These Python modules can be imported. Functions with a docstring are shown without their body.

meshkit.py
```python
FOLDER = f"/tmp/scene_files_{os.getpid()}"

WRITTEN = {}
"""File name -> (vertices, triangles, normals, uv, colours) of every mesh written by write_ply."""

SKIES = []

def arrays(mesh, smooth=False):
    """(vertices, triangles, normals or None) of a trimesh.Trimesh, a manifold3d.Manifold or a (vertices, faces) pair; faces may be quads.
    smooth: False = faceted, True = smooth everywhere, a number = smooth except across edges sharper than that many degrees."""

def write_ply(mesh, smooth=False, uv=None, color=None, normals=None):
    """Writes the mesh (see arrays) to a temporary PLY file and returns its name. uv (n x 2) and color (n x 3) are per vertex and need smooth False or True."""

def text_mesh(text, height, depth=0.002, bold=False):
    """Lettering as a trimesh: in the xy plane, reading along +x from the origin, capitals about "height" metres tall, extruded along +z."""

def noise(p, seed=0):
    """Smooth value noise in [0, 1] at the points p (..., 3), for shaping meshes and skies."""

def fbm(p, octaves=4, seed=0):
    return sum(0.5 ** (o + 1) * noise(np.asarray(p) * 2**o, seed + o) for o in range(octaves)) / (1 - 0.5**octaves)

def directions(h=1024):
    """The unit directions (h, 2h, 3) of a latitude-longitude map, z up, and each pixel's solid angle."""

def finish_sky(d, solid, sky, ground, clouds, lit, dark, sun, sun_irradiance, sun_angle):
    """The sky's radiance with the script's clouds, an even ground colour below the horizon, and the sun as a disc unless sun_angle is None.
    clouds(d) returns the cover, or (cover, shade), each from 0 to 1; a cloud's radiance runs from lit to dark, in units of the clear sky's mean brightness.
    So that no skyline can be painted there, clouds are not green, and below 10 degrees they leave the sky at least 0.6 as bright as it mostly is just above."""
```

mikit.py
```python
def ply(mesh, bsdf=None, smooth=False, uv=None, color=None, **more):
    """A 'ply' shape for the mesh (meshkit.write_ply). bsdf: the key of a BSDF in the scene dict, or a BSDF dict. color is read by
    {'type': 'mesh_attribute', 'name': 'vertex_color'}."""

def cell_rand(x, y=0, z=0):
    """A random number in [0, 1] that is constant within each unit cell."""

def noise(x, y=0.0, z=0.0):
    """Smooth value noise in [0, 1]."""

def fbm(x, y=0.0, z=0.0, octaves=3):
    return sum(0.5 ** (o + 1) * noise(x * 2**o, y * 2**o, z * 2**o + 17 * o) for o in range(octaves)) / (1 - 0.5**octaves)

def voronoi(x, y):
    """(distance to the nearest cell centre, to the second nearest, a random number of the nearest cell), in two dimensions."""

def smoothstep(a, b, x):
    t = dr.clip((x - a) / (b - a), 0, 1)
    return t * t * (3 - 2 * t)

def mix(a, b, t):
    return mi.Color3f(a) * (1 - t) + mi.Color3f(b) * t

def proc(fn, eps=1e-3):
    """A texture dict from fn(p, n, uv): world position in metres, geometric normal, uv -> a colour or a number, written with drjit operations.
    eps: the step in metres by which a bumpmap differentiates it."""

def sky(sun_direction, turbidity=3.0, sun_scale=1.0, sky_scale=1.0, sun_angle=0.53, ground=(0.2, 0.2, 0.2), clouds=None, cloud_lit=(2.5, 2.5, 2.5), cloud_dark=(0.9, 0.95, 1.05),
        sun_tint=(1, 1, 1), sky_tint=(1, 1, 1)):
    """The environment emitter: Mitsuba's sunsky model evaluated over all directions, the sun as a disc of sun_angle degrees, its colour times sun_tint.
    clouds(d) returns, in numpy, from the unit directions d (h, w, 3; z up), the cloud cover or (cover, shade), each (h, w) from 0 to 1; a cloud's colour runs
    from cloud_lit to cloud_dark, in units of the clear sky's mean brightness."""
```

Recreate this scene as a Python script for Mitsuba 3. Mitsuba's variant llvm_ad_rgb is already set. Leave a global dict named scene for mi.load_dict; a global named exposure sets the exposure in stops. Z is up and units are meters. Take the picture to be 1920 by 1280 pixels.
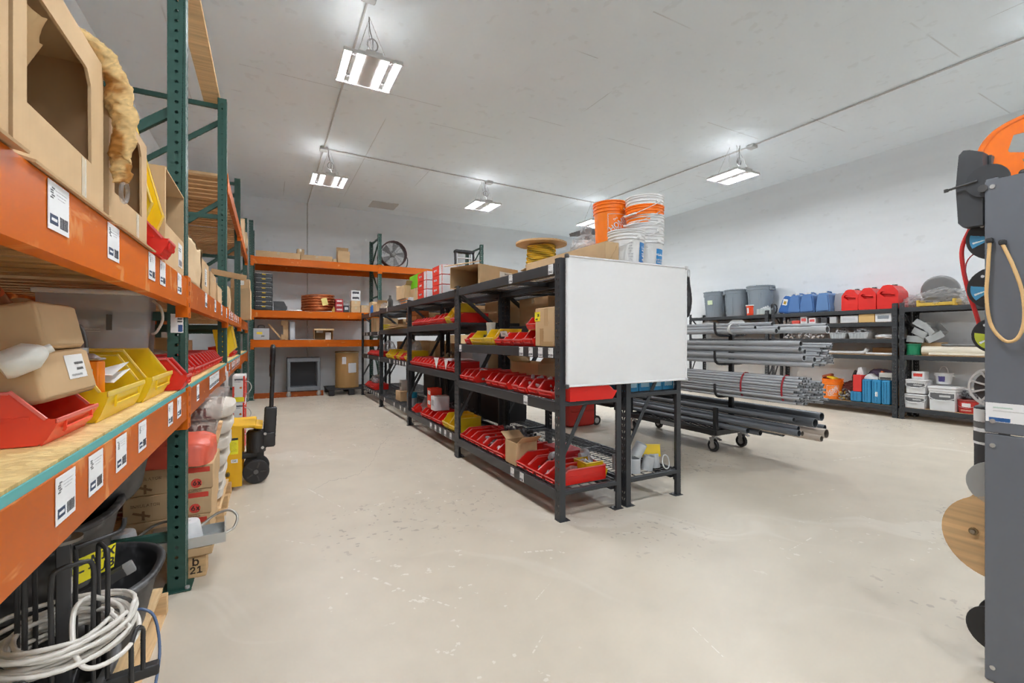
import math, random
import numpy as np
import trimesh
import drjit as dr
import mitsuba as mi
import mikit
import meshkit
from shapely.geometry import Polygon, Point, box as sbox
from shapely.ops import unary_union

T = mi.ScalarTransform4f
scene, labels = {}, {}
rng = random.Random(7)
PI = math.pi

# ---------------------------------------------------------------- camera, exposure, lamps
exposure = 1.05
YAW = math.radians(28.18)
CAM = (0.0, 0.0, 1.27)
scene['camera'] = {'type': 'perspective', 'fov': 96.62, 'fov_axis': 'x', 'near_clip': 0.05, 'far_clip': 60.0,
                   'principal_point_offset_x': 0.0, 'principal_point_offset_y': 6 / 1280,
                   'to_world': T().look_at(origin=list(CAM), target=[math.sin(YAW), math.cos(YAW), 1.27], up=[0, 0, 1])}
LED = 68.0            # radiance of the led strips
LAMPS = [(.90, 4.76), (.92, 8.36), (3.87, 8.48), (6.75, 8.55), (6.85, 4.97), (.90, 1.1), (6.85, 1.2), (.90, -2.6), (3.87, -2.6)]
LAMP_Z, CEIL = 3.95, 4.5
scene['sky'] = mikit.sky((-.45, .55, .7), turbidity=4.0, sun_scale=.3, sky_scale=.55, ground=(.35, .34, .32))
XL, XR, YN, YF = -1.62, 9.4, -4.6, 11.95

# ---------------------------------------------------------------- materials
def rgb(c): return {'type': 'rgb', 'value': list(c)}
def s2l(r, g, b):
    f = lambda v: (v / 255 / 12.92) if v / 255 <= .04045 else ((v / 255 + .055) / 1.055) ** 2.4
    return (f(r), f(g), f(b))
VC = {'type': 'mesh_attribute', 'name': 'vertex_color'}
def vcm(key, **kw): scene[key] = {'type': 'twosided', 'b': {'type': 'principled', 'base_color': VC, **kw}}
vcm('matte', roughness=.85, specular=.25)
vcm('satin', roughness=.5, specular=.4)
vcm('plastic', roughness=.32, specular=.5)
vcm('gloss', roughness=.15, specular=.5)
vcm('painted', roughness=.42, specular=.5)
vcm('metal', roughness=.38, metallic=.85)
vcm('chrome', roughness=.2, metallic=1.0)
UVM = {'card', 'wood', 'beampaint'}
N, FB, SS, MX = mikit.noise, mikit.fbm, mikit.smoothstep, mikit.mix

def f_card(p, n, uv):
    # corrugated board: tone from uv.x, fine flutes, soft scuffs
    c = MX((.60, .42, .24), (.38, .225, .11), uv.x)
    fl = N(p.x * 160 + p.y * 160, p.z * 3, p.y * 3)
    sc = FB(p.x * 7, p.y * 7, p.z * 7, 3)
    return c * (.92 + .03 * fl + .24 * (sc - .45))
scene['card'] = {'type': 'twosided', 'b': {'type': 'principled', 'base_color': mikit.proc(f_card), 'roughness': .8, 'specular': .25}}
def f_wood(p, n, uv):
    # pale pine to dark ply: tone from uv.x; grain along uv.y (0: world y, 1: world x)
    a = dr.select(uv.y > .5, p.y, p.x); l = dr.select(uv.y > .5, p.x, p.y)
    g = FB(a * 60 + FB(l * 2, a * 9, p.z * 9) * 5, l * 1.5, p.z * 60, 3)
    c = MX((.72, .50, .27), (.36, .17, .06), uv.x)
    return c * (.66 + .6 * g)
scene['wood'] = {'type': 'twosided', 'b': {'type': 'principled', 'base_color': mikit.proc(f_wood), 'roughness': .65, 'specular': .3}}
def f_osb(p, n, uv):
    d, d2, r = mikit.voronoi(p.x * 26 + N(p.y * 30, p.x * 20) * 1.5, p.y * 60 + N(p.x * 30) * 2)
    g = FB(p.x * 90, p.y * 160, p.z * 20, 2)
    c = MX((.80, .62, .30), (.55, .36, .13), r * .75)
    return c * (.75 + .45 * g)
scene['osb'] = {'type': 'twosided', 'b': {'type': 'principled', 'base_color': mikit.proc(f_osb), 'roughness': .7, 'specular': .3}}
def f_beam(p, n, uv):
    # orange enamel, scuffed through to primer; uv.x mixes orange to red-brown
    c = MX((.56, .112, .001), (.30, .065, .016), uv.x)
    w = FB(p.x * 6 + p.y * 6, p.y * 2.2, p.z * 28, 4)
    s = FB(p.y * 14 + p.x * 14, p.z * 8, 3.1, 4)
    c = c * (.86 + .3 * FB(p.y * 3 + p.x * 3, p.z * 9, 1.7, 2))
    wear = dr.maximum(SS(.68, .80, w) * .55, SS(.70, .78, s) * .5)
    return MX(c, (.72, .34, .11), wear)
scene['beampaint'] = {'type': 'twosided', 'b': {'type': 'principled', 'base_color': mikit.proc(f_beam), 'roughness': .4, 'specular': .2}}
SCRATCH = [(.42, 2.62, .62, 2.25, .010), (.66, 2.2, .78, 2.02, .007), (.9, 1.55, 1.12, 1.72, .005), (2.72, 1.62, 3.05, 1.66, .006), (1.15, 1.9, 1.3, 2.0, .005), (2.0, 2.3, 2.25, 2.2, .006), (.3, 4.2, .5, 3.6, .006), (3.6, 2.2, 4.2, 2.1, .008), (5.2, 2.6, 5.8, 2.5, .012), (1.6, 1.2, 1.66, 1.45, .004), (1.35, 2.35, 1.5, 2.3, .012), (.1, 3.2, .3, 3.0, .006)]
def f_tub(p, n, uv):
    # black poly tub, scuffed pale with dust and rubbing
    a = FB(p.x * 5 + p.z * 3, p.y * 5, p.z * 7, 4); b_ = FB(p.x * 23 + 2 * p.z, p.y * 23, p.z * 12, 3)
    k = SS(.42, .66, a) * (.35 + .65 * SS(.40, .62, b_))
    return MX((.020, .020, .021), (.125, .125, .128), k)
scene['tubplastic'] = {'type': 'twosided', 'b': {'type': 'principled', 'base_color': mikit.proc(f_tub), 'roughness': .45, 'specular': .45}}
def f_floor(p, n, uv):
    c = MX((.59, .53, .44), (.53, .465, .38), FB(p.x * .7, p.y * .7, 2.0, 4))
    c = c * (.95 + .1 * FB(p.x * 5, p.y * 5, 7.0, 3))
    # worn streaks and paint chips down to pale concrete
    st = FB(p.x * 2.2 + p.y * 2.2 + 1.3 * N(p.x * 3, p.y * 3), (p.x - p.y) * .35, 4.0, 4)
    chip = SS(.77, .80, FB(p.x * 23, p.y * 23, 1.0, 4)) * SS(.55, .66, FB(p.x * 1.3, p.y * 1.3, 9.0, 2))
    scr = mi.Float(0)
    wob = .03 * (N(p.x * 9, p.y * 9) - .5)
    for (x0, y0, x1, y1, wd) in SCRATCH:
        dx, dy = x1 - x0, y1 - y0; L2 = dx * dx + dy * dy
        t_ = dr.clip(((p.x - x0) * dx + (p.y - y0) * dy) / L2, 0, 1)
        ds = dr.sqrt(dr.square(p.x - x0 - t_ * dx) + dr.square(p.y - y0 - t_ * dy)) + dr.abs(wob) * .3
        scr = dr.maximum(scr, (1 - SS(wd * .5, wd, ds)) * SS(.42, .55, N(t_ * 23, x0 * 7)))
    pale = dr.minimum(chip * .5 + scr * .55 + SS(.66, .8, st) * .22, 1)
    c = MX(c, (.78, .74, .68), pale)
    dark = SS(.73, .80, FB(p.x * 31, p.y * 31, 5.0, 2)) * SS(.55, .7, FB(p.x * .9 + 5, p.y * .9, 3.0, 2))
    c = MX(c, (.30, .25, .21), dark * .5)
    # one wandering hairline crack
    k = dr.abs(p.y - 3.4 - .9 * N(p.x * 1.4, 3.0) - .22 * N(p.x * 8, 1.0) - .07 * N(p.x * 35, 2.0) - 1.2 * p.x)
    return MX(c, (.36, .30, .25), (1 - SS(.002, .008, k)) * SS(.2, .5, p.x) * (1 - SS(1.4, 1.8, p.x)) * .7)
scene['floorpaint'] = {'type': 'twosided', 'b': {'type': 'principled', 'base_color': mikit.proc(f_floor), 'roughness': .42, 'specular': .45}}
def f_ceil(p, n, uv):
    c = mi.Color3f(.80, .87, .92) * (.97 + .06 * FB(p.x * .8, p.y * .8, 3.0, 4))
    t = dr.minimum(dr.abs(dr.sin(p.x * PI / 1.22 + .55)), 1.)
    seam = (1 - SS(.004, .012, dr.abs(p.x - .31 - 1.22 * dr.round((p.x - .31) / 1.22)))) * SS(.52, .62, FB(p.x * .6, p.y * .8, 5.0, 3))
    ro = dr.round((p.x - .31) / 1.22)
    jy = p.y + 1.7 * mikit.cell_rand(ro + .5)
    seam2 = (1 - SS(.004, .012, dr.abs(jy - 2.44 * dr.round(jy / 2.44)))) * SS(.5, .6, FB(p.x * .9, p.y * .6, 8.0, 3))
    d = dr.minimum(seam + seam2, 1) * .35
    spot = SS(.72, .78, FB(p.x * 9, p.y * 9, 2.0, 3)) * .1
    return MX(c, (.36, .36, .35), dr.minimum(d + spot, 1))
scene['ceilpaint'] = {'type': 'twosided', 'b': {'type': 'principled', 'base_color': mikit.proc(f_ceil), 'roughness': .9, 'specular': .15}}
def f_wall(p, n, uv):
    c = mi.Color3f(.78, .815, .845) * (.94 + .1 * FB(p.x * 1.1, p.y * .9, p.z * 1.6, 4) + .05 * FB(p.x * .4, p.y * .25, p.z * 11, 2))
    mark = SS(.70, .78, FB(p.x * 8, p.y * 8, p.z * 8, 3)) * .12
    return MX(c, (.40, .40, .39), mark)
scene['wallpaint'] = {'type': 'twosided', 'b': {'type': 'principled', 'base_color': mikit.proc(f_wall), 'roughness': .85, 'specular': .2}}
scene['led'] = {'type': 'twosided', 'b': {'type': 'diffuse', 'reflectance': rgb((.9, .9, .9))}}
scene['whiteboardcoat'] = {'type': 'twosided', 'b': {'type': 'principled', 'base_color': rgb((.88, .88, .88)), 'roughness': .12, 'specular': .55}}
scene['film'] = {'type': 'blendbsdf', 'weight': .13, 'a': {'type': 'thindielectric', 'int_ior': 1.45},
                 'b': {'type': 'twosided', 'b': {'type': 'principled', 'base_color': rgb((.85, .85, .86)), 'roughness': .25, 'specular': .8}}}
scene['clearbin'] = {'type': 'blendbsdf', 'weight': .55, 'a': {'type': 'thindielectric', 'int_ior': 1.45},
                     'b': {'type': 'twosided', 'b': {'type': 'principled', 'base_color': rgb((.55, .55, .56)), 'roughness': .3, 'specular': .5}}}

# ---------------------------------------------------------------- mesh builder
I4 = np.eye(4)
def mv(x=0, y=0, z=0, rz=0, rx=0, ry=0, s=1):
    """4x4: scale, then turn about x, y, z (degrees), then shift."""
    a, b, c = map(math.radians, (rx, ry, rz))
    X = np.array([[1, 0, 0], [0, math.cos(a), -math.sin(a)], [0, math.sin(a), math.cos(a)]])
    Y = np.array([[math.cos(b), 0, math.sin(b)], [0, 1, 0], [-math.sin(b), 0, math.cos(b)]])
    Zm = np.array([[math.cos(c), -math.sin(c), 0], [math.sin(c), math.cos(c), 0], [0, 0, 1]])
    M = np.eye(4); M[:3, :3] = Zm @ Y @ X @ (np.diag(s) if np.ndim(s) else np.eye(3) * s); M[:3, 3] = (x, y, z)
    return M
def col(c):
    c = np.atleast_1d(np.asarray(c, float)); return np.array([c[0], 0, 0]) if len(c) == 1 else np.array([c[0], c[1], 0]) if len(c) == 2 else c

class B:
    def __init__(s): s.V, s.F, s.C, s.n = [], [], [], 0
    def raw(s, v, f, c, M=None):
        v = np.asarray(v, float); f = np.asarray(f, int)
        if f.shape[1] == 4: f = np.vstack([f[:, [0, 1, 2]], f[:, [0, 2, 3]]])
        if M is not None:
            v = v @ M[:3, :3].T + M[:3, 3]
            if np.linalg.det(M[:3, :3]) < 0: f = f[:, ::-1]
        s.V.append(v); s.F.append(f + s.n); s.n += len(v)
        c = np.asarray(col(c)) if np.ndim(c) < 2 else np.asarray(c)
        s.C.append(np.broadcast_to(c, (len(v), 3)))
        return s
    def flat(s, v, f, c, M=None):
        """faceted: every face gets vertices of its own"""
        v = np.asarray(v, float); f = np.asarray(f, int); k = f.shape[1]
        return s.raw(v[f.ravel()], np.arange(f.size).reshape(-1, k), c, M)
    def tm(s, m, c, M=None, ang=None):
        if ang: m = trimesh.graph.smooth_shade(m, angle=math.radians(ang), facet_minarea=None); return s.raw(m.vertices, m.faces, c, M)
        return s.flat(m.vertices, m.faces, c, M)
    def box(s, c, size, co, M=None, bev=0.0, rot=None):
        """box by centre and size; bev chamfers its edges"""
        h = np.asarray(size, float) / 2; c = np.asarray(c, float)
        R = I4 if rot is None else mv(rz=rot) if np.ndim(rot) == 0 else rot
        R = R.copy(); R[:3, 3] = c
        if M is not None: R = M @ R
        b = min(bev, .45 * 2 * h.min())
        V, Fq = [], []
        idx = {}
        for ax in range(3):
            u, w = (ax + 1) % 3, (ax + 2) % 3
            for sg in (-1, 1):
                q = []
                for a, e in ((-1, -1), (1, -1), (1, 1), (-1, 1)):
                    p = np.zeros(3); p[ax] = sg * h[ax]; p[u] = a * (h[u] - b); p[w] = e * (h[w] - b)
                    sgn = np.zeros(3, int); sgn[ax] = sg; sgn[u] = a; sgn[w] = e
                    idx[(ax, *sgn)] = len(V); q.append(len(V)); V.append(p)
                Fq.append(q if sg > 0 else q[::-1])
        tri = []
        if b > 0:
            for ax in range(3):
                u, w = (ax + 1) % 3, (ax + 2) % 3
                for a in (-1, 1):
                    for e in (-1, 1):
                        k = np.zeros(3, int); k[u] = a; k[w] = e
                        k0, k1 = k.copy(), k.copy(); k0[ax] = -1; k1[ax] = 1
                        q = [idx[(u, *k0)], idx[(u, *k1)], idx[(w, *k1)], idx[(w, *k0)]]
                        Fq.append(q if a * e < 0 else q[::-1])
            for sx in (-1, 1):
                for sy in (-1, 1):
                    for sz in (-1, 1):
                        t = [idx[(k, sx, sy, sz)] for k in range(3)]
                        tri.append(t if sx * sy * sz > 0 else t[::-1])
        f = np.asarray(Fq); f = np.vstack([f[:, [0, 1, 2]], f[:, [0, 2, 3]]] + ([np.asarray(tri)] if tri else []))
        return s.raw(V, f, co, R)
    def lathe(s, prof, co, n=24, M=None, a0=0.0, a1=2 * PI, ang=38):
        """profile of (r, z) turned about z; sharp corners are split"""
        P = [np.array(p, float) for p in prof]
        rows, segs = [], []
        full = abs(a1 - a0 - 2 * PI) < 1e-6
        k = n if full else n + 1
        th = a0 + (a1 - a0) * np.arange(k) / n
        cs, sn = np.cos(th), np.sin(th)
        ring = lambda p: np.stack([p[0] * cs, p[0] * sn, np.full(k, p[1])], 1)
        V, F, m = [], [], 0
        prev = None
        for i in range(len(P) - 1):
            d = P[i + 1] - P[i]
            if np.hypot(*d) < 1e-9: continue
            if prev is None or abs(np.cross(prev, d) / (np.hypot(*prev) * np.hypot(*d) + 1e-12)) > math.sin(math.radians(ang)) or prev @ d < 0:
                V.append(ring(P[i])); a = m; m += k
            else: a = m - k
            V.append(ring(P[i + 1])); b = m; m += k
            j = np.arange(n); j2 = (j + 1) % k if full else j + 1
            F.append(np.stack([a + j, a + j2, b + j2, b + j], 1)); prev = d
        F = np.vstack(F); V = np.vstack(V)
        t = np.vstack([F[:, [0, 1, 2]], F[:, [0, 2, 3]]])
        A = np.linalg.norm(np.cross(V[t[:, 1]] - V[t[:, 0]], V[t[:, 2]] - V[t[:, 0]]), axis=1)
        return s.raw(V, t[A > 1e-12], co, M)
    def cyl(s, r, z0, z1, co, n=20, M=None, r1=None):
        r1 = r if r1 is None else r1
        return s.lathe([(0, z0), (r, z0), (r1, z1), (0, z1)], co, n, M)
    def pipe(s, r, t, L, co, n=12, M=None, ci=None):
        """hollow tube along z, its bore in colour ci"""
        s.lathe([(r - t, L), (r, L), (r, 0), (r - t, 0)][::-1], co, n, M)
        return s.lathe([(r - t, L), (r - t, 0)], ci if ci is not None else co, n, M)
    def tube(s, path, r, co, n=8, closed=False, M=None, flat=1.0):
        P = np.asarray(path, float); k = len(P)
        tg = np.roll(P, -1, 0) - np.roll(P, 1, 0) if closed else np.gradient(P, axis=0)
        tg /= np.linalg.norm(tg, axis=1, keepdims=True) + 1e-12
        up = np.array([0, 0, 1.]) if abs(tg[0][2]) < .9 else np.array([1., 0, 0])
        u = np.cross(tg[0], up); u /= np.linalg.norm(u)
        V, th = [], 2 * PI * np.arange(n) / n
        R = np.broadcast_to(r, (k,))
        for i in range(k):
            u = u - tg[i] * (u @ tg[i]); u /= np.linalg.norm(u) + 1e-12
            w = np.cross(tg[i], u)
            V.append(P[i] + R[i] * (np.cos(th)[:, None] * u * flat + np.sin(th)[:, None] * w))
        F = []
        for i in range(k if closed else k - 1):
            a, b = i * n, ((i + 1) % k) * n
            F += [[a + j, a + (j + 1) % n, b + (j + 1) % n, b + j] for j in range(n)]
        V = np.vstack(V); F = np.asarray(F)
        if not closed:
            m = len(V); V = np.vstack([V, V[:n], V[-n:]])
            cap = [[m, m + j + 1, m + j] for j in range(1, n - 1)] + [[m + n, m + n + j, m + n + j + 1] for j in range(1, n - 1)]
            F = np.vstack([F[:, [0, 1, 2]], F[:, [0, 2, 3]], np.asarray(cap)])
        return s.raw(V, F, co, M)
    def prism(s, poly, z0, z1, co, M=None, ang=30):
        """shapely polygon (or points) in xy, extruded along z"""
        g = poly if hasattr(poly, 'exterior') or hasattr(poly, 'geoms') else Polygon(poly)
        for q in getattr(g, 'geoms', [g]):
            m = trimesh.creation.extrude_polygon(q, z1 - z0, engine='earcut')
            m.apply_translation((0, 0, z0)); s.tm(m, co, M)
        return s
    def xf(s, M):
        s.V = [v @ M[:3, :3].T + M[:3, 3] for v in s.V]; return s
    def add(s, o, M=None):
        for v, f, c in zip(o.V, o.F, o.C):
            pass
        v, f, c = np.vstack(o.V), np.vstack(o.F), np.vstack(o.C)
        return s.raw(v, f, c, M)

def dictof(b, mat):
    v, f, c = np.vstack(b.V), np.vstack(b.F), np.vstack(b.C)
    k = dict(uv=c[:, :2]) if mat in UVM else dict(color=c) if mat in VCMATS else {}
    return mikit.ply((v, f), mat, smooth=True, **k)
VCMATS = {'matte', 'satin', 'plastic', 'gloss', 'painted', 'metal', 'chrome'}
def free(base, used):
    if base not in used: return base
    i = 1
    while f'{base}_{i:03d}' in used: i += 1
    return f'{base}_{i:03d}'
names = set()
class Kit:
    """A thing's parts: add('leg', ...) numbers repeats, add('door__handle', ...) is a sub-part."""
    def __init__(s): s.parts, s.used = [], set()
    def add(s, path, b, mat, label=None, kind=None):
        p = free(path, s.used); s.used.add(p); s.parts.append((p, dictof(b, mat), label, kind)); return p
def place(kit, name, label, cat, M=None, group=None, kind=None):
    key = free(name, names); names.add(key)
    L = {'label': label}
    if cat: L['category'] = cat
    if group: L['group'] = group
    if kind: L['kind'] = kind
    labels[key] = L
    for p, d, lab, kd in kit.parts:
        k = key + '__' + p if p else key
        scene[k] = d if M is None else {**d, 'to_world': T(M.tolist())}
        if p and (lab or kd): labels[k] = {**({'label': lab} if lab else {}), **({'kind': kd} if kd else {})}
    return key
def one(name, b, mat, label, cat, M=None, group=None, kind=None):
    k = Kit(); k.parts.append(('', dictof(b, mat), None, None)); return place(k, name, label, cat, M, group, kind)
def structure(name, b, mat):
    scene[name] = dictof(b, mat); labels[name] = {'kind': 'structure'}; names.add(name)
ORD = ['first', 'second', 'third', 'fourth', 'fifth', 'sixth', 'seventh', 'eighth', 'ninth', 'tenth', 'eleventh', 'twelfth', 'thirteenth', 'fourteenth']
def arc(cx, cy, r, a0, a1, n=12): return [(cx + r * math.cos(math.radians(a0 + (a1 - a0) * i / n)), cy + r * math.sin(math.radians(a0 + (a1 - a0) * i / n))) for i in range(n + 1)]
def spline(pts, n=8):
    P = np.asarray(pts, float); P = np.vstack([2 * P[0] - P[1], P, 2 * P[-1] - P[-2]]); out = []
    for i in range(1, len(P) - 2):
        for t in np.arange(n) / n:
            out.append(.5 * (2 * P[i] + (P[i + 1] - P[i - 1]) * t + (2 * P[i - 1] - 5 * P[i] + 4 * P[i + 1] - P[i + 2]) * t ** 2 + (3 * P[i] - P[i - 1] - 3 * P[i + 1] + P[i + 2]) * t ** 3))
    return np.array(out + [P[-2]])
def text(b, s, h, co, M, depth=.0008, bold=False):
    m = meshkit.text_mesh(s, h, depth, bold); return b.tm(m, co, M)
def textw(s, h):  # rough width
    return meshkit.text_mesh(s, h, .001).bounds[1][0]

WHITE, BLACK = (.80, .80, .79), (.012, .012, .013)
GREYD = (.030, .033, .037)      # charcoal enamel of the shelving
GREEN = (.016, .062, .048)      # rack green
RED, YEL = (.62, .018, .012), (.76, .52, .012)
# ---------------------------------------------------------------- the room
structure('floor', B().box(((XL + XR) / 2, (YN + YF) / 2, -.1), (XR - XL + .4, YF - YN + .4, .2), 0), 'floorpaint')
structure('ceiling', B().box(((XL + XR) / 2, (YN + YF) / 2, CEIL + .1), (XR - XL + .4, YF - YN + .4, .2), 0), 'ceilpaint')
structure('wall_left', B().box((XL - .1, (YN + YF) / 2, CEIL / 2), (.2, YF - YN + .4, CEIL), 0), 'wallpaint')
structure('wall_right', B().box((XR + .1, (YN + YF) / 2, CEIL / 2), (.2, YF - YN + .4, CEIL), 0), 'wallpaint')
structure('wall_far', B().box(((XL + XR) / 2, YF + .1, CEIL / 2), (XR - XL, .2, CEIL), 0), 'wallpaint')
# near wall with a roll-up door standing open on the right
DX0, DX1, DZ = 4.6, 8.9, 3.6
wn = B().box(((XL + DX0) / 2, YN - .1, CEIL / 2), (DX0 - XL, .2, CEIL), 0).box(((DX1 + XR) / 2, YN - .1, CEIL / 2), (XR - DX1, .2, CEIL), 0).box(((DX0 + DX1) / 2, YN - .1, (DZ + CEIL) / 2), (DX1 - DX0, .2, CEIL - DZ), 0)
structure('wall_near', wn, 'wallpaint')
structure('ground_outside', B().box(((XL + XR) / 2, YN - 10.3, -.1), (40, 20, .16), (.35, .34, .32)), 'matte')
structure('trim_1', B().box((DX0 - .03, YN + .03, DZ / 2), (.12, .06, DZ), (.5, .5, .5), bev=.01).box((DX1 + .03, YN + .03, DZ / 2), (.12, .06, DZ), (.5, .5, .5), bev=.01).cyl(.28, DX0 - .1, DX1 + .1, (.55, .56, .57), 24, mv(0, YN + .3, DZ + .3, ry=90)), 'painted')

# ---------------------------------------------------------------- lamps on wires
def lamp_kit(drop):
    k = Kit()
    b = B()
    b.box((0, 0, .040), (.155, .60, .05), (.55, .55, .55), bev=.008)
    for y in (-.2, .2): b.box((0, y, .045), (.52, .03, .02), (.4, .4, .4))
    k.add('housing', b, 'painted')
    for sx in (-1, 1):
        for u in (.115, .235):
            # slim white rail carrying each strip
            k.add('mounting_rail', B().box((sx * u, 0, .030), (.074, .585, .030), (.75, .75, .75), bev=.003), 'painted')
    for sx in (-1, 1):
        for u in (.115, .235):
            d = dictof(B().box((sx * u, 0, .0105), (.062, .56, .007), 0, bev=.002), 'led')
            d['emitter'] = {'type': 'area', 'radiance': {'type': 'rgb', 'value': [LED * .965, LED, LED * 1.035]}}
            p = free('led_strip', k.used); k.used.add(p); k.parts.append((p, d, 'glowing white led strip', None))
    for y in (-.292, .292): k.add('end_plate', B().box((0, y, .018), (.56, .012, .03), (.6, .6, .6), bev=.003), 'painted')
    pass
    d = dictof(B().box((0, 0, .070), (.045, .50, .006), 0, bev=.002), 'led'); d['emitter'] = {'type': 'area', 'radiance': {'type': 'rgb', 'value': [LED * .40, LED * .42, LED * .44]}}
    k.parts.append(('up_strip', d, 'glowing led strip on the housing top', None))
    for y in (-.2, .2):
        w = B()
        w.tube([(-.14, y, .06), (0, y * .3, drop)], .0022, (.35, .35, .35), 5).tube([(.14, y, .06), (0, y * .3, drop)], .0022, (.35, .35, .35), 5)
        k.add('hanging_wire', w, 'satin')
    c = [(-.02, -.14, drop - .05), (-.01, -.12, drop - .16), (.02, -.1, drop - .24)]
    for i in range(25): a = i / 24 * 4 * PI; c.append((.02 + .05 * math.sin(a) + .004 * i / 24, -.1 + .012 * (i % 5) / 5, drop - .29 + .06 * math.cos(a)))
    c += [(.03, -.08, drop - .36), (.06, -.04, .12), (.05, 0, .05)]
    k.add('power_cord', B().tube(spline(c, 3), .006, (.22, .22, .22), 6), 'satin')
    return k
lk = lamp_kit(CEIL - LAMP_Z - .02)
where = ['nearest the left rack end of the aisle', 'above the far end of the aisle', 'near the far wall, centre of its row', 'behind the bucket stack near the far right corner', 'by the right wall',
         'over the near aisle', 'over the right side near the camera', 'at the back left', 'at the back centre']
for i, (x, y) in enumerate(LAMPS):
    place(lk, 'ceiling_lamp', ('hanging led high bay lamp ' + where[i]), 'lamp', mv(x, y, LAMP_Z), 'hanging led lamps')
for i, (x, y) in enumerate([(.84, 4.4), (.84, 8.32), (4.02, 8.5), (7.14, 4.83), (6.93, 8.62), (.84, .8), (7.14, .9)]):
    one('junction_box', B().box((x, y, CEIL - .028), (.13, .13, .055), (.42, .42, .41), bev=.008), 'painted',
        'grey square junction box on the ceiling ' + ['above the nearest lamp', 'where two conduits meet on the left', 'on the far cross conduit', 'on the right conduit', 'at the far right conduit corner', 'over the near aisle', 'over the near right'][i], 'junction box')
def conduit(pts, lab):
    b = B().tube(pts, .012, (.50, .50, .49), 8)
    one('conduit', b, 'painted', lab, 'conduit')
zc = CEIL - .013
conduit([(.84, YN + .05, zc), (.84, 4.4, zc), (.84, 8.3, zc), (.84, 11.9, zc), (.84, YF - .013, zc - .04), (.84, YF - .013, 3.0), (.84, YF - .013, .1)], 'grey conduit over the aisle running on down the far wall')
conduit([(.84, 8.32, zc), (4.02, 8.5, zc), (6.93, 8.62, zc)], 'grey conduit crossing the ceiling between the far lamps')
conduit([(7.14, YN + .05, zc), (7.14, 4.83, zc), (6.93, 8.62, zc)], 'grey conduit along the right side of the ceiling')
one('ceiling_hatch', B().box((2.48, 11.24, CEIL - .006), (.62, .55, .012), (.55, .55, .54), bev=.003), 'matte', 'flush access hatch panel in the ceiling near the far wall', 'hatch')
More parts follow.
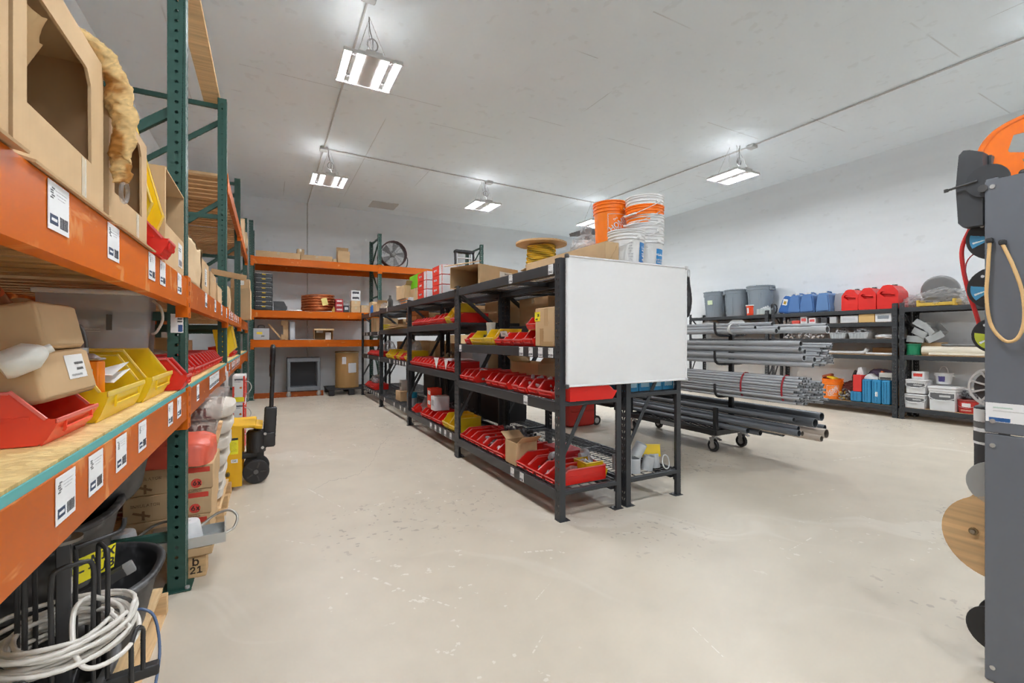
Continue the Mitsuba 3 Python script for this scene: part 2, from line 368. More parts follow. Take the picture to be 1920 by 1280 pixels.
# ---------------------------------------------------------------- pallet racks
def holed(w, h, pitch, r, z0=.06, cols=(0,), n=8, sq=1.0):
    """upright plate in the xz plane (x centred), pierced in rows"""
    g = sbox(-w / 2, 0, w / 2, h)
    hs = []
    z = z0
    while z < h - .03:
        for cx in cols: hs.append([(cx + r * math.cos(2 * PI * i / n), z + r * sq * math.sin(2 * PI * i / n)) for i in range(n)])
        z += pitch
    return Polygon(g.exterior.coords, hs)
def upright(h):
    b = B(); w = .076
    pl = holed(w, h, .0508, .0085)
    up = mv(rx=90)
    for y in (-w / 2 + .0015, w / 2 + .0015): b.prism(pl, 0, .003, GREEN, mv(0, y, 0) @ up)                          # pierced flanks
    b.prism(holed(w, h, .0508, .006, cols=(-.018, .018), sq=1.6), 0, .003, (.020, .070, .055), mv(w / 2 - .003, 0, 0, rz=90) @ up)  # face
    b.box((-w / 2 + .001, -.03, h / 2), (.003, .016, h), GREEN).box((-w / 2 + .001, .03, h / 2), (.003, .016, h), GREEN)
    b.box((w / 2 - .0015, -w / 2 + .002, h / 2), (.004, .004, h), (.30, .36, .33))                                   # worn bright arris
    return b
RACK_H = 3.67
up_d = dictof(upright(RACK_H), 'painted')
foot_d = dictof(B().box((.0, 0, .004), (.125, .125, .008), GREEN, bev=.002).cyl(.011, .008, .02, (.3, .3, .3), 6, mv(.045, -.045, 0)), 'painted')
def kput(k, path, d, M, label=None):
    p = free(path, k.used); k.used.add(p); k.parts.append((p, {**d, 'to_world': T(M.tolist())}, label, None)); return p
TAGW, TAGB = (.80, .81, .82), (.05, .09, .18)
def tag(w=.075, h=.10, s=0):
    """printed shelf tag in the yz plane, facing +x; origin its top middle"""
    b = B(); r = random.Random(s)
    b.box((.0006, 0, -h / 2), (.0012, w, h), TAGW)
    e = .0014
    b.box((e, -w * .24, -h * .78), (.0006, w * .36, h * .20), (.03, .05, .10)).box((e + .0004, -w * .24, -h * .78), (.0006, w * .26, h * .06), TAGW)
    x = w * .06
    while x < w * .42: t = r.choice((.0016, .003)); b.box((e, x, -h * .78), (.0005, t, h * .24), (.05, .05, .06)); x += t + .0022
    for i in range(5): b.box((e, -w * .34 + r.choice((0, .006)), -h * (.14 + .05 * i)), (.0005, w * .13, h * .03), (.12, .12, .13))
    for i in range(3): b.box((e, w * .1, -h * (.16 + .07 * i)), (.0005, w * (.55 - .1 * i), h * .012), (.45, .45, .46))
    return b
tag_ds = [dictof(tag(.10, .092, s=i), 'satin') for i in range(3)]
def step_beam(L, h=.125, d=.045, tone=0.0, rot=True):
    """box beam along y, outer face at x=0, top at z=0, with its end connectors"""
    b = B()
    b.prism([(0, 0), (0, -h), (-d, -h), (-d, -.03), (-.022, -.03), (-.022, 0)][::-1], 0, L, (tone, 0), np.array([[1, 0, 0, 0], [0, 0, 1, 0], [0, 1, 0, 0], [0, 0, 0, 1.]]))
    return b
def connector(tone=0.0):
    b = B()
    b.box((-.002, 0, -.10), (.005, .06, .21), (tone, 0), bev=.001).box((-.025, .03, -.10), (.05, .004, .21), (tone, 0))
    for z in (-.03, -.08, -.14, -.19): b.box((.0012, -.012, z), (.002, .012, .02), (.9, 0))
    return b
con_d = dictof(connector(.05), 'beampaint')
RX, RD = -.365, 1.05       # front face of the left rack, its depth
YP = [.25, 2.85, 5.45, 8.05, 10.62]
lr = Kit()
up1_d = dictof(upright(2.4), 'painted')
for y in YP:
    for x in (RX - .038, RX - RD + .038):
        p = kput(lr, 'upright', up_d, mv(x, y, .008) if x > -1 else mv(x, y, .008, rz=180))
        kput(lr, p + '__base_plate', foot_d, mv(x, y, 0))
    x0, x1 = RX - RD + .06, RX - .06
    near = y < 3
    for z in (.27, 1.38, 3.60) if near else (.27, 1.38, 2.49, 3.60): lr.add('cross_brace', B().box(((x0 + x1) / 2, y, z), (x1 - x0 + .05, .032, .045), GREEN, bev=.004), 'painted')
    for z in (1.66, 2.86) if near else (1.88, 2.69):
        a, c = (x0, z), (x1, z + .76)
        ln = math.hypot(c[0] - a[0], c[1] - a[1])
        lr.add('diagonal_brace', B().box((0, 0, 0), (ln, .03, .045), GREEN, mv((a[0] + c[0]) / 2, y, (a[1] + c[1]) / 2, ry=-math.degrees(math.atan2(c[1] - a[1], c[0] - a[0]))), bev=.004), 'painted')
def rack_level(k, y0, y1, z, tone, tags=(), deck=None, h=.14, side='left'):
    """a pair of beams between two frames and their deck; z is the top of the beam"""
    L = y1 - y0 - .09
    d = dictof(step_beam(L, h, tone=tone), 'beampaint')
    p = kput(k, 'beam', d, mv(RX + .006, y0 + .045, z))
    kput(k, p + '__connector', con_d, mv(RX + .009, y0 + .02, z + .01)); kput(k, p + '__connector', con_d, mv(RX + .009, y1 - .02, z + .01) @ mv(rz=0) @ np.diag([1, -1, 1, 1]))
    for i, (ty, dz) in enumerate(tags): kput(k, p + '__price_tag', tag_ds[i % 3], mv(RX + .0072, ty, z - .004 - dz), 'white printed price tag')
    q = kput(k, 'beam', d, mv(RX - RD - .006, y1 - .045, z, rz=180))
    if deck == 'osb':
        k.add('deck_board', B().box((RX - RD / 2 - .006, (y0 + y1) / 2, z + .008), (RD - .01, L + .06, .022), 0), 'osb', 'pale strand board deck')
        k.add('deck_edge', B().box((RX - .0005, (y0 + y1) / 2, z + .0075), (.004, L + .06, .021), (.10, .38, .37)), 'satin', 'teal painted deck edge')
    elif deck == 'slats':
        n = max(4, int(L / .165)); 
        for i in range(n): k.add('deck_board', B().box((RX - RD / 2, y0 + .07 + (i + .5) * L / n, z - .012), (RD - .05, .12, .022), (.55 + .2 * rng.random(), 1)), 'wood', None)
u = lambda ys, dz=0: [(y, dz) for y in ys]
rack_level(lr, YP[0], YP[1], 1.570, .05, u([1.195, 1.552, 2.003, 2.19, 2.57]), 'slats')
rack_level(lr, YP[1], YP[2], 1.570, .55, u([3.60, 4.2, 4.75, 5.3]), 'slats')
rack_level(lr, YP[2], YP[3], 1.570, .65, u([5.7, 5.95, 6.2, 6.6, 6.9, 7.3]), 'slats')
rack_level(lr, YP[0], YP[1], 1.005, .35, u([1.23, 1.413, 1.625, 1.866, 2.35, 2.56]), 'osb')
rack_level(lr, YP[1], YP[2], 1.005, .75, u([3.2, 3.85, 3.95, 4.05, 4.15, 4.25, 4.35, 4.45, 5.2]), 'osb')
rack_level(lr, YP[2], YP[3], 1.005, .75, u([5.7, 6.1, 6.3, 6.5, 6.8, 7.1, 7.3, 7.6]), 'osb')
rack_level(lr, YP[3], YP[4], 1.570, .65, (), 'slats')
rack_level(lr, YP[3], YP[4], 1.005, .75, (), 'osb')
rack_level(lr, YP[2], YP[3], 2.93, .6, (), 'slats')
rack_level(lr, YP[3], YP[4], 2.93, .6, (), 'slats')
place(lr, 'pallet_rack', 'long green pallet rack with orange beams along the left wall', 'rack')
# the rack across the far wall
FX, FY = [-.30, 2.28, 4.86], 10.70
fr = Kit()
for x in FX:
    for y in (FY + .038, FY + 1.0):
        p = kput(fr, 'upright', up_d, mv(x, y, .008, rz=-90 if y < 11 else 90)); kput(fr, p + '__base_plate', foot_d, mv(x, y, 0))
    y0, y1 = FY + .06, FY + .98
    zs = [.35, 1.3, 2.25, 3.0, 3.6]
    for z in zs: fr.add('cross_brace', B().box((x, (y0 + y1) / 2, z), (.032, y1 - y0 + .05, .04), GREEN, bev=.004), 'painted')
    for i in range(4):
        a, c = (y0, zs[i] + .03), (y1, zs[i + 1] - .03)
        if i % 2: a, c = (y1, zs[i] + .03), (y0, zs[i + 1] - .03)
        fr.add('diagonal_brace', B().tube([(x, a[0], a[1]), (x, c[0], c[1])], .018, GREEN, 6), 'painted')
for i in range(2):
    for z, tone in ((2.95, .12), (1.85, .12), (1.235, .15))[:1 if i else 3]:
        L = FX[i + 1] - FX[i] - .09
        d = dictof(step_beam(L, .15, tone=tone), 'beampaint')
        p = kput(fr, 'beam', d, mv(FX[i] + .045, FY - .006, z, rz=-90)); kput(fr, 'beam', d, mv(FX[i + 1] - .045, FY + 1.044, z, rz=90))
        for xx in (FX[i] + .02, FX[i + 1] - .02): kput(fr, p + '__connector', con_d, mv(xx, FY - .009, z + .01, rz=-90))
        n = 12
        for j in range(n): fr.add('deck_board', B().box((FX[i] + .06 + (j + .5) * L / n, FY + .52, z - .012), (.19, .97, .022), (.5 + .2 * rng.random(), 0)), 'wood')
place(fr, 'pallet_rack', 'green and orange pallet rack standing across the far wall', 'rack')

# ---------------------------------------------------------------- charcoal boltless shelving
def slotted(w, h, pitch=.0508):
    g = sbox(-w / 2, 0, w / 2, h); hs = []
    z = .05
    while z < h - .04:
        for sx in (-1, 1): hs.append([(sx * .006 + .0, z - .011), (sx * .006 + sx * .004, z - .011), (sx * .016 + sx * .004, z + .012), (sx * .016 - sx * .006, z + .012)][::sx])
        z += pitch
    return Polygon(g.exterior.coords, hs)
def angle_post(h=1.83):
    """angle post: pierced face towards -x, plain flank towards -y; corner at the origin"""
    b = B(); M = mv(rz=-90) @ mv(rx=90)
    b.prism(slotted(.066, h), 0, .0025, GREYD, mv(.0, .033, 0) @ M)
    b.prism(sbox(0, 0, .042, h), 0, .0025, GREYD, mv(0, .0025, 0) @ mv(rx=90))
    b.box((.041, .008, h / 2), (.003, .016, h), GREYD)
    b.box((.03, .02, .002), (.085, .07, .004), GREYD).cyl(.009, .004, .016, (.35, .35, .35), 6, mv(.055, .03, 0))
    return b
post_d = dictof(angle_post(), 'painted')
def wire_deck(L, D):
    b = B(); n = int(L / .055); c = (.10, .10, .105)
    for i in range(n + 1): b.box((0, -L / 2 + i * L / n, 0), (D, .005, .005), c)
    for i in range(6): b.box((-D / 2 + .03 + i * (D - .06) / 5, 0, -.006), (.006, L, .006), c)
    return b
STAG = [dictof(tag(.062, .07, s=10 + i), 'satin') for i in range(3)]
def shelving(y0, y1, x0, depth, levels, tags={}, h=1.83, face=-1, deck='wire', bh=.078):
    """one unit; its front at x0 faces -x; levels: tops of the beams; tags {level index: [y...]}"""
    k = Kit(); L = y1 - y0
    for (px, sx) in ((x0, 1), (x0 + depth, -1)):
        for (py, sy) in ((y0, 1), (y1, -1)):
            kput(k, 'post', post_d, mv(px, py, 0) @ np.diag([sx, sy, 1, 1]))
    bl = L - .135
    for li, z in enumerate(levels):
        bd = B().box((0, 0, -bh / 2), (.022, bl, bh), GREYD, bev=.003).box((.02, 0, -bh + .004), (.03, bl, .008), GREYD).box((.012, 0, -.02), (.012, bl, .006), GREYD)
        for e in (-1, 1): bd.box((-.004, e * (bl / 2 + .02), -bh / 2 - .006), (.005, .05, bh + .03), GREYD, bev=.001).cyl(.006, 0, .004, (.5, .5, .5), 6, mv(-.0065, e * (bl / 2 - .02), -bh + .012, ry=-90))
        d = dictof(bd, 'painted')
        p = kput(k, 'beam', d, mv(x0 + .008, (y0 + y1) / 2, z))
        for i, ty in enumerate(tags.get(li, ())): kput(k, p + '__price_tag', STAG[i % 3], mv(x0 - .0035, ty, z - .003, rz=180), 'white printed price tag')
        kput(k, 'beam', d, mv(x0 + depth - .008, (y0 + y1) / 2, z, rz=180))
        if deck == 'wire': k.add('wire_deck', wire_deck(bl + .06, depth - .03).xf(mv(x0 + depth / 2, (y0 + y1) / 2, z - .002)), 'painted', 'dark wire mesh deck')
        else: k.add('deck_board', B().box((x0 + depth / 2, (y0 + y1) / 2, z - .006), (depth - .04, bl + .04, .014), (.5, 0)), 'wood')
        for py in (y0 + .012, y1 - .012): k.add('side_rail', B().box((x0 + depth / 2, py, z - .014), (depth - .05, .024, .034), GREYD, bev=.005), 'painted')
        k.add('deck_support', B().box((x0 + depth / 2, (y0 + y1) / 2, z - .03), (depth - .03, .03, .04), GREYD, bev=.004), 'painted')
    for py in (y0 + .02, y1 - .02):
        for (a, c) in (((x0 + .02, .42), (x0 + depth - .03, 1.32)), ((x0 + depth - .03, 1.36), (x0 + .03, 1.75))):
            ln = math.hypot(c[0] - a[0], c[1] - a[1])
            k.add('diagonal_brace', B().box((0, 0, 0), (ln, .014, .03), GREYD, mv((a[0] + c[0]) / 2, py, (a[1] + c[1]) / 2, ry=-math.degrees(math.atan2(c[1] - a[1], c[0] - a[0]))), bev=.004), 'painted')
    return k
YB = [2.61, 4.605, 6.615, 8.645, 10.66]
XB = [1.785, 1.80, 1.83, 1.865]
LV = [[.205, .825, 1.205, 1.80], [.22, .885, 1.44, 1.80], [.225, .92, 1.42, 1.80], [.225, .92, 1.40, 1.79]]
TG = [{1: [3.1], 0: [3.32, 3.16], 2: [4.47, 3.17, 3.02, 2.88, 2.74], 3: [3.35, 2.74]},
      {0: [5.5, 5.32, 5.15, 4.98, 4.8], 1: []},
      {0: [8.2, 7.5, 7.1, 6.85], 1: [7.8, 7.5, 7.3, 7.15, 6.95, 6.8], 3: [8.0]},
      {0: [10.3, 10.1, 9.9, 9.7, 9.5, 9.3, 9.1, 8.9], 1: [9.9, 8.8], 2: [10.3, 10.0, 9.6, 8.9], 3: [9.7]}]
BAY = ['nearest', 'second', 'third', 'farthest']
for i in range(4):
    g = .012
    place(shelving(YB[i] + g, YB[i + 1] - g, XB[i], .545, LV[i], TG[i]), 'shelving_unit', f'charcoal steel shelving bay facing the aisle, {BAY[i]} of its row', 'shelving')
LV2 = [[.205, .85, 1.40, 1.80], [.22, .885, 1.44, 1.80], [.225, .92, 1.42, 1.80], [.225, .92, 1.40, 1.79]]
for i in range(4):
    place(shelving(YB[i] + g, YB[i + 1] - g, XB[i] + .60, .575, LV2[i]), 'shelving_unit', f'charcoal steel shelving bay back to back behind the {BAY[i]} aisle bay', 'shelving')
# shelving along the right wall
RB = [(3.50, 5.55), (1.45, 3.47), (5.62, 7.55)]
RLV = [[.185, .99, 1.262, 1.533, 1.747], [.185, 1.003, 1.752], [.185, .99, 1.262, 1.533, 1.747]]
for i, (a, c) in enumerate(RB):
    place(shelving(a, c, 8.82, .50, RLV[i], h=1.83, bh=.07, deck='board'), 'shelving_unit', ['charcoal shelving by the right wall holding fuel cans and blue cases', 'charcoal shelving by the right wall holding white tubs', 'charcoal shelving behind the pipe cart, bins on top'][i], 'shelving')
# whiteboard on the shelving end
wb = Kit()
wx0, wx1, wz0, wz1, wy = 1.815, 2.985, .938, 1.838, 2.592
wb.add('panel', B().box(((wx0 + wx1) / 2, wy, (wz0 + wz1) / 2), (wx1 - wx0 - .01, .010, wz1 - wz0 - .01), 0), 'whiteboardcoat', 'blank glossy white panel')
for (cx, cz, sx, sz) in (((wx0 + wx1) / 2, wz1, wx1 - wx0, .014), ((wx0 + wx1) / 2, wz0, wx1 - wx0, .014), (wx0, (wz0 + wz1) / 2, .014, wz1 - wz0), (wx1, (wz0 + wz1) / 2, .014, wz1 - wz0)):
    wb.add('frame_bar', B().box((cx, wy - .002, cz), (sx, .018, sz), (.72, .72, .73), bev=.004), 'satin')
for (cx, cz) in ((wx0, wz1), (wx1, wz1), (wx0, wz0), (wx1, wz0)):
    wb.add('corner_clip', B().box((cx, wy - .003, cz), (.03, .026, .03), (.06, .06, .06) if cx < 2 else (.55, .55, .56), bev=.006), 'plastic')
place(wb, 'whiteboard', 'blank whiteboard fixed to the near end of the black shelving', 'whiteboard')
# ---------------------------------------------------------------- makers of common things
FX_M = mv(rz=90) @ mv(rx=90)        # lettering onto a face that looks to +x
FNX_M = mv(rz=-90) @ mv(rx=90)      # ... to -x
FNY_M = mv(rx=90)                   # ... to -y
_kits = {}
def memo(fn):
    def g(*a, **k):
        key = (fn.__name__, repr(a), repr(k))
        if key not in _kits: _kits[key] = fn(*a, **k)
        return _kits[key]
    return g
@memo
def bin_kit(w, d, h, c=RED):
    """stacking hopper bin: opens to +x, front lip at x=0, width along y, bottom z=0"""
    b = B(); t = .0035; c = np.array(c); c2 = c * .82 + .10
    prof = [(-d, 0), (-.12 * d, 0), (-.07 * d, .10 * h), (-.005, .40 * h), (-.005, .47 * h), (-.07 * d, .47 * h), (-.27 * d, h), (-d, h)]
    side = mv(rx=90)
    for y in (-w / 2 + t, w / 2): b.prism(prof, 0, t, c, mv(0, y, 0) @ side)
    b.box((-d * .56, 0, t / 2), (d * .88, w, t), c).box((-d + t / 2, 0, h / 2), (t, w, h), c)
    # front wall: leans out, with its label lip
    a = math.degrees(math.atan2(.065 * d, .30 * h)); ln = math.hypot(.065 * d, .30 * h)
    b.box((-.04 * d, 0, .25 * h), (t, w, ln * 1.08), c, rot=mv(ry=a))
    b.box((-.09 * d, 0, .05 * h), (t, w, .12 * h), c, rot=mv(ry=25))
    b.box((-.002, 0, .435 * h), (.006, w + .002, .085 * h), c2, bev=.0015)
    for y in (-w * .32, w * .32): b.box((-.003, y, .30 * h), (.006, .006, .2 * h), c)
    b.box((-.003, 0, .22 * h), (.005, w * .66, .012 * 1), c, rot=mv(ry=a))
    for y in (-w / 2, w / 2):       # rolled top rims
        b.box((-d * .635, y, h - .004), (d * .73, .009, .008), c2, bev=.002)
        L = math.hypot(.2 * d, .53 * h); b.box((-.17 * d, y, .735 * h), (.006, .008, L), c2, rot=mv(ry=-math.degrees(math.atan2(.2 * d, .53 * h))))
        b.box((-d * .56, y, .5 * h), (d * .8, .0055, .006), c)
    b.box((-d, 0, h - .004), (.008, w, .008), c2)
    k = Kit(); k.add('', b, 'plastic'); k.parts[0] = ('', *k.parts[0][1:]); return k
def colname(c): return 'red' if c[0] > .4 and c[1] < .2 else 'yellow' if c[1] > .3 else 'grey'
@memo
def carton_kit(w, d, h, tone=.2, tape='z', lab=None, cut=None):
    """closed shipping carton: width y, depth x, height z, centred in x and y on z=0"""
    k = Kit(); b = B()
    b.box((0, 0, h / 2), (d, w, h), (tone, 0), bev=.004)
    b.box((0, 0, h + .0008), (d, .0015, .0012), (min(1, tone + .5), 0))
    k.add('body', b, 'card')
    if tape:
        t = B(); c = (.52, .42, .28)
        t.box((0, 0, h + .0014), (d + .002, .05, .001), c).box((d / 2 + .0006, 0, h - .03), (.001, .05, .06), c).box((-d / 2 - .0006, 0, h - .03), (.001, .05, .06), c)
        k.add('packing_tape', t, 'gloss', 'shiny packing tape')
    if lab:
        L = B(); (ly, lz, lw, lh, face) = lab
        M = {'x': mv(d / 2 + .001, ly, lz, rz=90), '-x': mv(-d / 2 - .001, ly, lz, rz=-90), '-y': mv(ly, -w / 2 - .001, lz)}[face]
        L.box((0, 0, 0), (lw, .001, lh), (.78, .78, .77), M)
        for i in range(5): L.box((-lw * .08 * (i % 3), -.0008, lh * (.34 - .13 * i)), (lw * (.7 - .12 * (i % 3)), .0006, lh * .035), (.12, .12, .12), M)
        for i in range(9): L.box((-lw * .38 + i * lw * .05, -.0008, -lh * .36), (lw * (.02 + .015 * (i % 2)), .0006, lh * .16), (.08, .08, .08), M)
        k.add('shipping_label', L, 'satin', 'white printed shipping label')
    return k
def cutbox_kit(w, d, h, win, tone=.25, tears=0):
    """carton standing with its front (+x) cut open; win = (y0, y1, z0, z1) with y from 0 at the near end"""
    k = Kit(); t = .006; b = B()
    y0, y1, z0, z1 = win
    front = Polygon([(0, 0), (w, 0), (w, h), (0, h)], [[(y0, z0), (y1, z0 + .004), (y1 - .004, z1 - .03), (y1 - .03, z1), (y0, z1)]])
    M = mv(0, 0, 0) @ FX_M
    b.prism(front, -t, 0, (tone, 0), M)
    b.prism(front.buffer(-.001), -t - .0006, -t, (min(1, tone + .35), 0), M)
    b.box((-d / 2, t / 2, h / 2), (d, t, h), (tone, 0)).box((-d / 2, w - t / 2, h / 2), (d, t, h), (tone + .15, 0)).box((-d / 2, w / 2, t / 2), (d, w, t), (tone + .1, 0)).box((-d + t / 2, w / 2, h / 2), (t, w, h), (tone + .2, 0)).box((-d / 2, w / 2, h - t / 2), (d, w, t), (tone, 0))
    k.add('body', b, 'card')
    fl = B()   # bottom flap hanging a little proud of the front edge
    fl.box((.012, w * .5, .004), (.03, w * .98, .005), (tone + .1, 0), rot=mv(ry=14))
    k.add('flap', fl, 'card')
    tp = B(); c = (.60, .52, .40)
    tp.box((.0008, w * .7, z0 * .5), (.001, .03, z0 * .98), c).box((.0012, w * .7 + .006, z0 * .5), (.001, .003, z0 * .98), (.85, .82, .76))
    k.add('packing_tape', tp, 'gloss', 'clear packing tape')
    return k
def sheet(fn, nu, nv, c, b=None, thick=0.0):
    """a surface fn(u, v) -> point, u and v from 0 to 1"""
    b = b or B(); u, v = np.meshgrid(np.linspace(0, 1, nu), np.linspace(0, 1, nv), indexing='ij')
    P = np.array([fn(a, e) for a, e in zip(u.ravel(), v.ravel())])
    i = np.arange(nu * nv).reshape(nu, nv)
    f = np.stack([i[:-1, :-1], i[1:, :-1], i[1:, 1:], i[:-1, 1:]], -1).reshape(-1, 4)
    return b.raw(P, f, c)
def crumple(size, seed, sub=3, amp=.25, flatten=True, freq=3.0):
    """a crumpled blob of the given size resting on z=0"""
    m = trimesh.creation.icosphere(subdivisions=sub); v = np.array(m.vertices)
    n = meshkit.fbm(v * freq + 11 + seed * 3.7, 4, seed) - .5; r = np.abs(meshkit.noise(v * freq * 2.2 + 5, seed + 9) - .5) * 2
    v = v * (1 + amp * 2 * n - amp * .7 * r)[:, None]
    if flatten: v[:, 2] = np.maximum(v[:, 2], -.55)
    v -= [*((v.max(0) + v.min(0))[:2] / 2), v[:, 2].min()]; v /= (v.max(0) - v.min(0))
    return v * np.asarray(size), m.faces
def heap(size, n, seed, cols, kind='mix'):
    """many small fittings lying loosely in a box of the given size (x, y, z), resting on z=0"""
    b = B(); r = random.Random(seed); sx, sy, sz = size
    for i in range(n):
        x, y = (r.random() - .5) * sx * .85, (r.random() - .5) * sy * .85
        z = .012 + r.random() * sz * (1 - .8 * max(abs(2 * x / sx), abs(2 * y / sy)) ** 2)
        M = mv(x, y, z, rz=r.random() * 360, rx=r.random() * 180, ry=r.random() * 60)
        c = r.choice(cols); t = r.random()
        if t < .55: b.cyl(.010 + r.random() * .007, -.02, .02, c, 7, M)
        elif t < .8: b.box((0, 0, 0), (.03, .022, .014), c, M)
        else: b.cyl(.014, -.012, .012, c, 7, M).cyl(.009, -.02, .03, c, 7, M @ mv(0, 0, 0, rx=90))
    return b
def bag(name, size, seed, label, cat, M, mat='film', fill=None, sub=3):
    k = Kit(); v, f = crumple(size, seed, sub, .3); b = B().raw(v, f, (.8, .8, .8)); k.add('film' if fill else '', b, mat)
    if fill: k.add('contents', heap((size[0] * .7, size[1] * .7, size[2] * .45), 26, seed, fill), 'satin')
    return place(k, name, label, cat, M)
def rails(b, y0, y1, x, z): pass
SHW = {'near': 0}
def bins_row(specs, x, z, where, face, y0, row='shelf', side='row'):
    """bins side by side along y; specs: (width, depth, height, colour, gap after, push); face +1 opens to +x, -1 to -x"""
    y = y0
    n = {'red': 0, 'yellow': 0, 'grey': 0}; tot = {}
    for s_ in specs: tot[colname(s_[3])] = tot.get(colname(s_[3]), 0) + 1
    for i, (w, d, h, c, gap, push) in enumerate(specs):
        cn = colname(c); M = mv(x + push, y + w / 2, z, rz=0 if face > 0 else 180)
        o = ORD[n[cn]] + ' of ' + str(tot[cn]) if tot[cn] > 1 else 'the only one of its colour'
        lab = f'{cn} bin, {ORD[n[cn]]} {cn} one from the near end, {where}' if tot[cn] > 1 else f'the only {cn} bin in its row, {where}'
        place(bin_kit(w, d, h, c), 'parts_bin', lab, 'bin', M, 'parts bins')
        n[cn] += 1; y += w + gap
DK = (.03, .03, .032)
FIT = [(.55, .55, .56), (.35, .35, .36), (.70, .70, .70), (.25, .25, .26)]
# ---------------------------------------------------------------- left rack, upper shelf
ZU, ZL = 1.572, 1.026
place(cutbox_kit(.475, .62, .40, (.05, .385, .115, .335), .12), 'cardboard_box', 'large open fronted cardboard box at the near end of the top left shelf', 'box', mv(-.375, 1.065, ZU), 'open fronted boxes')
place(cutbox_kit(.42, .62, .42, (.04, .34, .10, .37), .28), 'cardboard_box', 'tan cardboard box with white edge cut off by the left side of the photo', 'box', mv(-.368, .61, ZU))
place(cutbox_kit(.43, .60, .365, (.05, .36, .10, .335), .30), 'cardboard_box', 'open fronted cardboard box between the fuzzy brown sleeve and the yellow bin', 'box', mv(-.372, 1.575, ZU), 'open fronted boxes')
ck = Kit(); b = B(); t = .006
w_, h_, d_ = .47, .395, .6
b.prism([(0, 0), (w_, 0), (w_, .17), (.02, .17), (.02, h_), (0, h_)], -t, 0, (.25, 0), FX_M)
for y, tn in ((t / 2, .2), (w_ - t / 2, .3)): b.box((-d_ / 2, y, h_ / 2), (d_, t, h_), (tn, 0))
b.box((-d_ / 2, w_ / 2, t / 2), (d_, w_, t), (.3, 0)).box((-d_ + t / 2, w_ / 2, h_ / 2), (t, w_, h_), (.45, 0)).box((-d_ / 2, w_ / 2, h_), (d_, w_, t), (.2, 0))
ck.add('body', b, 'card')
ck.add('shipping_label', B().box((.001, .36, .09), (.001, .10, .11), (.75, .75, .76)).box((.002, .36, .055), (.001, .07, .025), (.2, .2, .22)).box((.002, .34, .12), (.001, .05, .004), (.15, .15, .15)).box((.002, .34, .11), (.001, .05, .004), (.15, .15, .15)), 'satin', 'white printed label')
place(ck, 'cardboard_box', 'open fronted cardboard box with white label next to the green upright', 'box', mv(-.368, 2.30, ZU), 'open fronted boxes')
# fuzzy brown sleeve hanging between the first two boxes, with its clear plastic ring
fk = Kit(); cl = spline([(-.44, 1.50, 2.02), (-.40, 1.535, 2.03), (-.36, 1.55, 1.98), (-.345, 1.56, 1.90), (-.34, 1.565, 1.82), (-.345, 1.565, 1.74), (-.345, 1.565, 1.685)], 22)
nn = len(cl); rr = np.interp(np.linspace(0, 1, nn), [0, .2, .45, .6, .8, 1], [.014, .022, .027, .030, .024, .013])
sl = B().tube(cl, rr, (.46, .27, .10), 28, flat=.8)
v = sl.V[0]; v += (meshkit.fbm(v * 30, 3)[:, None] - .5) * .024 + (meshkit.noise(v * 240)[:, None] - .5) * .004
q_ = meshkit.fbm(v * [34, 34, 14] + 3, 4)[:, None]; st_ = np.clip((q_ - .50) * 7, 0, 1); sl.C = [np.clip((np.array((.56, .38, .17)) * (1 - st_) + np.array((.30, .13, .03)) * st_) * (.7 + .6 * meshkit.noise(v * 160)[:, None]), 0, 1)]
fk.add('sleeve', sl, 'matte')
fk.add('plastic_ring', B().tube([(-.342 + .002 * math.sin(a), 1.585 + .032 * math.cos(a), 1.665 + .026 * math.sin(a)) for a in np.arange(18) / 18 * 2 * PI], .005, (.8, .8, .8), 6, closed=True), 'film', 'clear plastic ring')
place(fk, 'insulation_sleeve', 'fuzzy brown insulation sleeve hanging over the boxes with a clear plastic ring', 'sleeve')
# torn paper inside the first box
tp = sheet(lambda u, v: (-.40 - .05 * v + .02 * math.sin(u * 5), 1.16 + .16 * u - .03 * v, 1.895 - (.05 + .09 * u) * v - .01 * math.sin(u * 9)), 10, 6, (.62, .42, .22))
one('torn_paper_flap', tp, 'matte', 'torn curl of brown paper hanging inside the first open fronted box', 'paper')
place(bin_kit(.20, .54, .13, YEL), 'parts_bin', 'yellow bin stood on end between two cardboard boxes on the upper left shelf', 'bin', mv(-.452, 2.135, ZU + .008, ry=76), 'parts bins')
place(bin_kit(.135, .27, .125, RED), 'parts_bin', 'red bin poking out over the orange beam below the yellow bin', 'bin', mv(-.315, 2.11, ZU), 'parts bins')
# second bay: crumpled kraft parcel, cartons, a long cardboard flap
v, f = crumple((.40, .72, .32), 4, 4, .07, freq=2.2)
def kraft(y0, w, h, seed, x0=-.38, d=.5):
    m = trimesh.creation.box((d, w, h)); m = m.subdivide().subdivide().subdivide(); v = np.array(m.vertices)
    q = meshkit.fbm(v * [9, 9, 4] + seed, 4, seed) - .5
    v += np.stack([q * .05, (meshkit.fbm(v * 8 + 9, 3, seed) - .5) * .05, np.where(v[:, 2] > 0, q * .07, 0)], 1)
    v += [x0 - d / 2, y0 + w / 2, h / 2]
    return B().raw(v, m.faces, np.clip(np.array((.56, .41, .25)) * (.75 + .5 * meshkit.fbm(v * [40, 12, 3], 3)[:, None]), 0, 1))
kb = kraft(0, .62, .27, 3)
one('kraft_parcel', kb, 'matte', 'tall crumpled kraft paper parcel right behind the green upright', 'parcel', mv(0, 2.97, ZU))
one('kraft_parcel', kraft(0, .42, .30, 8, -.40), 'matte', 'crumpled kraft parcel at the far end of the upper left shelf', 'parcel', mv(0, 6.2, ZU))
one('kraft_parcel', kraft(0, .5, .27, 12, -.41), 'matte', 'crumpled kraft parcel just past the second green upright', 'parcel', mv(0, 5.62, ZU))
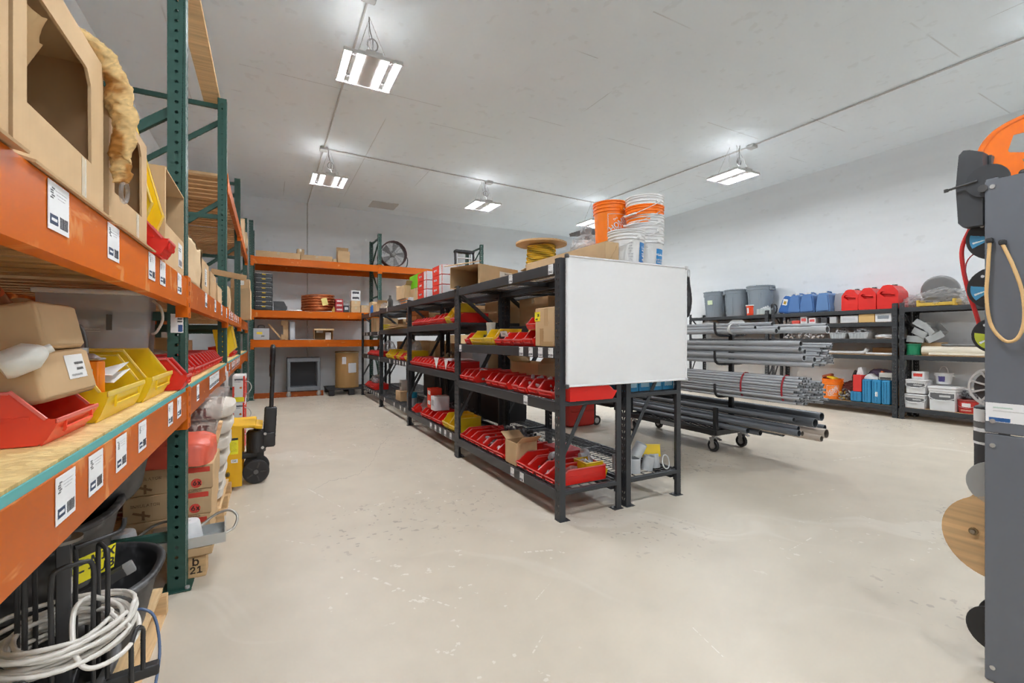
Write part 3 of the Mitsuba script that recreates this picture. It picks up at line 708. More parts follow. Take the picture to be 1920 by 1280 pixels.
place(carton_kit(.40, .5, .24, .35, 'z', (.0, .13, .12, .12, 'x')), 'cardboard_box', 'brown carton with white label beside the kraft parcel, upper left shelf', 'box', mv(-.64, 3.9, ZU))
place(carton_kit(.42, .5, .22, .55), 'cardboard_box', 'dark brown carton under the long sticking-out flap', 'box', mv(-.64, 4.42, ZU))
place(carton_kit(.40, .5, .17, .15), 'cardboard_box', 'low pale carton last before the second green upright', 'box', mv(-.64, 5.0, ZU))
one('cardboard_flap', B().box((0, 0, 0), (.27, .012, .05), (.8, 0), bev=.002), 'card', 'long brown cardboard flap sticking out into the aisle', 'cardboard', mv(-.30, 4.72, 1.83, ry=9, rz=6))
place(carton_kit(.6, .36, .48, .22), 'cardboard_box', 'tall plain carton jutting out at the far end of the left rack', 'box', mv(-.42, 8.55, ZU))
place(carton_kit(.3, .26, .15, .22, None, (0, .09, .1, .07, '-y')), 'cardboard_box', 'small labelled carton on top of the tall plain carton', 'box', mv(-.38, 8.5, ZU + .482))
# top level: lumber and boxes
one('lumber_plank', B().box((-.50, 4.05, 3.70), (.15, 3.1, .038), (.0, 1), bev=.003), 'wood', 'long pale lumber plank lying across the top of the green uprights', 'plank')
place(carton_kit(.9, .9, .30, .2), 'cardboard_box', 'wide flat carton high on the left rack', 'box', mv(-.95, 6.9, 2.932))
for i in range(4): one('plywood_panel', B().box((-.9 + .02 * i, 7.7 + .02 * i, 2.94 + .018 * i), (.85, .5, .016), (.35, 1)), 'wood', ['lowest', 'second', 'third', 'topmost'][i] + ' plywood panel in the pile high on the left rack', 'panel')
one('kraft_parcel', kraft(0, .4, .42, 5, -.36, .3), 'matte', 'tall tan parcel high at the far end of the left rack', 'parcel', mv(0, 9.2, 2.935))
one('kraft_parcel', kraft(0, .35, .30, 6, -.34, .3), 'matte', 'shorter tan parcel high at the corner of the left rack', 'parcel', mv(0, 9.75, 2.935))

# ---------------------------------------------------------------- left rack, lower shelf
place(bin_kit(.28, .30, .125, (.70, .05, .02)), 'parts_bin', 'red bin nearest the camera on the strand board shelf', 'bin', mv(-.425, 1.56, ZL), 'parts bins')
k = Kit(); bx = B().box((0, 0, 0), (.28, .245, .12), (.33, 0), bev=.012); k.add('body', bx, 'card')
k.add('shipping_label', B().box((.1412, .035, .012), (.001, .085, .062), (.78, .78, .77)).box((.142, .05, .02), (.001, .04, .006), (.1, .1, .1)).box((.142, .05, .005), (.001, .03, .006), (.1, .1, .1)).box((.142, .03, -.01), (.001, .05, .005), (.3, .3, .3)), 'satin', 'white printed shipping label')
place(k, 'cardboard_box', 'worn brown carton with white label tipped into the red bin', 'box', mv(-.582, 1.578, 1.155, rz=-8, ry=-12, rx=2))
k = Kit(); k.add('body', B().box((0, 0, 0), (.28, .21, .115), (.30, 0), bev=.01), 'card')
k.add('torn_flap', sheet(lambda u, v: (.06 - .2 * u, .10 + .015 * math.sin(u * 13) , .055 + .03 * v * (1 + .5 * math.sin(u * 9))), 12, 4, (.2, 0)), 'card')
place(k, 'cardboard_box', 'worn brown carton on top of the tipped labelled carton', 'box', mv(-.600, 1.583, 1.275, rz=-4, ry=-12))
c = spline([(-.50, 1.30, 1.20), (-.49, 1.32, 1.20)], 2)
jug = B().lathe([(0, 0), (.05, 0), (.058, .02), (.058, .10), (.03, .14), (.018, .15), (.018, .17), (0, .17)], (.75, .75, .70), 20)
one('plastic_jug', jug, 'plastic', 'white plastic jug lying before the brown cartons, cut by the left edge', 'jug', mv(-.515, 1.40, 1.205, ry=62, rz=25, s=.55))
for i, (x, y) in enumerate([(-.655, 1.60), (-.60, 1.62)]):
    pk = B(); M = mv(x, y, 1.385, rx=-120, rz=-3)
    pk.pipe(.012, .0025, .62, (.42, .20, .10), 12, M, ci=(.10, .03, .015)).lathe([(.0125, -.012), (.0135, -.012), (.0135, .004)], (.70, .16, .05), 12, M)
    one('copper_pipe', pk, 'satin', ['copper pipe end left of its neighbour, above the brown cartons', 'copper pipe end nearer the clear tote, above the brown cartons'][i], 'pipe')
cn = Kit()
cn.add('body', B().box((0, 0, .085), (.10, .065, .17), (.78, .20, .015), bev=.006), 'gloss')
cn.add('printed_label', B().box((0, -.0332, .11), (.07, .001, .07), (.75, .7, .55)).box((.005, -.0338, .12), (.05, .001, .03), (.05, .05, .05)), 'satin', 'printed panel on the can')
cn.add('lid', B().box((0, 0, .174), (.104, .069, .008), (.5, .5, .5), bev=.003).lathe([(.046, .178), (.028, .192), (.024, .192), (0, .196)], (.55, .55, .55), 20).cyl(.017, .192, .210, (.6, .6, .6), 16), 'metal')
cn.add('handle', B().tube(spline([(-.02, 0, .195), (-.03, 0, .25), (-.005, 0, .28), (.01, 0, .23), (.012, 0, .20)], 6), .005, (.1, .1, .1), 6), 'plastic')
place(cn, 'solvent_can', 'orange metal solvent can with grey cap behind the cartons', 'can', mv(-.515, 1.90, ZL + .004))
place(bin_kit(.44, .30, .185, YEL), 'parts_bin', 'large yellow bin just right of the worn brown cartons', 'bin', mv(-.408, 1.95, ZL), 'parts bins')
place(bin_kit(.40, .34, .20, YEL), 'parts_bin', 'large yellow bin next to a small red bin by the green upright', 'bin', mv(-.388, 2.40, ZL), 'parts bins')
place(bin_kit(.13, .30, .15, RED), 'parts_bin', 'small red bin at the foot of the near green upright, lower shelf', 'bin', mv(-.335, 2.70, ZL), 'parts bins')
for i, (y, z, a) in enumerate([(1.98, .118, 10), (2.0, .092, 3)]):
    one('paper_sheet', B().prism([(0, 0), (.16, .03), (.02, .10)], 0, .002, (.85, .85, .83), mv(0, 0, 0)), 'matte', ['upper white folded paper wedge in the yellow bin', 'lower white folded paper wedge in the yellow bin'][i], 'paper', mv(-.46, y, ZL + z, rz=75, ry=-14))
# clear tote
tk = Kit(); tb = B()
tb.lathe([(0, .002), (.30, .002), (.34, .02), (.36, .30), (.375, .30), (.375, .315)], (.5, .5, .5), 4, mv(rz=45) )
ttote = tb.V[0]; 
tk.add('tub', B().raw(ttote * [.72, .50, .95], tb.F[0], (.6, .6, .6)), 'clearbin')
tk.add('rim', B().box((0, -.135, .295), (.385, .014, .022), (.75, .75, .74), bev=.004).box((0, .135, .295), (.385, .014, .022), (.75, .75, .74), bev=.004).box((.19, 0, .295), (.014, .27, .022), (.75, .75, .74), bev=.004).box((-.19, 0, .295), (.014, .27, .022), (.75, .75, .74), bev=.004), 'satin')
tk.add('bail_handle', B().tube(spline([(.195, -.02, .27), (.225, -.03, .24), (.235, -.03, .18), (.21, -.02, .12), (.19, 0, .11)], 6), .006, (.75, .7, .62), 6), 'plastic')
tk.add('printed_mark', B().box((.06, -.136, .16), (.02, .001, .07), (.1, .1, .1)).box((-.05, -.136, .13), (.16, .001, .004), (.5, .5, .5)).box((-.05, -.136, .12), (.16, .001, .004), (.5, .5, .5)), 'satin')
place(tk, 'storage_tote', 'milky clear plastic tote with bail handle behind the yellow bins', 'tote', mv(-.683, 2.775, ZL + .155))
place(carton_kit(.22, .28, .152, .6, None), 'cardboard_box', 'dark carton under the clear tote', 'box', mv(-.80, 2.775, ZL))
sp = [(.42, .28, .15, RED, .06, 0)] + [(.165, .28, .13, RED, .012, .0)] * 11
bins_row(sp, -.395, ZL, 'lower shelf behind the near green upright', 1, 2.93)
bins_row([(.16, .28, .13, RED, .012, 0)] * 5, -.395, ZL, 'lower shelf past the second green upright', 1, 7.0)
place(bin_kit(.30, .36, .20, YEL), 'parts_bin', 'yellow bin stood upright past the second green upright', 'bin', mv(-.52, 6.6, ZL + .005, ry=80), 'parts bins')
for i, (y, w, h, tn) in enumerate([(3.2, .5, .22, .6), (3.8, .5, .26, .5), (4.4, .55, .18, .7), (5.0, .35, .28, .45), (6.0, .5, .25, .6), (7.2, .6, .22, .5)]):
    place(carton_kit(w, .4, h, tn, None), 'cardboard_box', 'brown carton at the back of the lower left shelf, ' + ORD[i] + ' from the near end', 'box', mv(-1.1, y, ZL), 'back row cartons')
v, f = crumple((.3, .35, .16), 31, 3, .4)
one('plastic_bag', B().raw(v, f, (.8, .8, .8)), 'film', 'clear plastic bag behind the red bins on the lower left shelf', 'bag', mv(-.85, 4.9, ZL))
one('printed_notice', B().box((0, 0, 0), (.052, .001, .095), (.78, .78, .78)).box((.012, -.001, .035), (.02, .001, .008), (.1, .1, .1)).box((.012, -.001, .022), (.02, .001, .008), (.1, .1, .1)).box((.012, -.001, .009), (.02, .001, .008), (.1, .1, .1)).box((.014, -.001, -.025), (.018, .001, .035), (.03, .07, .2)), 'satin',
    'white and blue notice stuck on the near green upright', 'notice', mv(RX - .036, 2.85 - .0405, 1.345))
# ---------------------------------------------------------------- on the floor under the left rack
def pallet(w, d, label, tone=.15, name='wooden_pallet', M=None, h=.125):
    """slats along y (w), stringers along x (d)"""
    k = Kit(); n = 7
    for i in range(n): k.add('slat', B().box((-d / 2 + (i + .5) * d / n, 0, h - .009), (d / n * .72, w, .018), (tone + .12 * rng.random(), 0), bev=.002), 'wood')
    for y in (-w / 2 + .02, 0, w / 2 - .02): k.add('stringer', B().box((0, y, h / 2 - .008), (d, .038, h - .036), (tone + .2, 1), bev=.002), 'wood')
    for x in (-d / 2 + .05, 0, d / 2 - .05): k.add('bottom_slat', B().box((x, 0, .009), (.09, w, .018), (tone + .1, 0)), 'wood')
    return place(k, name, label, 'pallet', M)
pallet(1.25, 1.0, 'pale wooden pallet on the floor under the black tubs', .0, M=mv(-.905, 1.985, 0))
def tub(M, label, sticker=False):
    """oval mixing tub with rolled rim, x long"""
    def sup(a, rx, ry, z, e=2.7):
        c, s_ = np.cos(a), np.sin(a); q = (np.abs(c) ** e + np.abs(s_) ** e) ** (-1 / e)
        return np.stack([rx * q * c, ry * q * s_, np.full_like(a, z)], 1)
    a = np.arange(56) / 56 * 2 * PI
    prof = [(0, .004), (.80, .004), (.86, .012), (.89, .03), (1.0, .232), (1.035, .236), (1.045, .245), (1.035, .256), (.985, .256), (.97, .24), (.86, .035), (.82, .022), (0, .02)]
    V = np.vstack([sup(a, .415 * r, .315 * r, z) for r, z in prof]); n = 56
    F = np.array([[i * n + j, i * n + (j + 1) % n, (i + 1) * n + (j + 1) % n, (i + 1) * n + j] for i in range(len(prof) - 1) for j in range(n)])
    g = .042 + .10 * np.clip(meshkit.fbm(V * [6, 6, 14] + 3, 4) - .42, 0, 1)[:, None]
    k = Kit(); k.add('body', B().raw(V, F, 0), 'tubplastic')
    if sticker:
        L = B(); L.box((0, 0, 0), (.17, .0015, .085), (.82, .72, .02))
        text(L, 'MIX', .028, (.02, .02, .02), mv(.005, -.001, .008) @ FNY_M, bold=True); text(L, 'TUB', .030, (.02, .02, .02), mv(.0, -.001, -.033) @ FNY_M, bold=True)
        L.box((-.045, -.0012, .02), (.07, .0008, .006), (.05, .05, .05)).box((-.045, -.0012, -.005), (.07, .0008, .006), (.05, .05, .05))
        k.add('yellow_sticker', L.xf(mv(.392, -.216, .125, rz=51.4) @ mv(rx=9)), 'satin', 'yellow sticker with black lettering')
    return place(k, 'mixing_tub', label, 'tub', M, 'black mixing tubs')
tub(mv(-.80, 2.255, .127), 'lowest black oval mixing tub, on the wooden pallet', False)
tub(mv(-.90, 2.16, .392, ry=-2), 'middle black oval mixing tub with yellow sticker', True)
tub(mv(-.845, 2.44, .59, ry=-3), 'top black oval mixing tub under the clear film', False)
tub(mv(-.80, 1.60, .127), 'black oval tub under the wire stand, nearest the camera', True)
v, f = crumple((.62, .5, .16), 17, 4, .3, freq=4)
one('plastic_film', B().raw(v, f, (.8, .8, .8)), 'film', 'crumpled clear plastic film in the top black tub', 'film', mv(-.80, 2.5, .74))
# wire stand with the white cable coil
k = Kit(); MB_ = (.018, .018, .019); zb = .345
b = B().box((0, 0, .02), (.38, .03, .03), MB_, bev=.004).box((0, 0, .02), (.03, .38, .03), MB_, bev=.004)
k.add('base', b, 'painted')
k.add('spindle', B().box((0, 0, .215), (.028, .028, .40), (.03, .03, .032), bev=.003).box((.0145, 0, .30), (.001, .012, .04), (.5, .5, .5)), 'painted')
k.add('top_flange', B().cyl(.036, .414, .422, (.20, .18, .16), 24).cyl(.013, .422, .462, (.30, .28, .26), 16).cyl(.015, .436, .44, (.2, .2, .2), 16), 'metal')
def urod(r, w, h, a, z0=.04):
    """inverted U of round bar standing at radius r"""
    k_ = 0
    p = spline([(r, -w / 2, z0), (r, -w / 2, z0 + h * .5), (r, -w / 2, h - .02), (r, -w / 2 + .02, h), (r, 0, h), (r, w / 2 - .02, h), (r, w / 2, h - .02), (r, w / 2, z0 + h * .5), (r, w / 2, z0)], 5)
    q = p @ mv(rz=a)[:3, :3].T; return B().tube(q, .0055, MB_, 8)
for a in (20, 110, 200, 290): k.add('inner_rod', urod(.075, .075, .375, a), 'painted')
for a in (-20, 70, 160, 250): k.add('outer_rod', urod(.155, .06, .165, a), 'painted')
for a in (25, 115, 205): k.add('retaining_arm', B().tube(spline([(.02, 0, .39), (.10, 0, .395), (.12, 0, .405), (.125, 0, .43)], 5) @ mv(rz=a)[:3, :3].T, .006, MB_, 8), 'painted')
place(k, 'cable_dispenser', 'black rod stand carrying the coil of white cable at lower left', 'stand', mv(-.452, 1.545, zb, rz=8))
r = random.Random(4); pts = []; turns = 15
for i in range(turns * 30):
    a = i / 30 * 2 * PI; t = i // 30
    rad = .088 + .0072 * (t % 8) + .006 * math.sin(a * 1.03 + t) + (.03 if t in (13, 14) else 0) * (.5 + .5 * math.sin(a))
    pts.append((rad * math.cos(a) + .006 * math.sin(t * 1.7), rad * math.sin(a) * 1.0 + .006 * math.cos(t * 2.1), +.150 + .010 * (t // 4) * 1.2 + .012 * (t % 3) + .008 * math.sin(a * 2 + t)))
wk = Kit(); wk.add('coil', B().tube(pts, .0055, (.74, .71, .66), 7, flat=1.1), 'plastic')
wk.add('loose_end', B().tube(spline([(.07, .02, .24), (.05, -.01, .265), (.03, -.04, .25), (.05, -.11, .19), (.08, -.13, .15), (.13, -.10, .145), (.15, -.02, .15), (.13, .06, .165), (.08, .11, .18)], 8), .0058, (.76, .73, .68), 8), 'plastic')
place(wk, 'cable_coil', 'coil of white flat cable on the black stand, lower left', 'cable', mv(-.452, 1.545, zb))
one('pipe_offcut', B().pipe(.018, .003, .16, (.03, .03, .032), 14, mv(-.60, 1.93, .60, ry=-60, rz=20), ci=(.2, .2, .2)), 'satin', 'short black pipe leaning in the black tubs, upper one', 'pipe')
one('square_tube', B().box((0, 0, 0), (.25, .032, .032), (.025, .025, .027), mv(-.53, 1.96, .44, ry=-22, rz=15), bev=.003).box((.126, 0, 0), (.03, .034, .034), (.22, .22, .22), mv(-.53, 1.96, .44, ry=-22, rz=15), bev=.003), 'satin', 'black square tube with grey end lying in the lowest tub', 'tube')
one('blue_cable', B().tube(spline([(-.41, 2.0, .33), (-.38, 1.99, .335), (-.345, 1.98, .30), (-.325, 1.94, .20), (-.33, 1.86, .10), (-.345, 1.78, .02), (-.35, 1.74, .008)], 8), .0045, (.09, .14, .26), 8), 'plastic', 'thin blue cable looping down from the black stand to the floor', 'cable')
# behind the near upright: pallet, boxes, can lights
k = Kit()
for i in range(5): k.add('slat', B().box((-.78, 2.99 + i * .19, .119), (.98, .13, .018), (.3 + .2 * rng.random(), 1), bev=.002), 'wood')
for x in (-.34, -.78, -1.2): k.add('block', B().box((x, 2.975, .055), (.10, .10, .11), (.25, 1), bev=.004), 'wood'); k.add('block', B().box((x, 3.7, .055), (.10, .10, .11), (.3, 1), bev=.004), 'wood')
L = B(); text(L, 'b', .04, (.05, .03, .02), mv(-.355, 2.9245, .066) @ FNY_M, bold=True); text(L, '21', .034, (.05, .03, .02), mv(-.366, 2.9245, .024) @ FNY_M, bold=True)
k.add('stencil', L, 'matte', 'black stencilled b 21')
place(k, 'wooden_pallet', 'brown block pallet stencilled b 21 behind the near green upright', 'pallet')
def boxprint(w, h):
    L = B(); L.box((0, 0, 0), (w * .44, .001, .028), (.55, .06, .04), mv(w * .24, 0, h * .30))
    text(L, '10cm Batten', .016, (.12, .05, .03), mv(w * .05, -.0005, h * .42) @ FNY_M)
    L.cyl(.026, 0, .001, (.62, .07, .05), 24, mv(w * .30, 0, -h * .24) @ FNY_M); text(L, '6x', .026, (.05, .02, .02), mv(w * .30 - .02, -.001, -h * .32) @ FNY_M, bold=True)
    text(L, 'IC', .022, (.1, .05, .03), mv(w * .10, -.0005, -h * .32) @ FNY_M, bold=True)
    text(L, 'INSULATOR', .016, (.25, .14, .07), mv(-w * .42, -.0005, h * .1) @ FNY_M); L.box((-w * .3, 0, -h * .2), (w * .2, .0008, .012), (.25, .13, .06), rot=mv(ry=20)).box((-w * .28, 0, -h * .24), (.012, .0008, .05), (.25, .13, .06))
    return L
for i in range(3):
    k = Kit(); k.add('body', B().box((0, 0, .069), (.40, .42, .138), (.28, 0), bev=.004), 'card'); k.add('print', boxprint(.40, .138).xf(mv(0, -.2108, .069)), 'matte', 'red and black printing')
    place(k, 'cardboard_box', f'flat brown carton printed in red, {["lowest", "middle", "topmost"][i]} of three behind the near upright', 'box', mv(-.49 + .006 * i, 3.33 + .01 * i, .130 + .1395 * i), 'red printed cartons')
rb = B(); m_ = trimesh.creation.icosphere(subdivisions=4); v = np.array(m_.vertices); v = np.sign(v) * np.abs(v) ** .38; v = v / np.abs(v).max(0) * [.205, .22, .115]; v[:, 2] = np.maximum(v[:, 2], -.02) ; v += (meshkit.fbm(v * 12, 3) - .5)[:, None] * .03; rb.raw(v, m_.faces, (.72, .12, .07))
one('red_plastic_cover', rb, 'plastic', 'coral red plastic cover draped over the red printed cartons', 'cover', mv(-.49, 3.33, .572))
def canlight():
    k = Kit(); g = (.55, .57, .57)
    b = B().box((0, 0, .004), (.34, .17, .006), g).box((.167, 0, .045), (.006, .17, .085), g).box((0, -.083, .03), (.34, .004, .05), g).box((0, .083, .03), (.34, .004, .05), g).box((-.1, 0, .05), (.10, .10, .09), (.5, .52, .52), bev=.003)
    k.add('mounting_frame', b, 'metal')
    k.add('housing', B().lathe([(.066, .03), (.066, .035), (.052, .115), (.048, .122), (0, .122)], (.80, .81, .83), 28).cyl(.012, .121, .124, (.6, .6, .62), 12), 'plastic', 'white tapered lamp housing')
    k.add('flexible_conduit', B().tube(spline([(.05, .02, .07), (.12, .03, .12), (.19, .02, .135), (.225, 0, .10), (.21, -.02, .05), (.17, -.03, .03)], 8), .0075, (.62, .60, .55), 8), 'metal')
    return k
cl = canlight()
place(cl, 'recessed_light', 'galvanised recessed light with white housing right of the near upright', 'light fixture', mv(-.375, 2.97, .172, rz=4))
place(cl, 'recessed_light', 'galvanised recessed light with white housing left of the near upright', 'light fixture', mv(-.645, 2.955, .172, rz=-3))
one('flat_carton', B().box((-.52, 2.985, .149), (.52, .2, .042), (.45, 0), bev=.004), 'card', 'flat brown carton under the two recessed lights', 'box')
# wrapped sacks on their pallet
pallet(.75, 1.0, 'pale wooden pallet under the plastic wrapped sacks', .1, M=mv(-.76, 4.0, 0))
def sack(w, d, h, seed, prt):
    m = trimesh.creation.icosphere(subdivisions=4); v = np.array(m.vertices); v = np.sign(v) * np.abs(v) ** .38
    v /= np.abs(v).max(0); v = v * [d / 2, w / 2, h / 2] * (1 + .05 * (meshkit.fbm(v * 2 + seed, 3, seed) - .5))[:, None]
    k = Kit(); k.add('sack', B().raw(v + [0, 0, h / 2], m.faces, (.66, .61, .54)), 'matte')
    L = B(); w2 = textw(prt, .065); text(L, prt, .065, (.14, .03, .02), mv(.275 - w2, -w / 2 - .003, h / 2 - .03) @ FNY_M, bold=True); L.lathe([(0, 0), (.035, 0)], (.25, .06, .04), 16, mv(-.12, -w / 2 - .003, h / 2) @ FNY_M)
    k.add('print', L, 'matte', 'dark red printing'); return k
for i, p in enumerate(['CMI', 'CLASSIC', 'SOIL', 'SOIL CMI', 'CMI', 'SOIL']):
    place(sack(.62, .80, .115, i, p), 'printed_sack', f'pale printed sack, {ORD[i]} from the bottom of the wrapped stack', 'sack', mv(-.685 + .014 * i, 3.99, .128 + .1155 * i), 'wrapped sacks')
def wrapfn(u, v):
    a = (u - .5) * 2
    z = .88 - .72 * max(0, v - .25) / .75 if v > .25 else .85 + .03 * math.sin(v * 12)
    x = -.285 - .08 * max(0, v - .25) + .012 * math.sin(9 * v + 5 * u) + .010 * math.sin(23 * u); y = 3.57 + .85 * u
    if v <= .25: x = -.55 + .265 * (v / .25)
    q = float(meshkit.fbm(np.array([u * 9, v * 9, 1.]), 3)) - .5
    return (x + q * .03, y + q * .03, z + .02 * q)
wf = sheet(wrapfn, 40, 40, (.8, .8, .8))
sheet(lambda u, v: (-1.05 + .80 * u - .11 * v * u, 3.565 - .010 * math.sin(u * 15 + v * 7) - .05 * (float(meshkit.fbm(np.array([u * 8, v * 8, 4.]), 3)) - .5), .88 - .66 * v), 40, 34, (.8, .8, .8), wf)
one('plastic_wrap', wf, 'film', 'clear stretch wrap over the stack of printed sacks', 'wrap')
one('wood_board', B().box((0, 0, 0), (.02, .10, .62), (.05, 0), mv(-.330, 3.54, .42, ry=11)), 'wood', 'pale wood board leaning against the wrapped sacks', 'board')
# pallet jack
k = Kit(); JY = (.82, .46, .012)
sd = [(-.245, .0), (.0, .0), (.0, .505), (-.105, .545), (-.135, .53), (-.215, .13), (-.245, .10)]
for y in (0, .44): k.add('side_plate', B().prism([(-.42, .05), (-.42, .115), (-.215, .13), (-.135, .53), (-.115, .548), (.0, .53), (.0, .03), (-.42, .03)][::-1], 0, .012, JY, mv(0, y, 0) @ FNY_M), 'painted')
k.add('top_bar', B().box((-.01, .22, .525), (.22, .45, .03), JY, mv(0, 0, 0), bev=.008).box((.10, .22, .505), (.10, .30, .035), JY, rot=mv(ry=14), bev=.008), 'painted')
k.add('front_panel', B().box((-.07, .22, .28), (.02, .44, .5), JY), 'painted')
for y in (.08, .36): k.add('fork', B().box((-.80, y, .075), (1.12, .155, .045), JY, bev=.01), 'painted')
L = B().box((-.075, -.0135, .37), (.095, .001, .135), (.86, .80, .03)).box((-.075, -.0142, .428), (.095, .001, .018), (.02, .02, .02))
for i in range(7): L.box((-.075, -.0142, .405 - i * .013), (.075, .0006, .003), (.45, .40, .05))
L.box((-.055, -.0138, .245), (.05, .001, .03), (.8, .8, .8)); text(L, 'CE', .016, (.15, .15, .15), mv(-.07, -.0145, .238) @ FNY_M, bold=True)
k.add('warning_label', L, 'satin', 'yellow warning label and CE mark')
k.add('pivot_bolt', B().cyl(.02, 0, .012, (.25, .20, .08), 16, mv(-.105, -.012, .14) @ FNY_M).cyl(.010, 0, .018, (.1, .1, .1), 12, mv(-.105, -.012, .14) @ FNY_M), 'metal')
for y in (.12, .32):
    w = B(); M = mv(.10, y - .022, .105) @ FNY_M @ mv(0, 0, -.045)
    w.lathe([(0, 0), (.045, 0), (.05, .004), (.07, .008), (.088, .002), (.102, .006), (.105, .02), (.102, .04), (.088, .044), (.05, .042), (0, .045)], (.025, .025, .027), 32, M).cyl(.02, -.006, .05, (.12, .12, .12), 14, M)
    for j in range(5): a = j * 2 * PI / 5; w.box((.058 * math.cos(a), .058 * math.sin(a), .044), (.05, .012, .008), (.05, .05, .05), M @ mv() , rot=j * 72)
    k.add('steer_wheel', w, 'satin', 'black steer wheel')
k.add('axle_bracket', B().prism([(.06, .10), (.0, .16), (.05, .26), (.16, .26), (.16, .22), (.12, .12)], 0, .03, (.03, .03, .03), mv(0, .235, 0) @ FNY_M).box((.02, .22, .235), (.18, .08, .05), (.03, .03, .03), bev=.006), 'painted')
k.add('pump', B().lathe([(0, .26), (.075, .26), (.078, .30), (.078, .43), (.065, .45), (.02, .455), (.02, .47), (0, .47)], (.02, .02, .022), 24, mv(.10, .22, 0)).box((.20, .22, .36), (.10, .10, .13), (.022, .022, .024), bev=.012).cyl(.012, 0, .016, (.5, .5, .5), 12, mv(.17, .168, .42) @ FNY_M).cyl(.012, 0, .016, (.5, .5, .5), 12, mv(.15, .168, .30) @ FNY_M), 'painted', 'black hydraulic pump')
h = B(); hp = [(.205, .22, .36), (.21, .22, .55), (.218, .22, .80), (.222, .22, .98)]
h.box((0, 0, 0), (.10, .07, .30), (.02, .02, .022), mv(.208, .22, .50, ry=3), bev=.012).box((0, 0, 0), (.035, .05, .36), (.02, .02, .022), mv(.224, .22, .80, ry=2), bev=.01)
k.add('handle_bar', h, 'painted')
lp = spline([(.225, .20, .93), (.225, .165, 1.00), (.23, .15, 1.09), (.232, .165, 1.165), (.233, .22, 1.195), (.232, .275, 1.165), (.23, .29, 1.09), (.225, .275, 1.0), (.225, .24, .93)], 6)
k.add('handle_grip', B().tube(lp, .022, (.012, .012, .013), 10).box((.226, .22, .985), (.03, .10, .10), (.012, .012, .013), bev=.01).box((.236, .22, 1.09), (.008, .012, .16), (.02, .02, .02), bev=.003), 'gloss', 'glossy black loop grip')
place(k, 'pallet_jack', 'yellow pallet jack with black loop handle under the left rack', 'pallet jack', mv(-.19, 4.46, 0))
# boxed goods at the second upright
def whitebox(label, M, h=.285):
    k = Kit(); k.add('body', B().box((0, 0, h / 2), (.12, .42, h), (.74, .74, .73), bev=.003), 'satin')
    L = B().box((.05, -.2108, h / 2), (.018, .0012, h - .006), (.6, .04, .03)).box((.0, -.2112, .03), (.1, .0012, .05), (.85, .74, .03)).box((-.05, -.211, h * .35), (.018, .0012, h * .5), (.65, .06, .04)).box((0, -.2108, h * .86), (.08, .0012, .02), (.15, .15, .17)).box((-.01, -.2108, h * .78), (.06, .0012, .008), (.4, .4, .42)).cyl(.012, 0, .0015, (.55, .18, .06), 14, mv(.02, -.2108, h * .55) @ FNY_M)
    L.box((.0608, 0, h / 2), (.001, .40, h * .7), (.62, .05, .04))
    k.add('print', L, 'satin', 'red, yellow and black printing')
    k.add('strap', B().tube(spline([(.055, -.2, h * .8), (.10, -.22, h * .75), (.12, -.22, h * .55), (.09, -.22, h * .35), (.055, -.2, h * .3)], 6), .005, (.7, .7, .68), 6), 'plastic')
    place(k, 'retail_box', label, 'box', M, 'white tool boxes')
for i in range(3): whitebox(['lowest', 'middle', 'topmost'][i] + ' white and red printed tool box stacked beyond the pallet jack', mv(-.285 + .004 * i, 5.97, .002 + .287 * i))
one('white_sign', B().box((0, 0, 0), (.22, .012, .3), (.7, .7, .7), bev=.003).box((0, -.0065, .02), (.16, .001, .03), (.25, .25, .28)), 'satin', 'white printed carton panel under the second rack bay', 'sign', mv(-.45, 5.25, .80))
place(carton_kit(.5, .6, .3, .4), 'cardboard_box', 'brown carton on the floor under the third rack bay', 'box', mv(-.8, 6.5, .0))
# ---------------------------------------------------------------- rack across the far wall
ZT, ZM, ZB = 2.952, 1.852, 1.237
def fbox(x0, x1, y, z, h, d, tone, label, **kw):
    place(carton_kit(round(x1 - x0, 3), d, h, tone, **kw), 'cardboard_box', label, 'box', mv((x0 + x1) / 2, y, z, rz=-90))
fbox(-.22, .62, 10.95, ZT, .145, .25, .15, 'long flat carton at the left end of the far rack top')
fbox(.63, 1.27, 10.95, ZT, .13, .25, .2, 'long flat carton second from the left on the far rack top')
fbox(.57, .72, 11.25, ZT, .30, .2, .3, 'small carton peeking over the two long flat cartons')
fbox(1.28, 1.37, 10.95, ZT, .09, .2, .6, 'tiny brown carton between long and upright carton on the far rack top')
k = Kit(); b = B(); b.box((0, 0, .14), (.26, .24, .28), (.18, 0), bev=.003); k.add('body', b, 'card')
k.add('flap', B().box((0, .10, .335), (.26, .006, .11), (.5, 0)), 'card')
place(k, 'cardboard_box', 'upright open carton with raised dark flap on the far rack top', 'box', mv(1.51, 10.95, ZT))
# organiser cases
k = Kit(); k.add('body', B().box((0, 0, .048), (.33, .30, .094), (.022, .024, .028), bev=.012).box((-.07, -.151, .05), (.09, .006, .06), (.03, .032, .036)).box((.09, -.151, .05), (.09, .006, .06), (.03, .032, .036)), 'plastic')
k.add('latch', B().box((0, -.155, .078), (.07, .012, .026), (.82, .55, .02), bev=.004), 'plastic', 'yellow latch')
k.add('handle_bar', B().tube([(-.14, -.15, .092), (-.14, -.175, .092), (.14, -.175, .092), (.14, -.15, .092)], .006, (.55, .56, .57), 6), 'satin', 'light grey handle bar')
for i in range(8): place(k, 'organiser_case', f'black organiser case with yellow latch, {ORD[i]} from the bottom of its stack', 'case', mv(-.075 + .004 * (i % 2), 10.92, ZM + .0955 * i), 'black organiser cases')
place(bin_kit(.20, .26, .20, (.03, .032, .036)), 'parts_bin', 'black hopper bin to the right of the organiser cases', 'bin', mv(.37, 10.92, ZM))
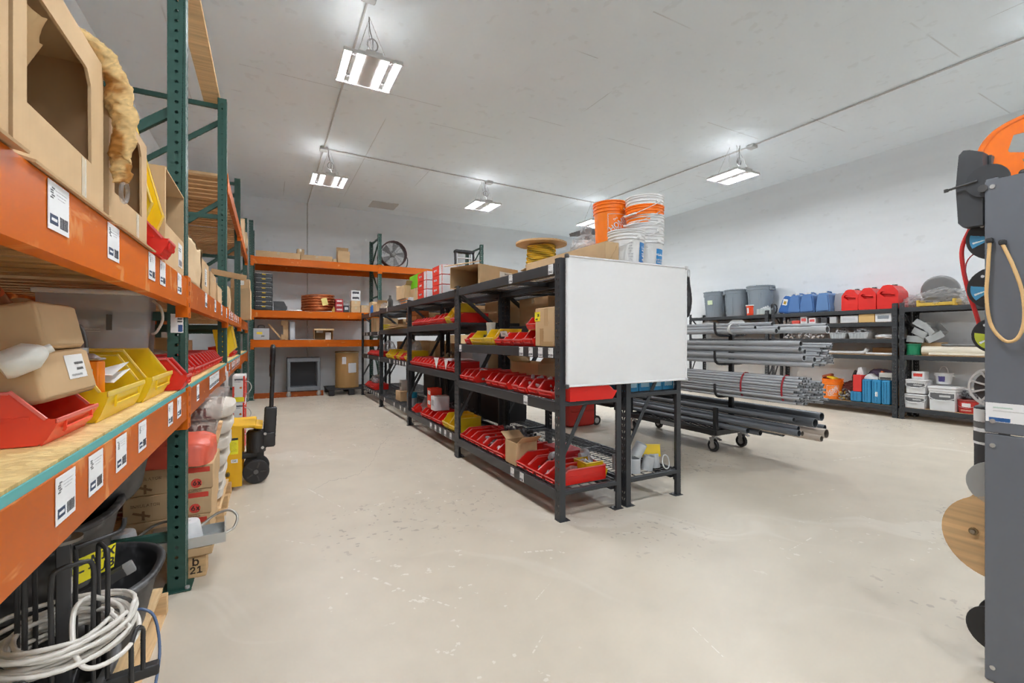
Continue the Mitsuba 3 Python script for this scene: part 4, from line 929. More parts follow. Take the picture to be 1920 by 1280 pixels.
one('document_tray', B().box((0, 0, .015), (.28, .22, .03), (.72, .72, .72), bev=.006).box((0, -.02, .032), (.24, .17, .006), (.6, .6, .6)), 'satin', 'white flat tray between black bin and copper coil', 'tray', mv(.52, 10.93, ZM))
pts = []; r = random.Random(2)
for i in range(24 * 22):
    a = i / 24 * 2 * PI; t = i / 24
    lay, row = divmod(t, 5.5); rad = .345 - .028 * (lay % 3) - .012 * abs(math.sin(row)) + .006 * math.sin(3 * a + t)
    pts.append((rad * math.cos(a), rad * math.sin(a) * .9, .045 + .058 * row + .02 * math.sin(a + lay) ))
k = Kit(); k.add('coil', B().tube(pts, .0145, (.72, .25, .10), 7), 'metal')
k.add('paper_tag', B().box((.10, -.33, .22), (.12, .004, .16), (.80, .68, .25), rot=mv(ry=-15, rx=10)).box((.30, -.26, .05), (.09, .004, .12), (.80, .66, .2), rot=mv(ry=30, rz=40)), 'satin', 'yellow paper tag')
place(k, 'copper_coil', 'fat coil of copper tubing on the far rack middle shelf', 'coil', mv(1.0, 11.08, ZM))
def smallbox(name, lab, x, y, z, sx, sy, sz, c, pr=None, grp=None, rz=0):
    k = Kit(); k.add('body', B().box((0, 0, sz / 2), (sx, sy, sz), c, bev=.003), 'satin')
    if pr: k.add('print', B().box((0, -sy / 2 - .0006, sz * .55), (sx * .7, .001, sz * .4), pr), 'satin')
    return place(k, name, lab, 'box', mv(x, y, z, rz=rz), grp)
for i in range(3): smallbox('product_box', f'dark red product box, {["bottom", "middle", "top"][i]} of three beside the copper coil', 1.40, 10.80, ZM + .096 * i, .16, .2, .094, (.36, .03, .035), (.6, .45, .45))
smallbox('product_box', 'black lidded product box beside the dark red boxes', 1.545, 10.80, ZM, .11, .2, .15, (.03, .03, .035), (.4, .4, .42))
one('plastic_bag', B().raw(*[crumple((.18, .2, .27), 41, 3, .25)[i] for i in (0, 1)], (.8, .8, .8)), 'film', 'clear plastic bag beside the tan cartons on the far rack', 'bag', mv(1.58, 10.98, ZM))
for i in range(2): fbox(1.655, 1.855, 10.85, ZM + .132 * i, .13, .22, .12, f'tan carton, {["lower", "upper"][i]} of two under the white and black boxes')
for i in range(2): smallbox('product_box', f'white and black product box, {["lower", "upper"][i]} of two on the tan cartons', 1.755, 10.85, ZM + .265 + .118 * i, .2, .2, .116, (.62, .62, .63), (.05, .05, .06))
fbox(1.87, 2.05, 10.87, ZM, .17, .25, .15, 'small tan carton at the end of the far rack middle shelf')
# lower shelf
k = Kit(); k.add('body', B().box((0, 0, .12), (.30, .28, .24), (.42, .43, .45), bev=.006), 'satin'); k.add('label', B().box((-.03, -.1406, .14), (.10, .001, .05), (.75, .55, .05)).box((.03, -.1406, .08), (.06, .001, .03), (.1, .1, .1)), 'satin'); k.add('carry_handle', B().tube(spline([(-.06, 0, .24), (-.05, 0, .30), (.05, 0, .30), (.06, 0, .24)], 6), .008, (.03, .03, .03), 6), 'plastic')
place(k, 'equipment_case', 'grey metal equipment case at the left end of the far rack lower shelf', 'case', mv(-.12, 10.95, ZB))
one('wood_stick', B().box((0, 0, 0), (.035, .04, .44), (.2, 0), bev=.003), 'wood', 'wooden stick leaning beside the grey equipment case', 'stick', mv(.15, 10.95, ZB + .16, ry=-38))
k = Kit(); k.add('upright', B().box((0, 0, .21), (.10, .03, .42), (.2, 0), bev=.003).box((-.04, -.02, .36), (.10, .09, .10), (.3, 0), bev=.003).box((-.05, -.02, .06), (.08, .07, .11), (.35, 0), bev=.003), 'card')
place(k, 'cardboard_offcut', 'upright bent cardboard strip beside the blue grey column', 'cardboard', mv(.34, 10.95, ZB))
one('carton_column', B().box((0, 0, .195), (.10, .10, .39), (.48, .54, .60), bev=.004).box((0, -.0506, .2), (.06, .001, .3), (.62, .66, .70)), 'satin', 'upright blue grey narrow carton on the far rack lower shelf', 'box', mv(.47, 10.95, ZB))
one('metal_sheet', B().box((.72, 10.95, ZB + .006), (.42, .3, .012), (.5, .5, .5)), 'metal', 'thin grey sheet lying flat on the far rack lower shelf', 'sheet')
k = Kit(); t = .006; b = B()
b.box((0, 0, t / 2), (.38, .3, t), (.3, 0)).box((-.19, 0, .12), (t, .3, .24), (.3, 0)).box((.19, 0, .12), (t, .3, .24), (.25, 0)).box((0, .15, .12), (.38, t, .24), (.35, 0)).box((0, 0, .24), (.38, .3, t), (.2, 0)).box((0, -.19, .225), (.40, .10, t), (.1, 0), rot=mv(rx=22))
k.add('body', b, 'card'); k.add('contents', B().box((.09, -.10, .085), (.11, .06, .16), (.65, .65, .65)).box((-.08, -.08, .18), (.14, .05, .05), (.7, .7, .68)), 'satin', 'white packs inside')
place(k, 'cardboard_box', 'open sided carton holding white packs on the far rack lower shelf', 'box', mv(1.09, 10.95, ZB))
# floor by the far wall
k = Kit(); cg = (.16, .18, .20)
for z in (.17, .80): k.add('tray_shelf', B().box((0, 0, z), (.66, .46, .02), cg, bev=.006).box((0, -.225, z), (.66, .02, .09), (.20, .22, .245), bev=.008).box((0, .225, z), (.66, .02, .09), cg, bev=.008).box((-.325, 0, z), (.02, .46, .09), cg, bev=.008).box((.325, 0, z), (.02, .46, .09), cg, bev=.008), 'satin')
for x in (-.30, .30):
    for y in (-.2, .2): k.add('leg', B().box((x, y, .485), (.065, .065, .56), (.19, .21, .23), bev=.012), 'satin'); k.add('caster', B().cyl(.022, .02, .12, (.5, .48, .45), 12, mv(x, y, 0), r1=.034).cyl(.05, -.015, .015, (.25, .23, .22), 16, mv(x, y, .05, rx=90)), 'satin')
k.add('back_panel', B().box((0, .215, .48), (.6, .012, .56), (.05, .053, .06)), 'satin')
place(k, 'utility_cart', 'grey two shelf plastic utility cart by the far wall', 'cart', mv(.70, 11.15, 0))
pk = Kit()
for i in range(5): pk.add('slat', B().box((0, -.4 + .2 * i, .135), (1.0, .13, .02), (.025, .025, .028), bev=.004), 'satin')
for x in (-.42, 0, .42):
    for y in (-.4, .4): pk.add('foot', B().box((x, y, .065), (.12, .12, .125), (.025, .025, .028), bev=.01), 'satin')
place(pk, 'plastic_pallet', 'black plastic pallet under the fibre drum', 'pallet', mv(1.66, 11.15, 0))
k = Kit(); k.add('body', B().lathe([(0, 0), (.255, 0), (.26, .01), (.26, .03), (.255, .035), (.255, .78), (.262, .785), (.262, .82), (.25, .825), (0, .815)], (.42, .24, .09), 40), 'satin')
k.add('rim_band', B().lathe([(.257, .79), (.266, .79), (.266, .822), (.257, .822)], (.36, .27, .15), 40), 'metal')
for (a, z, w, h) in ((-112, .62, .09, .16), (-70, .45, .20, .22)):
    P = [(.2575 * math.cos(math.radians(a) + t), .2575 * math.sin(math.radians(a) + t), zz) for t in np.linspace(-w / .52, w / .52, 6) for zz in (z - h / 2, z + h / 2)]
    k.add('paper_label', B().raw(P, [[2 * i, 2 * i + 2, 2 * i + 3, 2 * i + 1] for i in range(5)], (.72, .73, .75)), 'satin', 'white paper label')
place(k, 'fibre_drum', 'tall brown fibre drum with two white labels by the far wall', 'drum', mv(1.62, 11.12, .146))
one('rack_beam', B().box((.42, 10.98, .055), (1.35, .06, .11), (.95, 0), bev=.003), 'beampaint', 'spare brown rack beam lying on the floor by the far rack', 'beam')
# drum fan and ladder behind, second bay
k = Kit(); M = mv(rx=90)
k.add('shroud', B().lathe([(.30, -.11), (.315, -.115), (.30, -.09), (.285, 0), (.30, .09), (.315, .115), (.30, .11)], (.07, .022, .022), 40, M), 'painted')
g = B()
for rr in np.linspace(.05, .29, 8): g.tube([(rr * math.cos(a), -.112, rr * math.sin(a)) for a in np.arange(36) / 36 * 2 * PI], .0025, (.03, .03, .03), 4, closed=True)
for j in range(8): a = j * PI / 4; g.tube([(.03 * math.cos(a), -.112, .03 * math.sin(a)), (.30 * math.cos(a), -.112, .30 * math.sin(a))], .003, (.03, .03, .03), 4)
k.add('guard', g, 'satin')
for j in range(5):
    a = j * 2 * PI / 5; P = np.array([(.05 * math.cos(a), -.03, .05 * math.sin(a)), (.27 * math.cos(a - .28), -.05, .27 * math.sin(a - .28)), (.27 * math.cos(a + .28), .03, .27 * math.sin(a + .28)), (.05 * math.cos(a + .6), .02, .05 * math.sin(a + .6))])
    k.add('blade', B().raw(P, [[0, 1, 2, 3]], (.35, .35, .36)), 'satin')
k.add('hub', B().cyl(.06, -.07, .07, (.3, .3, .3), 20, M), 'satin')
k.add('stand', B().tube(spline([(.30, 0, 0), (.36, 0, -.1), (.30, 0, -.30), (0, .05, -.318), (-.30, 0, -.30), (-.36, 0, -.1), (-.30, 0, 0)], 5), .012, (.03, .03, .03), 6), 'painted')
place(k, 'drum_fan', 'dark red and black drum fan on top of the far rack', 'fan', mv(2.66, 11.05, ZT + .335))
k = Kit()
for x in (-.19, .19): k.add('rail', B().box((x, 0, 1.0), (.03, .07, 2.0), (.55, .56, .57), bev=.004), 'metal')
for i in range(7): k.add('rung', B().box((0, 0, .2 + .28 * i), (.38, .06, .03), (.6, .6, .6), bev=.004), 'metal')
k.add('top_cap', B().box((0, -.02, 2.03), (.50, .16, .06), (.02, .02, .022), bev=.01), 'satin')
for x in (-.24, .24): k.add('rail_guard', B().box((x, -.03, 1.75), (.03, .06, .5), (.02, .02, .022), bev=.006), 'satin')
place(k, 'step_ladder', 'aluminium step ladder with black cap behind the open carton', 'ladder', mv(4.25, 10.30, 1.36, rx=-4))
fbox(3.9, 4.6, 10.28, .0, 1.35, .35, .4, 'tall carton stack base behind the black shelving')
# ---------------------------------------------------------------- goods on the charcoal shelving, aisle row
R1, R2 = RED, (.50, .014, .012)
def bw(*a): return [(w, d, h, c, g, p) for (w, d, h, c, g, p) in a]
XF = [x + .012 for x in XB]
zz = lambda bay, lv: LV[bay][lv] + .003
# nearest bay
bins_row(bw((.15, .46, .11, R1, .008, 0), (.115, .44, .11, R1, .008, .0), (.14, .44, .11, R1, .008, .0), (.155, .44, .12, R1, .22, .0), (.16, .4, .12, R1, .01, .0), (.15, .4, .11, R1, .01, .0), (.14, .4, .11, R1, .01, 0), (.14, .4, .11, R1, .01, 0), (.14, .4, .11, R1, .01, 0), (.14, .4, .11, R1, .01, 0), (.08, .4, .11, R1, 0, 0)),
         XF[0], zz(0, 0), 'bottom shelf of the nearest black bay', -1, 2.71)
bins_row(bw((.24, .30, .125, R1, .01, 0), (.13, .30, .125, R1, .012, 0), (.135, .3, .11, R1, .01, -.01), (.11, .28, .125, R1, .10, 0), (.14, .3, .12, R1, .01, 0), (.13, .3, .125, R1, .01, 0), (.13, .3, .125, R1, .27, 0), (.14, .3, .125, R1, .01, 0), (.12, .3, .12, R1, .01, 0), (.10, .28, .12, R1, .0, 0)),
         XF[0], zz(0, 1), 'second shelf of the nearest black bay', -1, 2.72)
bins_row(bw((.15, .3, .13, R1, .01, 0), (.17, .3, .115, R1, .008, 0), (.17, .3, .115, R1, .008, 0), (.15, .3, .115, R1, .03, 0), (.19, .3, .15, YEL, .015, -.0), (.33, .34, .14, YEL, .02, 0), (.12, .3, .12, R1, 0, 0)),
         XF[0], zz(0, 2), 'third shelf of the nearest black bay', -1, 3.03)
place(bin_kit(.15, .24, .10, R1), 'parts_bin', 'red bin stacked on another red bin beside the tall taped carton', 'bin', mv(XF[0] + .03, 3.105, zz(0, 2) + .132, rz=180), 'parts bins')
place(bin_kit(.42, .2, .17, YEL), 'parts_bin', 'yellow bin behind the red bins, third shelf of the nearest black bay', 'bin', mv(2.12, 3.48, zz(0, 2), rz=180), 'parts bins')
k = Kit(); k.add('body', B().box((0, 0, .145), (.26, .27, .29), (.12, 0), bev=.006), 'card'); k.add('packing_tape', B().box((-.1308, -.02, .22), (.001, .05, .13), (.50, .33, .17)).box((-.1308, .04, .07), (.001, .05, .13), (.40, .24, .11)).box((-.1308, -.03, .02), (.001, .16, .035), (.45, .28, .13)), 'satin', 'brown tape strips')
k.add('yellow_label', B().box((-.1312, .10, .225), (.001, .075, .07), (.85, .74, .03)).box((-.132, .085, .235), (.001, .02, .02), (.1, .09, .02)).box((-.132, .11, .205), (.001, .03, .012), (.1, .09, .02)), 'satin', 'square yellow label')
place(k, 'cardboard_box', 'tall taped carton with yellow label beside the whiteboard edge', 'box', mv(XF[0] + .138, 2.86, zz(0, 2)))
def box_open(w, d, h, tone):
    k = Kit(); b = B(); t = .006
    b.box((0, 0, t / 2), (d, w, t), (tone + .2, 0))
    for s_ in (-1, 1): b.box((s_ * (d / 2 - t / 2), 0, h / 2), (t, w, h), (tone, 0)).box((0, s_ * (w / 2 - t / 2), h / 2), (d, t, h), (tone + .1, 0))
    k.add('body', b, 'card')
    k.add('flap', B().box((0, w / 2 + .05, h + .02), (d * .9, .12, .004), (tone, 0), rot=mv(rx=25)), 'card'); k.add('flap', B().box((0, -w / 2 - .04, h + .03), (d * .9, .11, .004), (tone + .2, 0), rot=mv(rx=-35)), 'card')
    return k
place(box_open(.50, .22, .22, .2), 'cardboard_box', 'open flapped carton behind the red bins, second shelf of the nearest black bay', 'box', mv(2.19, 3.65, zz(0, 1)))
place(box_open(.20, .20, .19, .25), 'cardboard_box', 'open flapped carton between red bins, bottom shelf of the nearest black bay', 'box', mv(1.915, 3.41, zz(0, 0)))
k = Kit(); k.add('body', B().box((0, 0, .07), (.2, .32, .14), (.45, .025, .03), bev=.004), 'satin'); k.add('white_end', B().box((-.1006, -.11, .07), (.001, .09, .13), (.66, .66, .68)), 'satin', 'white printed end panel')
L = B(); text(L, 'legrand', .03, (.75, .6, .6), mv(-.101, .13, .075) @ FNX_M); k.add('lettering', L, 'satin', 'pale lettering'); place(k, 'product_box', 'dark red product box with white end on the bottom shelf of the nearest bay', 'box', mv(2.22, 3.22, zz(0, 0)))
one('white_pot', B().lathe([(0, 0), (.04, 0), (.05, .12), (.052, .125), (.0, .12)], (.72, .72, .73), 20), 'satin', 'small white plastic pot behind the wide yellow bin', 'pot', mv(2.03, 4.25, zz(0, 2) + .10))
one('pot_stand', B().box((2.03, 4.22, zz(0, 2) + .05), (.16, .3, .098), (.03, .03, .032), bev=.005), 'satin', 'low dark box carrying the small white pot', 'box')
one('notice_card', B().box((0, 0, 0), (.001, .13, .05), (.78, .78, .78)).box((-.001, 0, 0), (.001, .06, .012), (.3, .3, .3)), 'satin', 'white card standing in a red bin on the third shelf', 'card', mv(XF[0] + .01, 3.52, zz(0, 2) + .10, ry=-20))
one('black_cable_ball', B().raw(*crumple((.08, .08, .07), 3, 3, .3), (.02, .02, .022)), 'satin', 'small black cable tangle in a red bin on the third shelf', 'cable', mv(XF[0] + .06, 3.63, zz(0, 2) + .06))
bag('plastic_bag', (.26, .42, .20), 51, 'clear bag of white fittings behind the yellow bin, third shelf of the nearest bay', 'bag', mv(2.18, 3.22, zz(0, 2) + .13), fill=[(.6, .58, .52), (.7, .68, .6)])
one('carton_low', B().box((2.2, 3.2, zz(0, 2) + .06), (.22, .5, .12), (.35, 0), bev=.004), 'card', 'low carton under the clear bag of white fittings', 'box')
for i, (x, y, w, d, h, c) in enumerate([(2.24, 2.82, .16, .2, .13, YEL), (2.24, 3.62, .18, .18, .12, R2), (2.24, 3.85, .18, .18, .12, R2), (2.24, 4.08, .2, .18, .12, R2), (2.24, 4.32, .2, .18, .12, R2)]):
    nm = colname(c); place(bin_kit(w, d, h, c), 'parts_bin', f'{nm} bin, back row, bottom shelf of the nearest bay' + (f', {ORD[i - 1]} from near end' if nm == 'red' else ''), 'bin', mv(x + .06, y, zz(0, 0), rz=0), 'parts bins')
for i, (y, w) in enumerate([(2.85, .2), (3.1, .2), (4.05, .22), (4.3, .22)]): place(bin_kit(w, .2, .12, R2), 'parts_bin', f'dark red bin, back row, second shelf of nearest bay, {ORD[i]} from near end', 'bin', mv(2.28, y, zz(0, 1), rz=0), 'parts bins')
# long red tray poking out behind the diagonal brace, under the whiteboard
place(bin_kit(.12, .42, .13, R1), 'parts_bin', 'long red tray right under the whiteboard, second shelf', 'bin', mv(2.27, 2.66, zz(0, 1), rz=0), 'parts bins')
hp = lambda x, y, z, sx, sy, sz, n, sd, cols, lab: one('fittings_heap', heap((sx, sy, sz), n, sd, cols), 'satin', lab, 'fittings', mv(x, y, z), kind='stuff')
GF = [(.55, .55, .57), (.42, .42, .44), (.62, .62, .63), (.72, .72, .72)]
DF = [(.06, .06, .065), (.12, .12, .13), (.3, .3, .31), (.03, .03, .03)]
r = random.Random(12)
for i, y in enumerate([2.785, 2.92, 3.06, 3.5, 3.66, 3.82, 3.97, 4.12, 4.27]): hp(1.98, y, zz(0, 0) + .006, .22, .11, .07, 16, 100 + i, GF if i % 2 else DF, f'small fittings in a red bin, bottom shelf, nearest bay, {ORD[i]} heap from near end')
for i, y in enumerate([3.14, 3.26, 3.0, 2.85, 4.2]): hp(1.95, y, zz(0, 1) + .02, .16, .10, .11, 18, 130 + i, GF, f'grey fittings in a red bin, second shelf of the nearest bay, {ORD[i]} heap')
hp(2.2, 3.95, zz(0, 0) + .08, .2, .6, .10, 90, 140, DF, 'heap of black and grey fittings at the back of the bottom shelf')
hp(2.2, 2.84, zz(0, 0) + .03, .15, .14, .12, 20, 141, GF, 'grey fittings in the yellow bin at the back of the bottom shelf')
for i, (x, y, rz_) in enumerate([(2.18, 3.02, 20), (2.12, 3.12, 70), (2.2, 3.12, 130), (2.22, 2.96, 0)]):
    one('pipe_elbow', B().tube(spline([(0, 0, 0), (.05, 0, .0), (.085, .02, .01), (.1, .06, .01), (.1, .1, .0)], 5), .024, (.56, .56, .58), 12), 'plastic', ['grey pipe elbow by the yellow bin', 'grey pipe elbow second behind the near red tray', 'grey pipe elbow lying highest of its heap', 'grey pipe elbow nearest the whiteboard'][i] + ', bottom shelf', 'pipe fitting', mv(x - .05, y - .04, zz(0, 0) + .03 + .035 * i, rz=rz_))
one('plastic_bag', B().raw(*crumple((.10, .12, .07), 61, 3, .3), (.85, .85, .85)), 'film', 'small crumpled clear bag in the nearest red tray', 'bag', mv(2.0, 2.785, zz(0, 0) + .045))
# second bay
R8 = [(.115, .28, .105, R1, .008, 0)]
bins_row(bw((.20, .32, .16, YEL, .01, 0), (.20, .32, .17, YEL, .03, .0)) + bw((.17, .34, .13, R1, .012, 0), (.17, .34, .13, R1, .02, 0), (.16, .34, .12, R1, .012, 0), (.15, .34, .12, R1, .02, -.005), (.13, .3, .11, R1, .3, 0), (.13, .3, .11, R1, .01, 0)), XF[1], zz(1, 0), 'bottom shelf of the second black bay', -1, 4.72)
bins_row(bw(*[(.13, .3, .12, R1, .008, 0)] * 13), XF[1], zz(1, 1), 'second shelf of the second black bay', -1, 4.72)
bins_row(bw((.17, .40, .115, R1, .01, .0)) + bw((.16, .32, .16, YEL, .01, 0), (.14, .3, .13, R1, .01, 0), (.14, .3, .13, R1, .02, 0), (.2, .3, .125, R1, .01, 0)) + R8 * 7, XF[1], zz(1, 2), 'third shelf of the second black bay', -1, 4.70)
place(bin_kit(.14, .22, .10, (.70, .48, .02)), 'parts_bin', 'yellow bin lying on the long red one, third shelf of the second bay', 'bin', mv(XF[1] + .02, 4.785, zz(1, 2) + .118, rz=180), 'parts bins')
k = Kit(); bb = B(); bb.box((0, 0, .002), (.2, .42, .004), 0).box((-.1, 0, .12), (.003, .42, .24), 0).box((.1, 0, .12), (.003, .42, .24), 0).box((0, -.21, .12), (.2, .003, .24), 0).box((0, .21, .12), (.2, .003, .24), 0); k.add('tub', bb, 'clearbin')
k.add('rim', B().box((-.105, 0, .24), (.012, .45, .016), (.5, .5, .5)).box((.105, 0, .24), (.012, .45, .016), (.5, .5, .5)), 'satin'); k.add('contents', heap((.17, .36, .13), 40, 7, DF), 'satin', kind='stuff')
place(k, 'storage_tote', 'smoky clear tote behind the red bins, second shelf of the second bay', 'tote', mv(2.22, 5.15, zz(1, 1)))
one('paper_stack', sheet(lambda u, v: (-.1 + .24 * u, -.28 + .56 * v, .015 * math.sin(9 * v + 4 * u) + .07 - .09 * u * 0), 8, 14, (.62, .62, .64)), 'satin', 'white plastic sheet lying over red bins, second shelf of the second bay', 'sheet', mv(1.97, 5.02, zz(1, 1) + .06))
one('flag_paper', B().prism([(-.09, .1), (.09, .1), (0, -.04)], 0, .001, (.75, .75, .76), FNX_M), 'satin', 'white triangular paper hanging from the shelf front, second bay', 'paper', mv(XF[1] - .012, 5.3, zz(1, 1) + .05))
one('flag_paper', B().prism([(-.07, .09), (.06, .09), (-.02, -.03)], 0, .001, (.75, .75, .76), FNX_M), 'satin', 'second white triangular paper, nearer the first bay', 'paper', mv(XF[1] - .012, 4.95, zz(1, 1) + .05))
for i in range(2): smallbox('product_box', f'bright red upright box, {["lower", "upper"][i]} of two on the bottom shelf of the second bay', XF[1] + .14, 5.82, zz(1, 0) + .13 + .13 * i, .16, .15, .13, (.70, .05, .02), (.7, .7, .7), rz=-90)
smallbox('product_box', 'white printed box beside the bright red upright boxes, second bay', XF[1] + .14, 5.6, zz(1, 0) + .13, .14, .2, .18, (.66, .66, .68), (.3, .3, .33), rz=-90)
bag('plastic_bag', (.22, .3, .24), 71, 'clear plastic bag at the far end of the second bay bottom shelf', 'bag', mv(2.0, 6.2, zz(1, 0)), fill=GF)
hp(2.2, 5.6, zz(1, 0), .22, 1.2, .22, 160, 150, DF, 'heap of dark fittings at the back of the second bay bottom shelf')
hp(2.2, 5.95, zz(1, 1), .2, .6, .2, 80, 151, [(.25, .18, .08), (.4, .36, .25), (.1, .09, .08)], 'heap of brassy fittings, second shelf of the second bay')
one('cardboard_flap', B().box((0, 0, 0), (.2, .16, .006), (.3, 0)), 'card', 'brown cardboard flap over red bins, third shelf of the second bay', 'cardboard', mv(2.1, 4.95, zz(1, 2) + .20, ry=20, rx=20))
# third bay
place(carton_kit(.30, .25, .16, .25), 'cardboard_box', 'small brown carton on the bottom shelf of the third bay', 'box', mv(2.05, 7.65, zz(2, 0)))
smallbox('product_box', 'white printed box standing on the small brown carton, third bay', 2.05, 7.7, zz(2, 0) + .163, .13, .13, .17, (.62, .62, .62), (.1, .1, .1), rz=-90)
k = Kit(); k.add('body', B().cyl(.075, 0, .13, (.68, .70, .72), 24), 'satin'); k.add('cap', B().cyl(.077, .13, .21, (.02, .32, .52), 24), 'satin', 'blue cap'); place(k, 'canister', 'white canister with blue cap on the bottom shelf of the third bay', 'canister', mv(1.96, 6.92, zz(2, 0)))
bins_row(bw((.20, .32, .16, YEL, .02, 0), (.13, .3, .12, R1, .01, 0), (.13, .3, .12, R1, .02, 0), (.2, .3, .15, YEL, .02, 0), (.13, .3, .12, R1, .15, 0), (.22, .32, .16, YEL, .02, 0), (.2, .3, .15, YEL, 0, 0)), XF[2], zz(2, 1), 'second shelf of the third black bay', -1, 6.74)
for i, (y, s_) in enumerate([(7.3, .22), (7.62, .26)]): bag('plastic_bag', (.2, .28, s_), 81 + i, f'clear bag behind yellow bins, {["nearer", "farther"][i]} one in the third bay', 'bag', mv(2.12, y, zz(2, 1) + .10), fill=[(.6, .6, .6)])
for i in range(3): one('flat_cardboard', B().box((0, 0, 0), (.42, 1.0 - .12 * i, .008), (.15 + .1 * i, 0), rot=mv(rx=1.5 * (i - 1))), 'card', ['lowest', 'middle', 'topmost'][i] + ' flattened cardboard sheet sagging over the third bay shelf front', 'cardboard', mv(1.98 + .02 * i, 7.5 + .05 * i, zz(2, 2) + .02 + .03 * i))
for i in range(2): one('orange_case', B().box((0, 0, .035), (.2, .55, .07), (.55, .20, .06), bev=.005), 'satin', f'flat orange brown case, {["lower", "upper"][i]} of two in the third bay', 'case', mv(2.1, 7.1, zz(2, 2) + .125 + .075 * i))
one('flat_carton', B().box((2.12, 7.15, zz(2, 2) + .055), (.2, .7, .105), (.5, 0), bev=.004), 'card', 'flat dark carton under the two orange brown cases', 'box')
# farthest bay
bins_row(bw(*[(.13, .28, .10, R1, .01, 0)] * 9), XF[3], zz(3, 1), 'second shelf of the farthest black bay', -1, 8.8)
bins_row(bw(*[(.14, .3, .11, R1, .02, 0)] * 6), XF[3], zz(3, 0), 'bottom shelf of the farthest black bay', -1, 9.4)
bag('plastic_bag', (.26, .5, .3), 91, 'tall clear bag leaning in the farthest bay second shelf', 'bag', mv(2.12, 9.1, zz(3, 1) + .02), fill=[(.6, .6, .6)])
bag('plastic_bag', (.26, .6, .16), 92, 'clear bags over red bins, farthest bay bottom shelf', 'bag', mv(2.05, 9.9, zz(3, 0) + .11), fill=[(.6, .6, .65)])
place(carton_kit(.35, .35, .26, .15), 'cardboard_box', 'tan carton on the third shelf of the farthest bay, nearer one', 'box', mv(2.1, 9.2, zz(3, 2)))
place(carton_kit(.25, .3, .30, .3), 'cardboard_box', 'tan carton on the third shelf of the farthest bay, farther one', 'box', mv(2.1, 9.9, zz(3, 2)))
smallbox('product_box', 'yellow printed box on the third shelf of the farthest bay', 1.98, 8.85, zz(3, 2), .14, .15, .13, (.75, .55, .03), rz=-90)
# ------------------------------------------------ back row, seen through the gaps
R2B = [x + .62 for x in XB]
place(carton_kit(.6, .35, .3, .6), 'cardboard_box', 'dark carton in the back row shelving, nearest bay, third shelf', 'box', mv(2.68, 4.2, LV2[0][2] + .004))
place(bin_kit(.14, .24, .12, (.72, .10, .04)), 'parts_bin', 'bright orange red bin high in the back row, nearest bay', 'bin', mv(2.50, 3.35, LV2[0][2] + .204, rz=180), 'parts bins')
one('plastic_case', B().box((0, 0, .1), (.3, .9, .2), (.08, .08, .085), bev=.01), 'satin', 'black flat case under the bright orange red bin, back row', 'case', mv(2.66, 3.3, LV2[0][2] + .004))
for i, (x, y, h) in enumerate([(2.66, 5.1, .28), (2.66, 5.8, .22), (2.66, 6.3, .3), (2.7, 7.2, .26), (2.7, 8.0, .3), (2.75, 9.2, .3), (2.75, 10.0, .28)]):
    b_ = min(3, max(0, sum(y > q for q in YB) - 1))
    for lv in (1, 2): place(carton_kit(.5, .38, h, .5 + .06 * ((i + lv) % 4), None), 'cardboard_box', f'brown carton on the {["", "second", "third"][lv]} shelf of the back row, {ORD[i]} from the near end', 'box', mv(x, y, LV2[b_][lv] + .004), 'back row shelving cartons')
for i, (x, y, w, h, c) in enumerate([(2.66, 5.2, .55, .5, (.02, .02, .022)), (2.68, 5.9, .5, .42, (.03, .03, .032)), (2.7, 7.0, .5, .55, (.025, .025, .027)), (2.7, 7.8, .6, .5, (.03, .03, .03))]):
    k = Kit(); k.add('body', B().box((0, 0, h / 2), (.4, w, h), c, bev=.03), 'satin'); k.add('carry_handle', B().tube(spline([(0, -.1, h - .01), (0, -.08, h + .05), (0, .08, h + .05), (0, .1, h - .01)], 5), .012, c, 8), 'satin')
    place(k, 'tool_case', f'black tool case on the bottom back row shelf, {ORD[i]} from the near end', 'case', mv(x, y, LV2[min(3, sum(y > q for q in YB) - 1)][0] + .004), 'black tool cases')
for i in range(4): smallbox('product_box', f'blue product box under the whiteboard, {ORD[i]} from the left', 2.50 + .128 * i, 2.80, LV2[0][1] + .004, .122, .24, .09, (.03, .22, .42), (.35, .55, .68))
# grey couplings on the near end
for i, (x, y, z, rx_, ry_) in enumerate([(2.46, 2.72, 0, 0, 0), (2.46, 2.72, .115, 0, 0), (2.555, 2.72, .0, 0, 0), (2.58, 2.735, .125, 14, 22), (2.70, 2.735, .0, 6, 10), (2.80, 2.75, .0, -8, 0), (2.51, 2.86, .0, 0, 0), (2.64, 2.88, .0, 0, 0), (2.60, 2.88, .115, 10, -16)]):
    one('pipe_coupling', B().lathe([(.041, .004), (.046, 0), (.046, .11), (.041, .113), (.041, .004)], (.50, .52, .54), 24), 'plastic', 'large grey pipe coupling heaped below the whiteboard, ' + ['front row, lower left', 'front row, upper left', 'front row, lower, second from left', 'tilted on the upper row', 'front row, lower, third from left', 'front row, rightmost', 'back row, left', 'back row, right', 'back row, tilted on top'][i], 'pipe fitting', mv(x, y, LV2[0][0] + .006 + z, rx=rx_, ry=ry_), 'grey pipe couplings')
one('white_ring', B().tube([(.045 * math.cos(a), 0, .055 * math.sin(a)) for a in np.arange(24) / 24 * 2 * PI], .005, (.72, .73, .74), 6, closed=True), 'plastic', 'white plastic ring leaning on the grey couplings', 'ring', mv(2.84, 2.665, LV2[0][0] + .066, rx=-12, rz=10))
place(bin_kit(.16, .2, .10, YEL), 'parts_bin', 'yellow bin tipped over behind the grey couplings', 'bin', mv(2.86, 2.92, LV2[0][0] + .05, rz=60, ry=14), 'parts bins')
